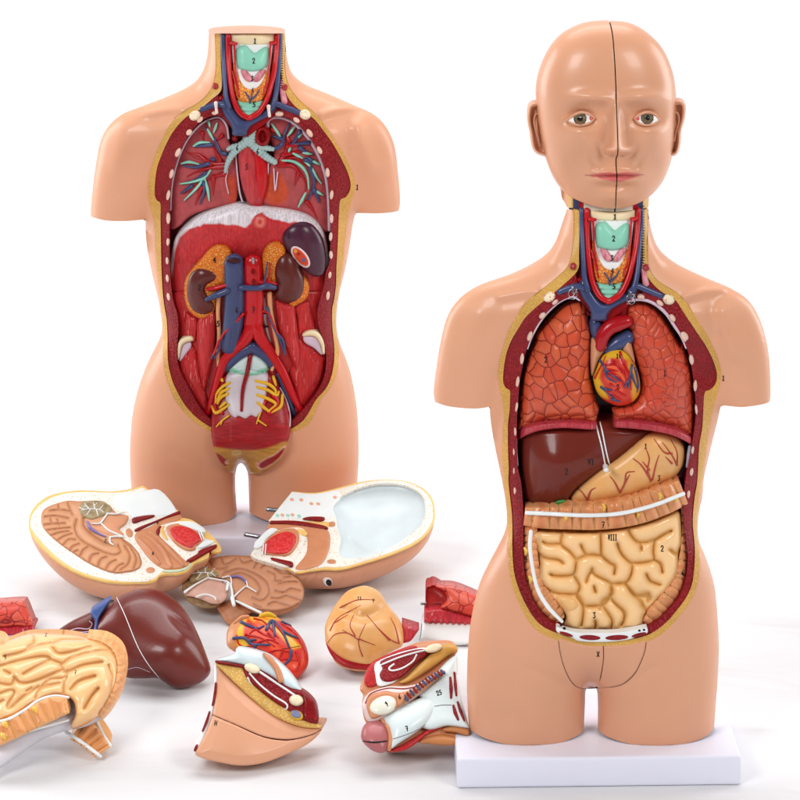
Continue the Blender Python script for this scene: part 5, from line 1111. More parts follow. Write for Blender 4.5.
# --- pelvis
pf_o = spl(L7((300, -20), (262, 60), (246, 130), (236, 210), (234, 290), (246, 370), (262, 420), (290, 472), (330, 517), (362, 528), (384, 492), (405, 475), (428, 492), (450, 530), (510, 536), (570, 505), (632, 450), (665, 375), (688, 290), (686, 200), (662, 110), (628, 40), (600, -20), (450, -60)), 4)
PF = Field(pf_o, 1.2)
ochre = (190, 140, 60)
pfp = layers((164, 30, 36), (spl(L7((240, 385), (340, 394), (450, 402), (560, 388), (670, 352), (720, 420), (600, 560), (405, 560), (260, 560), (200, 420)), 4), ochre, 2.2), (spl(L7((262, 418), (300, 438), (332, 472), (316, 492), (284, 464)), 4), (150, 22, 30), 1.2),
             (spl(L7((500, 482), (540, 450), (600, 420), (662, 372), (652, 420), (590, 480), (530, 512), (504, 505)), 4), (226, 180, 150), 1.5), (spl(L7((508, 482), (545, 455), (600, 428), (655, 385), (640, 425), (588, 474), (532, 504), (512, 498)), 4), (150, 22, 30), 1), (ell(*L7(325, 472)[0], 2.2, 2), (222, 170, 140), .8), (ell(*L7(498, 482)[0], 2.4, 2.4), (222, 150, 130), .8),
             (ell(*L7(380, 418)[0], 5, 3), (216, 180, 110), 2), (L7((345, 240), (348, 300), (346, 350)), (170, 60, 60), 1.5, .5))
pf = relief('pelvic_floor', M('pelvis_paint', None, kind='fiber', scale=70, stretch=(1, 1, 5), bump=.35, dist=.001, rough=.34, coat=.08, spec=.3), pf_o, LD0, h=lambda px, py, sd, u: LC(px, py) + .012 + (LB0(px, py) - LC(px, py) - .008) * (lambda t: t * t * (3 - 2 * t))(np.clip((py - 385) / 65, 0, 1)) + .018 * np.sqrt(np.clip(PF(px, py) / 30, 0, 1)) , parent=lt, g=.9, thick=.02, paint=pfp)
sac = relief('sacrum', M('sacrum_paint', (206, 198, 204), rough=.32, mott=.12), spl(M3((303, 318), (350, 300), (420, 300), (478, 318), (472, 420), (456, 490), (430, 520), (405, 512), (380, 527), (350, 515), (330, 522), (300, 482), (290, 400)), 4), lambda px, py: pf.s(px, py) - .0008, h=bev(.003, 5), parent=lt, g=.8, thick=.004)
dsc = relief('spinal_disc', PAINT, spl(M3((304, 312), (328, 262), (370, 240), (410, 237), (452, 255), (484, 298), (470, 322), (420, 336), (350, 330)), 4), lambda px, py: pf.s(px, py) - .003, h=bev(.007, 8), parent=lt, g=.8, thick=.008, paint=layers((206, 226, 224), (M3((300, 300), (350, 326), (420, 332), (480, 306)), (132, 200, 170), 2, 2.2)))
tube('sacral_artery', DRED, M3((402, 245), (388, 320), (368, 400), (362, 492)), [2.3, 2.2, 1.9, 1.4], lambda px, py: np.minimum(pf.s(px, py) - .004, dsc.s(px, py)), lt, lift=.6)
NV = [[(342, 15), (300, 40), (268, 80), (262, 130)], [(338, 48), (295, 72), (270, 118)], [(332, 78), (292, 100), (272, 135)], [(240, 150), (262, 188), (305, 165), (340, 138)], [(318, 128), (285, 158)],
      [(490, 5), (560, 22), (600, 55), (604, 85)], [(498, 40), (560, 58), (608, 88), (622, 66)], [(498, 85), (560, 108), (604, 140), (560, 180)], [(642, 85), (632, 150), (575, 188)], [(500, 130), (540, 160), (570, 182)], [(335, 205), (295, 235), (264, 268)], [(298, 232), (290, 255)], [(515, 190), (500, 232), (495, 250)], [(503, 230), (550, 262)],
      [(300, 5), (285, -20)], [(590, -20), (605, 30)]]
for i, p in enumerate(NV): tube('nerve', YELLOW, L7(*p), [1.5, 1.7, 1.1] if i not in (10, 11, 12, 13) else [1.0, .6], lambda px, py: pf.s(px, py) - .0025, lt, lift=.5)
tubes('pelvic_artery', RED, [(L7((300, 60), (262, 110), (262, 170), (300, 190)), 1.8), (L7((590, 90), (615, 130), (570, 190)), 2.2), (L7((545, 120), (530, 165)), 1.6), (L7((290, 90), (275, 130)), 1.5)], lambda px, py: pf.s(px, py) - .001, lt, lift=.4)
tubes('pelvis_edge', PLEURA, [(L7((628, 45), (664, 115), (686, 200), (684, 265)), .8)], lambda px, py: pf.s(px, py) - .001, lt, lift=.2)
for ch, p, dd in (('5', L1(714, 513), lambda px, py: ld(.006)(px, py) - .022), ('4', L3(498, 400), ld(.028)), ('6', L3(648, 735), lambda px, py: pad(px, py) - .0235), ('7', L3(758, 735), lambda px, py: pad(px, py) - .0205), ('5', L5(548, 190), lambda px, py: pad(px, py) - .010), ('1', L4(328, 235), sp.s), ('2', L3(398, 585), k1.s), ('6', L1(650, 385), ld(.033)), ('6', L2(160, 350), ld(.033))):
    mark(ch, p[0][0], p[0][1], 5.4, dd, lt)
bx = box('display_slab', PLATE, (128 - 400) * 4.07 / F, (362 - 400) * 4.07 / F, LD0 - D0 - .085, LD0 - D0 + .11, 0, .0363); tag(bx, 'white slab under the headless torso at the back', 'display base')
# ================================================================== LOOSE PIECES ON THE SHEET
def norm(v): v = np.array(v, float); return v / np.linalg.norm(v)
def lay(px, py, n, up=.05):
    """plane with normal n through the sight line of (px,py) about `up` above the table"""
    n = norm(n); return plane_depth(P3(px, py, ground_d(py, up)), n), n
FLESH = (200, 130, 92)
BONEC = (238, 232, 214)
def back_depth(rel, px, py):
    V = rel.V; d = V[:, 1] + D0; x = CX + V[:, 0] * F / d; y = YH + (CH - V[:, 2]) * F / d
    q = (x - px)**2 + (y - py)**2; k = np.argsort(q)[:12]; k = k[q[k] < 9] if (q[k] < 9).any() else k[:1]
    return d[k].min()

# ---------------------------------------------------------------- half head with brain
N1 = Z(20, 480, 6.667); N2 = Z(120, 480, 6.667)
ph, nh = lay(125, 545, (0, -.36, .93), .08)
hh = thing('half_head', 'half head lying on its side with the cut face up and a brain half inside', 'model part')
ho_ = spl(cat(N1((58, 310), (62, 250), (85, 195), (130, 145), (200, 102), (290, 80), (400, 68), (520, 72), (620, 75), (720, 63)), N2((0, 72), (80, 56), (155, 38), (155, 38), (280, 125), (402, 214), (402, 214), (412, 250), (450, 257), (495, 275), (565, 328), (640, 400), (670, 445), (674, 472), (650, 482), (600, 478), (588, 515), (530, 545), (490, 562), (445, 608), (370, 626), (300, 628), (262, 640), (238, 666), (180, 680), (100, 683)), N1((660, 684), (530, 666), (400, 626), (300, 576), (200, 502), (120, 422), (75, 355))), 4)
HHF = Field(ho_, 2)
hhf = lambda px, py: np.minimum(HHF(px, py), 84)
shell = relief('head_shell', SKIN, ho_, ph, parent=hh, g=1.5, h=lambda px, py, sd, u: 0 * px, back='infl', infl=1, infl_outline=hhf, backratio=1.42, bvec=-nh)
def on(n_, name, mat, pts, lift, h=None, parent=None, plane=None, **k):
    pl = plane
    if name == 'skull' and not k.get('raw'): pts = inset(pts, -1.5)
    return relief(name, mat, spl(pts, 4) if not k.pop('raw', False) else pts, (lambda px, py: pl(px, py) - lift), h=h, parent=parent, **{**dict(g=.8, thick=lift + .002, bdir=tuple(-n_)), **k})
YFAT = M('yellow_rim_paint', (236, 194, 116), rough=.4, mott=.1, mscale=80)
BONEP = M('skull_paint', (238, 232, 216), kind='beads', scale=210, c2=(240, 236, 226), c3=(222, 176, 138), bump=.15, rough=.4)
LIPW = M('bone_white_paint', (232, 238, 238), rough=.35, mott=.04)
FLP = M('flesh_paint', (206, 138, 98), rough=.33, coat=.2, mott=.08, mscale=60)
BRAIN = M('brain_paint', None, rough=.35, coat=.15, mott=.07, mscale=60)
def H_(name, mat, pts, lift, h=None, **k): return on(nh, name, mat, pts, lift, h, parent=hh, plane=ph, **k)
ri = ho_ + 0
H_('fat_rim', YFAT, ri, .0012, bev(.0006, 1.2), raw=True)
H_('skull', BONEP, cat(N1((80, 300), (84, 255), (105, 215), (148, 170), (215, 128), (300, 102), (420, 90), (540, 93), (640, 94), (730, 84)), N2((0, 94), (90, 76), (150, 60), (150, 60), (280, 150), (380, 220), (380, 220), (300, 260), (150, 330), (125, 400), (180, 500), (250, 575), (286, 600), (258, 618), (222, 648), (170, 667), (80, 668)), N1((660, 664), (535, 643), (405, 600), (298, 540), (195, 452), (105, 348))), .002, bev(.0008, 2))
H_('spine_bone', LIPW, N1((640, 105), (735, 92), (800, 84), (930, 66), (1045, 215), (930, 240), (850, 235), (760, 250), (720, 215), (660, 190), (620, 150)), .0028, bev(.0008, 2))
def brain_creases(T): return [S(T, *p) for p in ([(200, 205), (270, 200), (335, 208)], [(165, 245), (240, 240), (320, 255)], [(320, 150), (335, 190), (352, 228)], [(160, 300), (230, 292), (300, 290)], [(205, 250), (215, 290)], [(180, 335), (260, 325), (335, 318)], [(205, 372), (265, 350), (325, 342)], [(235, 415), (285, 380), (345, 358)], [(275, 452), (320, 400), (370, 398)], [(335, 492), (345, 450), (395, 425)], [(395, 520), (420, 470), (455, 445)], [(360, 480), (385, 470)],
      [(460, 555), (480, 505), (525, 490)], [(520, 578), (540, 530), (580, 512)], [(570, 600), (600, 555), (640, 535)], [(620, 618), (655, 575), (690, 560)], [(378, 265), (368, 320), (400, 392), (470, 440), (560, 482), (630, 500), (672, 478), (655, 435)], [(425, 250), (432, 310), (490, 370), (570, 420), (615, 425)], [(700, 440), (735, 500), (720, 560), (670, 600)], [(740, 445), (778, 520), (760, 590)], [(690, 400), (720, 430), (745, 440)], [(255, 155), (262, 195)], [(120 + 130, 260), (262, 300)])]
br_o = spl(cat(N1((143, 280), (145, 225), (170, 188), (240, 158), (320, 138), (400, 142), (500, 137), (565, 147), (605, 185), (650, 222), (720, 240), (704, 292), (664, 330), (690, 360), (684, 388), (740, 428), (790, 485)), N2((130, 500), (146, 550), (130, 588), (80, 610)), N1((720, 614), (640, 622), (560, 602), (460, 556), (360, 492), (260, 422), (188, 358), (152, 312))), 4)
BRc = brain_creases(N1)
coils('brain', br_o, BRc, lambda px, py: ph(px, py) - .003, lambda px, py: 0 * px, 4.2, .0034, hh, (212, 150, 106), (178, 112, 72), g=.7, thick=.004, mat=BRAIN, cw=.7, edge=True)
def cerebellum(T, pts, lift, par, plane, n_, cx, cy, s):
    o = on(n_, 'cerebellum', M('cerebellum_paint', (168, 148, 108), kind='fiber', scale=120, stretch=(1, 1, 2.5), c2=(140, 116, 78), bump=.4, rough=.4) if 'cerebellum_paint' not in bpy.data.materials else bpy.data.materials['cerebellum_paint'], T(*pts), lift, bev(.003, 4), parent=par, plane=plane)
    t = TubeMB()
    for a in ([(-80, 5), (-30, -5), (40, 0), (70, 20)], [(-30, -5), (-60, -40)], [(-20, 0), (-45, 35)], [(10, -2), (0, -45)], [(20, 0), (30, 40)], [(40, 0), (65, -30)], [(-60, 0), (-95, -15)], [(-45, -22), (-70, -20)], [(5, -25), (25, -45)]):
        t.add(T(*[(cx + x * s, cy + y * s) for x, y in a]), [.6, .35], o.s, lift=.3, n=6)
    t.build('white_matter', WHITE, o.o)
cerebellum(N1, ((388, 188), (418, 148), (480, 137), (560, 147), (612, 186), (602, 222), (540, 250), (470, 266), (410, 238)), .0055, hh, ph, nh, 490, 197, 1.0)
SB = H_('brain_stem', M('brainstem_paint', (216, 150, 112)), N1((545, 290), (600, 245), (660, 235), (722, 240), (700, 292), (660, 325), (690, 358), (670, 385), (610, 372), (480, 330), (445, 280), (490, 292)), .0055, bev(.002, 4))
t = TubeMB()
for p in ([(585, 222), (556, 262), (530, 290), (478, 290)], [(580, 224), (640, 226), (695, 212)], [(545, 293), (590, 335), (650, 362), (688, 376)], [(600, 378), (600, 415), (622, 432)], [(600, 382), (640, 376), (690, 380)]): t.add(N1(*p), [.9, 1.0, .7], lambda px, py: ph(px, py) - .0078, lift=.3, n=6)
t.build('white_matter', WHITE, hh)
tube('choroid_band', M('lilac_band', (132, 116, 176)), N1((448, 278), (470, 320), (520, 355), (572, 378)), [1.2, 1.6, 1.2, .8], lambda px, py: ph(px, py) - .0072, hh, n=6)
H_('throat_lining', FLP, N2((100, 395), (112, 348), (200, 312), (300, 255), (395, 228), (405, 255), (345, 283), (275, 308), (252, 345), (292, 402), (380, 472), (452, 545), (440, 575), (380, 590), (295, 592), (232, 560), (180, 510), (140, 455)), .003, bev(.0012, 4))
for p in ([(160, 370), (230, 420), (300, 500), (340, 580)], [(130, 400), (190, 470), (260, 560)], [(200, 350), (280, 420), (370, 520), (420, 570)]): tube('nasal_fold', FLP, N2(*p), [1.6, 3.0, 2.2], lambda px, py: ph(px, py) - .003, hh, n=8, flat=.6)
H_('neck_muscle', MRED2, N2((108, 322), (250, 265), (385, 208), (402, 216), (395, 228), (300, 258), (200, 300), (112, 342)), .004, bev(.002, 2))
H_('neck_muscle', MRED2, N2((82, 255), (150, 238), (228, 232), (215, 250), (150, 270), (90, 288)), .004, bev(.002, 2))
H_('jaw', BONEP, N2((245, 345), (262, 308), (330, 286), (400, 275), (490, 280), (568, 330), (556, 380), (625, 415), (640, 430), (560, 460), (470, 545), (430, 535), (360, 465), (290, 400)), .0035, bev(.0015, 3))
H_('tongue_rim', FLP, N2((305, 325), (365, 292), (450, 300), (540, 366), (552, 420), (508, 440), (500, 466), (440, 470), (360, 418)), .0055, bev(.003, 4))
H_('tongue', M('tongue_paint', (206, 40, 44), kind='mottle', scale=300, c2=(220, 70, 66), bump=.2), N2((332, 340), (368, 308), (440, 312), (500, 342), (545, 385), (540, 405), (500, 428), (478, 452), (430, 440), (370, 402)), .0088, bev(.002, 4))
H_('lip_fat', YFAT, N2((262, 312), (300, 305), (290, 330), (320, 400), (290, 385), (268, 350)), .0055, bev(.001, 2))
H_('lip_muscle', MRED2, N2((240, 345), (262, 308), (282, 312), (268, 340), (258, 365)), .0058, bev(.001, 2))
H_('jaw_muscle', MRED2, N2((442, 535), (515, 492), (530, 468), (635, 430), (638, 445), (560, 492), (475, 540)), .0055, bev(.0015, 2))
H_('voice_box', LIPW, N2((390, 290), (480, 278), (565, 332), (552, 350), (480, 325)), .0075, bev(.0015, 2))
H_('voice_box', LIPW, N2((520, 440), (560, 400), (625, 405), (610, 425), (540, 455)), .0062, bev(.0015, 2))
for p in ([(525, 345), (545, 400)], [(540, 345), (560, 395)]): tube('vocal_cord', WHITE, N2(*p), .6, lambda px, py: ph(px, py) - .009, hh, n=6)
H_('sinus', FLP, ell(*N2(203, 600)[0], 4.4, 2.9), .0033, bev(.0006, 2), raw=True); H_('sinus', FLP, ell(*N2(62, 352)[0], 3.4, 4.6, -.4), .0033, bev(.0006, 2), raw=True)
H_('lip_edge', M('mint_edge_paint', (196, 214, 190)), N2((290, 600), (380, 598), (440, 580), (470, 555), (472, 565), (440, 596), (370, 612), (300, 612)), .0032, bev(.0006, 1))
for ch, c in (('4', (252, 285)), ('4', (220, 488)), ('2', (432, 375)), ('2', (-96, 405))): mark(ch, *N2(c)[0], 3.4, lambda px, py: ph(px, py) - .0092, hh, rot=.3, r=.4)
settle(hh)

# ---------------------------------------------------------------- hollow half head
R1 = Z(220, 470, 3.478); R2 = Z(240, 470, 8)
pr_, nr_ = lay(345, 530, (0, -.36, .93), .08)
hr2 = thing('half_head', 'hollow half head lying with an empty pale skull cavity and two steel pins', 'model part')
hr_o = spl(cat(R1((250, 75), (250, 75), (330, 79), (400, 65), (480, 43), (560, 33), (640, 38), (700, 60), (737, 97), (748, 150), (738, 195), (702, 240), (650, 272), (580, 300), (500, 325), (420, 346), (360, 346), (310, 352), (268, 358), (235, 345), (150, 315), (104, 298), (104, 298), (126, 265), (166, 216), (176, 178))), 4)
HRF = Field(hr_o, 2); hrf = lambda px, py: np.minimum(HRF(px, py), 84)
dish = spl(R1((402, 160), (394, 130), (422, 92), (500, 57), (580, 46), (650, 56), (702, 88), (714, 140), (700, 188), (650, 232), (580, 276), (500, 303), (440, 308), (414, 290), (420, 240), (408, 195)), 4)
DF = Field(dish, 1.5)
def dishd(px, py): return .00085 * DF(px, py)
hs2 = relief('head_shell', SKIN, hr_o, pr_, parent=hr2, g=1.5, h=lambda px, py, sd, u: -np.minimum(sd / 8, 1) * .052, back='infl', infl=1, infl_outline=hrf, backratio=1.5, bvec=-nr_)
def K_(name, mat, pts, lift, h=None, **k): return on(nr_, name, mat, pts, lift, h, parent=hr2, plane=pr_, **k)
K_('fat_rim', YFAT, hr_o, .0012, bev(.0006, 1.2), raw=True, holes=[dish], thick=.002)
def skull_out(): return cat(R1((252, 82), (252, 82), (330, 88), (405, 74), (485, 52), (560, 41), (635, 45), (692, 67), (726, 102), (736, 150), (726, 190), (692, 232), (640, 262), (570, 290), (495, 314), (420, 333), (360, 333), (262, 348), (262, 348), (215, 310), (290, 230), (390, 200), (370, 175), (180, 172), (180, 172)))
K_('skull', BONEP, skull_out(), .002, bev(.0008, 2), holes=[dish], thick=.003)
K_('skull_cavity', M('cavity_white_paint', (216, 229, 233), rough=.35, mott=.06, mscale=30, coat=.2), dish, .002, lambda px, py, sd, u: -dishd(px, py) + .004 * gauss(px, py, *R1(490, 250)[0], 14, 5, .5) - .002 * gauss(px, py, *R1(470, 262)[0], 10, 3, .7), raw=True, thick=.004)
K_('spine_bone', LIPW, R1((250, 76), (250, 76), (330, 84), (400, 72), (420, 92), (392, 130), (400, 160), (360, 165), (290, 168), (182, 168), (182, 168)), .0028, bev(.0008, 2))
SPK = M('bone_spots_paint', (228, 170, 140)); SPG = M('mint_spots_paint', (160, 216, 196))
for c, m_ in (((250, 103), SPK), ((283, 104), SPK), ((318, 117), SPK), ((342, 118), SPK), ((400, 95), SPK), ((217, 157), SPK), ((236, 158), SPG), ((252, 156), SPK), ((275, 160), SPG), ((200, 158), SPG)):
    K_('bone_spot', m_, ell(*R1(c)[0], 2.2, 1.6, .3, 16), .0036, bev(.0003, 1), raw=True, g=.5)
K_('neck_muscle', MRED2, R1((178, 176), (178, 176), (260, 176), (330, 186), (370, 196), (372, 206), (320, 198), (240, 188), (176, 186)), .0042, bev(.0015, 1.5))
K_('neck_muscle', MRED2, R1((286, 170), (310, 162), (360, 163), (358, 176), (310, 174)), .0042, bev(.0015, 1.5))
K_('throat_lining', FLP, R1((176, 190), (250, 190), (330, 200), (375, 210), (384, 250), (372, 300), (340, 335), (262, 345), (300, 290), (300, 225), (270, 205), (172, 206)), .003, bev(.0012, 5))
K_('jaw', BONEP, R1((108, 297), (150, 250), (190, 215), (250, 200), (285, 202), (300, 222), (290, 260), (262, 310), (240, 338), (180, 325)), .0035, bev(.0015, 3))
K_('tongue_rim', FLP, R1((150, 265), (180, 225), (220, 206), (262, 205), (276, 230), (268, 265), (240, 296), (200, 298), (150, 290)), .0055, bev(.003, 4))
K_('tongue', bpy.data.materials['tongue_paint'], R1((148, 280), (165, 245), (200, 222), (235, 214), (262, 226), (262, 255), (240, 285), (210, 292), (170, 288)), .0085, bev(.002, 4))
K_('jaw_muscle', MRED2, R1((178, 304), (220, 312), (252, 320), (250, 336), (215, 326), (182, 314)), .0055, bev(.0015, 2))
K_('lip_fat', YFAT, R1((268, 205), (290, 208), (304, 220), (296, 230), (278, 222)), .0055, bev(.001, 2))
K_('voice_box', LIPW, R1((122, 250), (122, 250), (170, 205), (200, 206), (190, 216), (160, 240), (150, 262), (130, 272), (118, 268)), .0075, bev(.0015, 2))
for p in ([(152, 262), (148, 292)], [(160, 258), (157, 292)]): tube('vocal_cord', WHITE, R1(*p), .6, lambda px, py: pr_(px, py) - .010, hr2, n=6)
K_('sinus', FLP, ell(*R1(390, 188)[0], 3.3, 2.6), .0033, bev(.0006, 2), raw=True); K_('sinus', FLP, ell(*R1(388, 318)[0], 4.6, 2.2), .0033, bev(.0006, 2), raw=True)
for p in ([(165, 137), (205, 141)], [(88, 224), (140, 233)]): tube('steel_pin', STEEL, R1(*p), 2.2, lambda px, py: pr_(px, py) + .004, hr2, lift=0, n=14, smooth=False)
mark('4', *R1(603, 268)[0], 3.4, lambda px, py: pr_(px, py) + .012, hr2, r=.4)
ex, ey = R1(376, 388)[0]; de = back_depth(hs2, ex, ey)
ew = relief('eyeball', EYEW, ell(ex - .5, ey - .6, 4.4, 5.6, -.5), lambda px, py: de - .0005 + 0 * px, h=bev(.003, 3), parent=hr2, g=.5, thick=.01)
relief('pupil', INK, ell(ex + .8, ey + 1.2, 2.8, 3.4, -.5), lambda px, py: ew.s(px, py) - .0003, h=bev(.0006, 1), parent=ew.o, g=.4, thick=.001)
settle(hr2)

# ---------------------------------------------------------------- brain half
T3 = Z(170, 540, 5.714)
pb, nb = lay(240, 590, (0, -.40, .92), .05)
bh = thing('brain_half', 'brown half brain lying on its side with a bare cut face', 'brain')
bo = spl(T3((112, 205), (150, 142), (220, 112), (330, 93), (440, 95), (540, 106), (620, 136), (690, 182), (740, 232), (766, 290), (756, 340), (720, 372), (660, 396), (600, 406), (540, 401), (480, 390), (420, 370), (384, 350), (360, 300), (330, 235), (260, 215), (180, 212)), 4)
BF = Field(bo, 1.2)
bcr = [S(T3, *p) for p in ([(150, 150), (210, 165), (250, 150)], [(220, 115), (240, 150)], [(290, 100), (310, 140), (345, 130)], [(345, 130), (380, 105)], [(255, 160), (300, 165), (330, 150)], [(400, 100), (420, 130), (470, 120)], [(480, 160), (500, 130), (540, 108)], [(520, 160), (560, 130)], [(320, 185), (400, 165), (480, 190), (550, 240), (565, 300), (530, 345), (470, 330)], [(300, 200), (320, 170)], [(345, 205), (410, 190), (480, 225), (515, 275), (500, 310)], [(560, 180), (600, 200), (600, 230), (640, 235)], [(600, 160), (640, 190), (700, 195)], [(620, 250), (680, 240), (730, 240)],
      [(600, 290), (650, 300), (690, 280), (745, 290)], [(580, 330), (620, 335), (660, 320), (700, 330), (745, 345)], [(560, 370), (600, 355), (640, 365), (690, 380)], [(480, 370), (520, 385)], [(650, 215), (690, 210)])]
coils('cerebrum', bo, bcr, pb, lambda px, py: .002 + 0 * px, 3.6, .0028, bh, (200, 140, 104), (172, 112, 80), g=.7, thick=.003, mat=BRAIN, cw=.7)
BRN = M('brain_side_paint', (196, 134, 98), kind='mottle', scale=60, c2=(180, 116, 82), bump=.5, dist=.004, rough=.36)
bs = relief('cerebrum_side', BRN, bo, pb, h=lambda px, py, sd, u: 0 * px, parent=bh, g=1.2, back='infl', infl=1, infl_outline=lambda px, py: np.minimum(BF(px, py), 40) * np.clip((px - 205) / 40, .35, 1), backratio=1.05, bvec=-nb)
cb = spl(T3((75, 240), (100, 205), (150, 165), (230, 170), (290, 195), (310, 250), (320, 330), (280, 375), (240, 390), (180, 388), (120, 366), (85, 330), (70, 285)), 4)
relief('cerebellum_side', M('cerebellum_side_paint', (160, 128, 92), kind='fiber', scale=110, stretch=(1, 1, 3), c2=(136, 104, 70), bump=.5, rough=.4), cb, lambda px, py: pb(px, py) + .006, infl=.5, parent=bh, g=.8, back='infl', backratio=1.0)
cerebellum(T3, ((112, 200), (150, 160), (210, 158), (270, 182), (280, 205), (215, 215), (160, 238), (120, 235)), .004, bh, pb, nb, 195, 190, .95)
relief('brain_stem', M('stem_paint', (206, 160, 142), rough=.35, mott=.1, mscale=70), spl(T3((84, 296), (110, 270), (215, 222), (300, 240), (335, 275), (325, 330), (290, 362), (240, 365), (190, 345), (130, 325), (92, 318)), 4), lambda px, py: pb(px, py) - .006, infl=.45, parent=bh, g=.7, back='infl', backratio=1.2)
relief('temporal_lobe', BRN, spl(T3((262, 368), (285, 420), (315, 468), (345, 488), (395, 455), (430, 428), (470, 410), (420, 372), (350, 345), (300, 352)), 4), lambda px, py: pb(px, py) + .012, infl=.7, parent=bh, g=.8, back='infl', backratio=1.0)
tp = lambda px, py: pb(px, py) - .0065
t = TubeMB(); t.add(T3((84, 298), (140, 258), (215, 216)), [1.4, .9, .7], lambda px, py: pb(px, py) - .012, lift=.3); t.add(T3((215, 216), (280, 228), (330, 240), (352, 280), (358, 340)), [.8, .8, 1, 1.2, 1.4], lambda px, py: pb(px, py) - .010, lift=.5)
t.add(T3((300, 215), (345, 212), (352, 280)), .8, tp); t.add(T3((360, 330), (385, 305), (425, 270), (442, 262), (435, 235)), [1.1, .7, .7], tp, lift=.4); t.add(T3((440, 265), (492, 296)), [.9, .6], tp, lift=.4); t.add(T3((355, 330), (365, 372)), [2.1, 1.8], lambda px, py: pb(px, py) - .010, lift=.4); t.add(T3((378, 348), (440, 378), (520, 416)), [1.0, 1.3, 1.2], tp, lift=.8)
t.add(T3((330, 250), (325, 285)), 1.4, lambda px, py: pb(px, py) - .012, lift=.4); t.add(T3((150, 325), (200, 310), (250, 325), (262, 340)), [.9, .7], lambda px, py: pb(px, py) - .018, lift=.3)
t.build('white_matter', WHITE, bh)
tube('choroid_band', bpy.data.materials['lilac_band'], T3((340, 212), (390, 208), (425, 228), (432, 245)), [.8, 1.3, 1.2, .8], tp, bh, n=6)
settle(bh)

# ---------------------------------------------------------------- loose liver
T4 = Z(0, 580, 3.636)
lv2 = thing('liver', 'glossy brown liver lying on the white sheet beside the loose bowel', 'liver')
gl_ = lambda px, py, up=.05: float(ground_d(py, up))
pl2, nl2 = lay(150, 640, (0.05, -.75, .66), .05)
LVR2 = M('loose_liver_paint', (106, 36, 28), rough=.3, coat=.2, spec=.35, mott=.05, mscale=18, grain=.12)
lm = spl(T4((345, 190), (365, 140), (420, 72), (480, 40), (530, 30), (590, 42), (650, 85), (692, 140), (724, 205), (752, 275), (766, 322), (755, 352), (720, 377), (660, 394), (620, 386), (575, 358), (520, 358), (455, 352), (430, 300), (390, 220)), 4)
LMF = Field(lm, 1.5)
r1 = relief('liver_lobe', LVR2, lm, pl2, h=lambda px, py, sd, u: LMF(px, py) * 1.1e-3 * .95 + .012 * gauss(px, py, *T4(640, 240)[0], 26, 34, .9) - .004 * gauss(px, py, *T4(665, 165)[0], 14, 4, .7), parent=lv2, g=1.0, back='infl', infl=1, infl_outline=LMF, backratio=.55)
r2 = relief('liver_lobe', LVR2, spl(T4((200, 200), (250, 155), (330, 116), (395, 78), (390, 130), (365, 190), (350, 240), (260, 235)), 4), lambda px, py: pl2(px, py) + .012, infl=.6, parent=lv2, g=1, back='infl', backratio=.6)
relief('ligament', M('blue_ligament_paint', (70, 92, 150), rough=.35), spl(T4((328, 118), (360, 92), (402, 70), (385, 100), (360, 140), (352, 185), (340, 190), (345, 150)), 4), lambda px, py: pl2(px, py) - .004, h=bev(.004, 3), parent=lv2, g=.7, back='slab', thick=.012)
tube('ligament_line', WHITE, T4((424, 64), (455, 130), (500, 240), (540, 308), (582, 360)), [.35, .42, .35], r1.s, lv2, lift=.3, n=6)
t = TubeMB(); t.add(T4((240, 190), (280, 176), (320, 178), (335, 160), (325, 150)), .5, r2.s, lift=.4, n=6); t.add(T4((262, 186), (300, 190), (330, 186)), .5, r2.s, lift=.4, n=6); t.build('vessel_line', LILAC, lv2)
tube('lower_line', LILAC, T4((465, 325), (500, 318), (545, 335)), .25, r1.s, lv2, lift=.3, n=6)
settle(lv2)

# ---------------------------------------------------------------- loose bowel
T5 = Z(0, 630, 5.714)
bl = thing('intestines', 'loose block of cream bowel loops lying at the left edge of the photo', 'intestines')
pi, ni = lay(60, 700, (0.1, -.55, .83), .07)
io = spl(T5((-60, 40), (0, 42), (60, 40), (150, 20), (260, 14), (380, 20), (500, 18), (600, 34), (682, 80), (717, 140), (722, 220), (704, 300), (684, 380), (642, 440), (592, 500), (552, 524), (480, 556), (400, 572), (300, 602), (200, 652), (100, 722), (0, 792), (-60, 830)), 4)
IF = Field(io, 2)
base = relief('bowel_back', M('bowel_back_paint', (214, 210, 216), rough=.35, coat=.2), io, pi, h=lambda px, py, sd, u: np.minimum(IF(px, py), 30) * .00075 - .002, parent=bl, g=1.5, back='infl', infl=1, infl_outline=lambda px, py: np.minimum(IF(px, py), 34) * .9, backratio=.7)
bh_ = lambda px, py: IF(px, py) * .0003 + np.minimum(IF(px, py), 30) * .00075
so = spl(T5((-60, 75), (0, 78), (50, 60), (150, 25), (260, 18), (400, 24), (500, 50), (600, 90), (662, 170), (664, 280), (622, 400), (562, 490), (470, 550), (405, 560), (432, 480), (420, 410), (370, 374), (300, 370), (200, 408), (100, 473), (0, 515), (-60, 535)), 4)
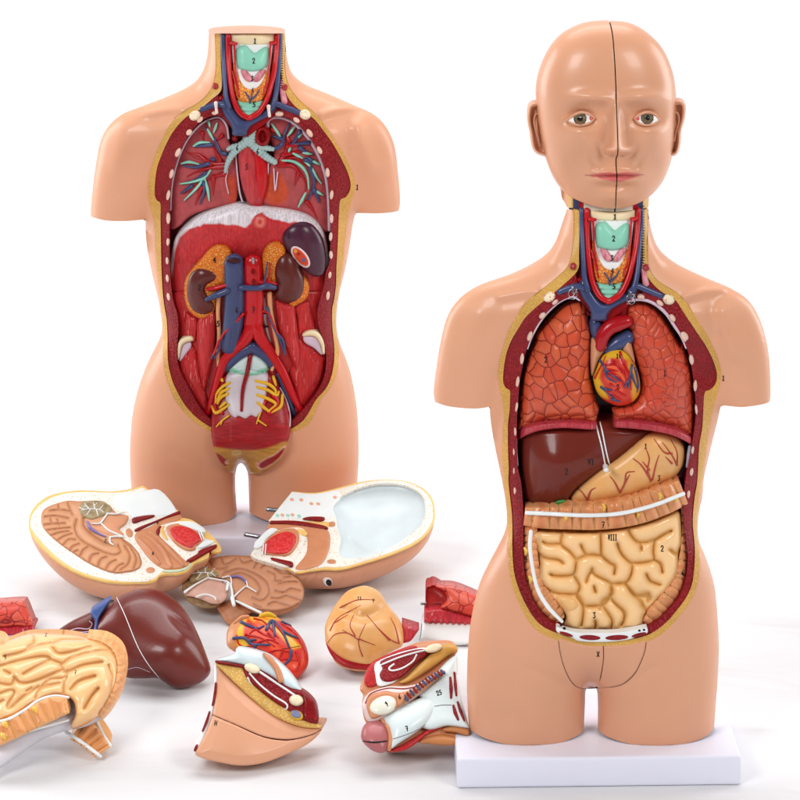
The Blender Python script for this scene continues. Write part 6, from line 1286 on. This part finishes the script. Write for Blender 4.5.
icr = [S(T5, *p) for p in ([(20, 150), (110, 130), (200, 92), (290, 72)], [(190, 30), (195, 70), (160, 95)], [(300, 98), (330, 132), (400, 126), (520, 92)], [(-20, 210), (120, 172), (240, 150), (284, 166), (200, 212), (130, 252)], [(280, 165), (350, 190)], [(345, 200), (420, 152), (540, 122), (625, 112)], [(350, 190), (372, 240), (470, 202), (585, 182)], [(80, 268), (120, 302), (200, 290), (320, 242), (362, 226)], [(-20, 300), (60, 312), (82, 280)], [(240, 322), (282, 282), (372, 270), (384, 230)], [(362, 372), (366, 300), (382, 268)],
     [(0, 362), (62, 342), (82, 362), (42, 428), (62, 442), (130, 382), (222, 322)], [(200, 392), (232, 332), (342, 302)], [(-20, 420), (20, 400)], [(400, 342), (452, 292), (545, 262)], [(480, 452), (520, 382), (562, 332)], [(560, 482), (622, 382), (642, 282), (620, 200)], [(300, 75), (360, 55), (480, 55)], [(20, 230), (60, 250)], [(150, 350), (180, 330)])]
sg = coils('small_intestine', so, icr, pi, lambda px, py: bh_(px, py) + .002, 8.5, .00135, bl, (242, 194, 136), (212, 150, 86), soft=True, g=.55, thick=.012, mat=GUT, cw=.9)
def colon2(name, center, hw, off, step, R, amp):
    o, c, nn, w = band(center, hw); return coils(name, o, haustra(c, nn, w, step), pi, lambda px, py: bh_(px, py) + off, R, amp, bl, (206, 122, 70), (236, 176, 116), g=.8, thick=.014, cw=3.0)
c1 = colon2('colon', T5((-60, 610), (0, 588), (100, 545), (200, 495), (300, 448), (390, 430)), [12, 12, 11.5, 11.5, 12, 8], .006, 12, 8, .007)
c2_ = colon2('colon', T5((500, 36), (600, 56), (670, 110), (696, 190), (690, 280), (660, 370), (610, 450), (570, 500)), [2.5, 4, 5, 5, 5, 5, 5, 4], .002, 9, 5, .005)
c3_ = colon2('colon', T5((-60, 75), (0, 80), (35, 120)), [8, 8, 3], .004, 9, 6, .005)
tube('colon_ligament', WHITE, T5((-60, 540), (0, 522), (60, 505), (140, 458), (220, 402), (310, 376), (392, 386)), [1.4, 1.4, 1.2], lambda px, py: np.minimum(c1.s(px, py), sg.s(px, py)) - .001, bl, lift=.3, flat=.7)
tube('colon_ligament', WHITE, T5((-60, 660), (0, 645), (80, 615), (180, 572), (300, 540), (392, 514)), [1.5, 1.6, 1.2], lambda px, py: base.s(px, py) - .007, bl, lift=.3, flat=.7)
for p in ((20, 605), (30, 540), (200, 455)):
    x, y = T5(p)[0]; tube('fat_tag', FTAG, [(x - 2, y - 2), (x, y), (x + 2, y + 3)], [1.6, 3, 1.2], c1.s, bl, lift=.2, n=7)
so2, cc2, nn2, w2 = band(T5((440, 560), (500, 600), (550, 650), (585, 700)), [13.5, 13, 11, 9.5])
s2_ = coils('bowel_stump', so2, haustra(cc2, nn2, w2, 9), lambda px, py: pi(px, py) + .020, lambda px, py: 0 * px, 9, .012, bl, (206, 122, 70), (236, 176, 116), g=.8, thick=.03, cw=3.0)
tubes('stump_ligament', WHITE, [(T5((376, 582), (480, 650), (576, 724)), 1.7), (T5((552, 524), (590, 600), (630, 660)), 1.7)], lambda px, py: s2_.s(px, py), bl, lift=.5, flat=.7)
for ch, c in (('7', (432, 242)), ('5', (32, 156)), ('2', (265, 25))): mark(ch, *T5(c)[0], 4, lambda px, py: sg.s(px, py), bl, r=.4)
settle(bl)

# ---------------------------------------------------------------- two lung bases
LNG2 = M('loose_lung_paint', (206, 66, 52), kind='cells', scale=64, c2=(140, 24, 24), c3=(216, 92, 70), edge=.05, bump=.5, dist=.002, rough=.36)
FRINGE = M('lung_fringe_paint', (196, 50, 60), kind='fiber', scale=130, stretch=(3, 1, .3), c2=(160, 30, 44), c3=(222, 130, 130), bump=.4, rough=.4)
lA = thing('lung', 'red lung piece cut off by the left edge of the photo, behind the bowel', 'lung', 'loose lung pieces')
pA, nA = lay(10, 625, (0, -.7, .7), .03)
relief('lung_body', LNG2, spl(T4((-120, 90), (-120, 90), (0, 80), (60, 76), (86, 76), (86, 76), (102, 115), (116, 166), (60, 166), (0, 172), (-120, 180), (-120, 180)), 4), pA, h=bev(.016, 14), parent=lA, g=.8, back='slab', thick=.05, bdir=(0, .8, -.2))
relief('lung_base', FRINGE, spl(T4((-120, 178), (-120, 178), (0, 170), (116, 164), (120, 186), (100, 194), (0, 204), (-120, 210), (-120, 210)), 4), lambda px, py: pA(px, py) + .001, h=bev(.004, 3), parent=lA, g=.8, back='slab', thick=.04, bdir=(0, .9, -.1))
relief('lung_rim', LILAC, spl(T4((-120, 205), (0, 200), (100, 192), (118, 190), (100, 204), (0, 216), (-120, 222)), 4), lambda px, py: pA(px, py) + .003, h=bev(.003, 2), parent=lA, g=.8, back='slab', thick=.03)
settle(lA)
T6 = Z(300, 570, 4)
lB = thing('lung', 'red lung piece with a hollow pale underside, half hidden behind the standing torso', 'lung', 'loose lung pieces')
pB, nB = lay(450, 635, (0, -.7, .7), .03)
relief('lung_body', LNG2, spl(T6((538, 64), (538, 64), (620, 68), (720, 108), (760, 130), (760, 210), (700, 192), (640, 174), (560, 152), (560, 152), (586, 125), (582, 92)), 4), pB, h=bev(.014, 14), parent=lB, g=.8, back='slab', thick=.03, bdir=(0, .9, -.1))
relief('lung_hollow', M('lung_hollow_paint', (176, 40, 40), rough=.4, mott=.15), spl(T6((504, 78), (520, 66), (540, 62), (582, 92), (587, 125), (556, 152), (502, 160), (502, 160)), 4), lambda px, py: pB(px, py) + .004, h=bev(-.008, 8), parent=lB, g=.8, back='slab', thick=.03)
fr = np.array([(496, 160), (560, 153), (640, 174), (760, 208), (760, 232)] + [(x, 222 - (x - 496) * .02 - (700 - x) * .06 + (6 if i % 2 else -5)) for i, x in enumerate(range(720, 490, -12))], float)
fr[fr[:, 0] < 500, 0] = 497
relief('lung_base', FRINGE, T6(*fr), lambda px, py: pB(px, py) - .001, h=bev(.004, 3), parent=lB, g=.7, back='slab', thick=.02)
relief('lung_underside', WHITE, spl(T6((490, 212), (490, 212), (600, 200), (760, 220), (760, 300), (760, 300), (630, 302), (480, 282), (480, 282)), 4), lambda px, py: pB(px, py) + .004, h=bev(.004, 5), parent=lB, g=1, back='slab', thick=.03)
tubes('rim_wire', STEEL, [(T6((487, 215), (484, 250), (479, 280)), .45), (T6((615, 303), (670, 298), (740, 290)), .5)], lambda px, py: pB(px, py) - .001, lB, n=6)
tube('steel_pin', STEEL, T6((486, 135), (504, 133)), 1.4, lambda px, py: pB(px, py) + .002, lB, n=10, smooth=False)
settle(lB)

# ---------------------------------------------------------------- loose heart
hl_ = thing('heart', 'loose red and yellow heart lying between the brain half and the groin wedge', 'heart')
pH, nH = lay(268, 655, (0, -.6, .8), .04)
h2o = spl(T3((322, 570), (330, 510), (368, 462), (432, 436), (500, 440), (540, 424), (592, 428), (640, 458), (702, 500), (762, 572), (790, 650), (786, 722), (742, 778), (690, 796), (600, 770), (480, 700), (370, 640), (330, 610)), 4)
hp = layers((210, 54, 36), (T3((430, 430), (520, 445), (600, 470), (640, 520), (700, 560), (750, 610), (700, 625), (640, 560), (590, 500), (560, 480), (480, 470)), (230, 178, 50), 3), (T3((370, 560), (385, 500), (420, 450), (445, 440), (420, 500), (420, 560), (450, 590), (440, 615), (380, 610)), (230, 178, 50), 3), (T3((520, 425), (600, 430), (640, 460), (560, 455)), (222, 160, 50), 2),
            (spl(T3((310, 570), (325, 500), (370, 455), (440, 428), (440, 445), (412, 466), (384, 520), (372, 580), (378, 625), (330, 625)), 4), (206, 140, 94), 2), (T3((470, 540), (560, 580), (620, 640)), (232, 96, 60), 4, 3), (T3((620, 690), (700, 720), (760, 700)), (228, 84, 56), 4, 3), (T3((500, 470), (540, 520)), (232, 96, 60), 3, 2.5))
h2 = relief('heart_muscle', PAINT, h2o, pH, infl=.8, parent=hl_, g=.7, paint=hp, back='infl', backratio=.8)
t = TubeMB(); v = TubeMB()
for p in ([(450, 470), (520, 530), (590, 560)], [(430, 540), (520, 560), (600, 610)], [(480, 450), (540, 470), (620, 560)], [(600, 480), (660, 560), (700, 660)], [(640, 480), (720, 540), (770, 640)], [(470, 600), (560, 570), (620, 590)], [(540, 650), (610, 630), (690, 640)], [(600, 700), (660, 680), (740, 690)], [(380, 545), (390, 590), (420, 610)], [(500, 500), (460, 530), (440, 570)], [(640, 640), (620, 700), (650, 750)], [(720, 640), (740, 700), (720, 750)], [(560, 530), (600, 570)]): t.add(T3(*p), [1.2, .6], h2.s, lift=.4, n=6)
for p in ([(405, 468), (450, 490), (500, 506), (535, 492)], [(362, 562), (425, 560), (460, 592), (520, 598), (570, 600)], [(550, 512), (580, 462), (620, 490), (655, 550), (682, 612)], [(588, 470), (600, 550)], [(640, 520), (690, 545), (730, 560)], [(692, 630), (684, 680), (645, 722)], [(490, 600), (480, 620)], [(455, 575), (490, 570)], [(640, 470), (690, 490)]): v.add(T3(*p), [1.7, 1.0], h2.s, lift=.5, n=6)
t.build('coronary_artery', RED, hl_); v.build('coronary_vein', BLUE, hl_)
tube('cut_line', INK, T3((400, 610), (480, 612), (560, 642), (640, 625), (742, 606)), .35, h2.s, hl_, lift=.2, n=5)
tube('heart_collar', YELLOW, T3((520, 436), (560, 428), (600, 440)), [2.6, 3.2, 2], lambda px, py: pH(px, py) - .006, hl_, n=8)
tube('heart_collar', FLP, T3((372, 475), (410, 446), (445, 438)), [2, 2.6, 2], lambda px, py: pH(px, py) - .006, hl_, n=8)
settle(hl_)

# ---------------------------------------------------------------- loose stomach
s3 = thing('stomach', 'loose cream stomach with red veins and a red rim lying on the sheet', 'stomach')
pS, nS = lay(365, 640, (0, -.6, .8), .05)
s3o = spl(T6((100, 265), (101, 222), (128, 160), (180, 92), (228, 68), (270, 64), (318, 88), (352, 140), (398, 198), (413, 250), (410, 302), (375, 322), (335, 345), (290, 382), (262, 386), (180, 366), (130, 332), (106, 302)), 4)
S3F = Field(s3o, 1.2)
relief('stomach_rim', M('red_rim_paint', (170, 28, 36), rough=.35, mott=.15, mscale=80), spl(T6((104, 290), (150, 330), (220, 355), (290, 365), (300, 385), (262, 398), (180, 386), (128, 346)), 4), lambda px, py: pS(px, py) - .004, h=bev(.005, 4), parent=s3, g=.8, back='slab', thick=.04, bdir=(0, .9, -.3))
relief('stomach_underside', FLP, spl(T6((128, 346), (180, 384), (262, 396), (275, 404), (220, 404), (160, 385)), 4), lambda px, py: pS(px, py) - .001, h=bev(.004, 3), parent=s3, g=.8, back='slab', thick=.03, bdir=(0, .9, -.2))
s3r = relief('stomach_body', STOM, s3o, pS, h=lambda px, py, sd, u: S3F(px, py) * 1.2e-3 * .85 - .006 * np.exp(-(pdist(np.stack([np.ravel(px), np.ravel(py)], 1), [S(T6, (180, 160), (250, 190), (330, 160))]).reshape(px.shape) / 6)**2), parent=s3, g=.8, back='infl', infl=1, infl_outline=S3F, backratio=.6)
t = TubeMB()
vessel_tree(t, [T6(*p) for p in ([(250, 345), (238, 310), (236, 275), (262, 215)], [(236, 280), (190, 252), (140, 258), (110, 292)], [(220, 262), (200, 222), (214, 180)], [(358, 282), (320, 242), (268, 180)], [(398, 294), (362, 278), (300, 220)], [(396, 292), (382, 232), (362, 190)], [(120, 242), (152, 192), (242, 142)], [(140, 210), (190, 180)], [(236, 275), (260, 285), (300, 300)], [(160, 150), (230, 120), (300, 120)], [(215, 265), (170, 240)])], s3r.s, .75, .35)
t.build('stomach_vessel', VESS, s3)
relief('pancreas_tip', FRINGE, spl(T6((408, 215), (408, 215), (478, 236), (478, 236), (445, 282), (416, 292), (405, 290)), 4), lambda px, py: pS(px, py) + .006, h=bev(.004, 3), parent=s3, g=.8, back='slab', thick=.02)
mark('11', *T6(238, 113)[0], 3.6, s3r.s, s3, r=.4); mark('7', *T6(294, 124)[0], 3.6, s3r.s, s3, r=.4)
settle(s3)

# ---------------------------------------------------------------- groin wedge, skin side out
W = Z(190, 640, 5.714)
w = thing('groin_piece', 'skin coloured wedge with a fat and muscle cut face before the loose heart', 'model part')
pW, nW = lay(255, 700, (0.12, -.72, .68), .05)
def W_(name, mat, pts, lift, h=None, back='slab', thick=None, **k):
    return relief(name, mat, spl(W(*pts), 4) if not k.pop('raw', False) else pts, (lambda px, py: pW(px, py) - lift), h=h, parent=w, **{**dict(g=.8, back=back, thick=thick or .008, bdir=(0, .9, -.3)), **k})
wo = spl(W((152, 140), (152, 140), (250, 240), (370, 350), (480, 430), (610, 485), (752, 498), (752, 498), (746, 526), (680, 590), (560, 650), (430, 700), (300, 718), (180, 702), (60, 672), (32, 644), (60, 590), (95, 520), (130, 420), (148, 300), (153, 200)), 4)
ws = relief('skin_cover', SKIN, wo, pW, h=lambda px, py, sd, u: .006 * np.sqrt(np.clip(sd / 10, 0, 1)) + .010 * gauss(px, py, *W(250, 560)[0], 40, 40) - .0022 * np.exp(-(pdist(np.stack([np.ravel(px), np.ravel(py)], 1), [S(W, (128, 430), (250, 480), (400, 546), (500, 568), (590, 568), (700, 540), (748, 512))]).reshape(px.shape) / .8)**2), parent=w, g=.8, back='slab', thick=.05, bdir=(.1, .85, -.15))
tube('split_line', M('split_line_paint', (70, 22, 20)), W((126, 428), (250, 480), (400, 547), (500, 569), (590, 569), (700, 540), (748, 512)), [.35, .4, .7, 1.1, .9, .5, .4], ws.s, w, lift=-.1, n=6)
W_('fat_layer', M('wedge_fat_paint', (240, 204, 124), kind='beads', scale=330, c2=(214, 166, 88), bump=.5, dist=.0012, rough=.4), [(150, 132), (230, 146), (310, 160), (335, 220), (400, 288), (500, 362), (565, 400), (640, 448), (730, 480), (752, 500), (700, 505), (610, 490), (480, 435), (375, 357), (255, 245), (158, 150)], .005, bev(.003, 4))
wm = W_('muscle_layer', MCUT, [(300, 150), (360, 138), (440, 186), (560, 262), (640, 286), (702, 338), (727, 392), (727, 478), (640, 458), (560, 402), (480, 352), (380, 272), (318, 212)], .006, bev(.004, 4), thick=.03)
W_('pelvic_plate', M('pale_plate_paint', (214, 228, 232), rough=.35), [(152, 116), (152, 116), (250, 82), (264, 50), (300, 46), (420, 76), (485, 112), (562, 182), (620, 260), (634, 290), (560, 275), (440, 196), (320, 150), (200, 126)], .004, bev(.008, 8), thick=.03)
W_('flesh_cord', FLP, [(416, 76), (470, 104), (520, 172), (534, 235), (505, 240), (480, 170), (440, 118)], .012, bev(.004, 3))
W_('red_strip', MRED2, [(150, 118), (230, 128), (315, 146), (312, 160), (230, 146), (152, 132)], .008, bev(.002, 1.5))
BN2 = M('bone_knob_paint', (236, 222, 190), rough=.4, mott=.1, mscale=120)
W_('bone_knob', BN2, ell(*W(355, 163)[0], 8.2, 4.6, .35), .011, bev(.005, 4), raw=True); W_('bone_knob', BN2, ell(*W(607, 345)[0], 7.2, 5.6, .2), .011, bev(.006, 4), raw=True)
t = TubeMB()
t.add(W((340, 190), (400, 256), (480, 320), (545, 360), (556, 384), (530, 394), (430, 340), (360, 268), (330, 215)), .9, wm.s, lift=.4, n=6); t.add(W((395, 180), (500, 250), (612, 325)), [1.2, 1.0], wm.s, lift=.4, n=6); t.build('white_sheath', WHITE, w)
W_('deep_muscle', MRED2, [(640, 300), (700, 342), (725, 392), (725, 470), (650, 440), (650, 360)], .010, bev(.003, 4))
W_('vessel_end', YELLOW, ell(*W(610, 428)[0], 7, 5, .4), .009, bev(.002, 2), raw=True)
W_('vessel_end', M('grey_vessel_paint', (130, 136, 170)), ell(*W(605, 424)[0], 5.4, 3.8, .4), .011, bev(.002, 2), raw=True)
W_('side_sheath', WHITE, [(140, 150), (153, 140), (156, 200), (150, 300), (132, 420), (96, 530), (36, 655), (18, 625), (70, 512), (108, 400), (138, 290), (138, 200)], .0005, bev(.002, 2))
for p in ([(147, 245), (142, 310), (128, 372)], [(112, 410), (95, 465), (72, 520)], [(40, 600), (26, 632)]): tube('side_muscle', MRED2, W(*p), [1.0, 1.5, 1.0], lambda px, py: pW(px, py) - .003, w, n=8)
mark('H', *W(149, 475)[0], 4.6, ws.s, w, rot=.2)
settle(w)

# ---------------------------------------------------------------- groin piece, dissected side
T7 = Z(350, 630, 6.154)
gp = thing('groin_piece', 'dissected white and red genital model piece beside the front slab', 'model part')
pG, nG = lay(410, 700, (0, -.6, .8), .05)
def G_(name, mat, pts, lift, h=None, **k):
    raw = k.pop('raw', False)
    return relief(name, mat, pts if raw else spl(T7(*pts), 4), (lambda px, py: pG(px, py) - lift), h=h, parent=gp, **{**dict(g=.7, back='slab', thick=.010, bdir=(0, .85, -.35)), **k})
G_('flesh_base', FLP, [(62, 350), (130, 205), (240, 150), (400, 80), (500, 66), (620, 66), (664, 120), (640, 180), (662, 300), (722, 580), (726, 630), (716, 705), (600, 706), (430, 690), (340, 738), (240, 752), (160, 700), (120, 600), (88, 550), (74, 460), (80, 400)], .0, bev(.006, 8), thick=.05)
G_('red_muscle', MRED, [(85, 295), (130, 205), (190, 168), (300, 120), (390, 95), (400, 120), (200, 190), (170, 330), (110, 352)], .006, bev(.004, 4))
G_('white_border', LIPW, [(148, 215), (190, 182), (330, 130), (450, 108), (480, 122), (440, 150), (300, 300), (240, 335), (175, 345), (155, 290)], .009, bev(.002, 3))
mc = G_('cut_muscle', MCUT, [(190, 190), (330, 138), (440, 116), (490, 134), (470, 160), (400, 212), (330, 282), (255, 318), (200, 312), (182, 272), (200, 235)], .011, bev(.003, 4))
t = TubeMB(); t.add(T7((190, 215), (300, 170), (400, 140), (460, 126)), .9, mc.s, lift=.4, n=6); t.add(T7((410, 152), (385, 195), (320, 236), (260, 250), (240, 235), (270, 210)), .9, mc.s, lift=.4, n=6); t.build('white_sheath', WHITE, gp)
G_('fat_band', M('ochre_fat_paint', (206, 154, 76), rough=.38, mott=.15, mscale=90), [(300, 322), (350, 290), (430, 210), (500, 145), (560, 92), (640, 84), (662, 128), (600, 160), (500, 236), (420, 288), (340, 328)], .010, bev(.005, 5))
G_('bone_knob', BN2, ell(*T7(514, 112)[0], 8.6, 4.2, -.25), .017, bev(.003, 3), raw=True)
wb_ = G_('white_capsule', M('capsule_paint', (218, 230, 230), rough=.3, coat=.25, mott=.05), [(560, 230), (630, 165), (660, 165), (664, 260), (662, 310), (722, 560), (726, 606), (600, 592), (490, 615), (420, 570), (440, 430), (420, 400), (500, 320)], .010, bev(.010, 10))
for a, b, c_ in (((617, 292), (622, 360), (622, 418)), ((642, 262), (648, 340), (654, 402)), ((636, 464), (648, 510), (666, 552)), ((662, 444), (680, 500), (702, 558))): tube('muscle_strip', MCUT, T7(a, b, c_), [1.2, 1.9, 1.2], wb_.s, gp, lift=.2, n=8, flat=.6)
tube('joint_line', bpy.data.materials['gap_shadow_plastic'], T7((520, 470), (570, 462), (625, 462)), .3, wb_.s, gp, lift=.1, n=5)
co_ = spl(T7((74, 455), (118, 385), (230, 348), (340, 346), (430, 325), (500, 280), (560, 246), (592, 252), (560, 300), (500, 345), (420, 405), (340, 462), (270, 510), (170, 560), (110, 562), (84, 510)), 4)
CF = Field(co_, 1)
cd = relief('cord_sheath', M('sheath_paint', (226, 200, 196), rough=.32, coat=.2), co_, lambda px, py: pG(px, py) - .014, h=lambda px, py, sd, u: CF(px, py) * 1.0e-3 * .7, parent=gp, g=.7, back='slab', thick=.015, bdir=(0, .85, -.35))
tube('sheath_line', MRED2, T7((95, 450), (130, 392), (230, 360), (340, 362), (440, 335), (560, 258)), .7, cd.s, gp, lift=.2, n=6)
G_('cord_bed', FLP, [(102, 440), (132, 396), (220, 374), (310, 384), (420, 350), (540, 262), (586, 254), (520, 320), (400, 408), (320, 460), (290, 480), (150, 545), (112, 510)], .020, bev(.004, 3))
t = TubeMB(); t2 = TubeMB()
for i, k_ in enumerate(np.linspace(0, 1, 13)):
    x = 345 + (572 - 345) * k_; y = 418 - (418 - 258) * k_ - 14 * math.sin(k_ * 3.1)
    (t if i % 2 else t2).add(T7((x - 12, y - 14 * (1 - .4 * k_)), (x + 10, y + 16 * (1 - .4 * k_))), 1.3, lambda px, py: pG(px, py) - .0255, n=6)
t.build('cord_artery', MRED2, gp); t2.build('cord_vein', BLUE, gp)
te = G_('testis', M('pearl_paint', (230, 228, 212), rough=.28, coat=.3), ell(*T7(204, 464)[0], 14.2, 9.6, -.32), .022, raw=True, infl=.8)
G_('tip_flesh', FLP, [(285, 395), (320, 385), (345, 400), (330, 440), (300, 470), (290, 440)], .024, bev(.004, 4))
sh_o = spl(T7((196, 548), (320, 470), (440, 415), (512, 425), (526, 480), (490, 560), (405, 632), (300, 700), (240, 735), (245, 650), (220, 585)), 4)
shf = relief('shaft', bpy.data.materials['capsule_paint'], sh_o, lambda px, py: pG(px, py) - .014, infl=.9, parent=gp, g=.7, back='infl', backratio=.8)
tip = relief('shaft_tip', M('mauve_paint', (178, 104, 106), rough=.33, coat=.2), spl(T7((68, 640), (82, 592), (115, 562), (155, 551), (196, 558), (232, 600), (246, 660), (236, 722), (206, 756), (148, 748), (92, 706), (70, 670)), 4), lambda px, py: pG(px, py) - .012, infl=.95, parent=gp, g=.7, back='infl', backratio=.8)
tube('tip_collar', FLP, T7((200, 556), (236, 605), (250, 665), (240, 735)), [2.2, 2.6, 2.6, 2.2], lambda px, py: np.minimum(tip.s(px, py), shf.s(px, py)), gp, lift=.1, n=8)
tube('tip_slit', INK, T7((80, 684), (150, 692), (226, 684)), [.5, 1.0, .7], tip.s, gp, lift=0, n=6)
tube('shaft_line', INK, T7((235, 680), (330, 650), (420, 612), (488, 560)), .3, shf.s, gp, lift=.1, n=5)
G_('lower_muscle', MRED, [(250, 735), (330, 700), (430, 640), (480, 612), (570, 585), (572, 600), (480, 640), (430, 680), (340, 740), (230, 752)], .008, bev(.004, 4))
G_('lower_flesh', M('tan_flesh_paint', (190, 122, 74), rough=.35), [(424, 690), (480, 655), (560, 640), (650, 655), (716, 680), (714, 708), (600, 712), (480, 702)], .006, bev(.006, 6))
G_('lower_flesh', bpy.data.materials['tan_flesh_paint'], [(575, 605), (640, 592), (728, 608), (726, 650), (650, 632), (580, 625)], .010, bev(.005, 5))
for ch, c, sf in (('9', (225, 454), te.s), ('6', (306, 410), lambda px, py: pG(px, py) - .029), ('25', (550, 386), wb_.s), ('7', (352, 606), shf.s)): mark(ch, *T7(c)[0], 4.6, sf, gp, rot=-.3)
settle(gp)
studio()
finish_roots()
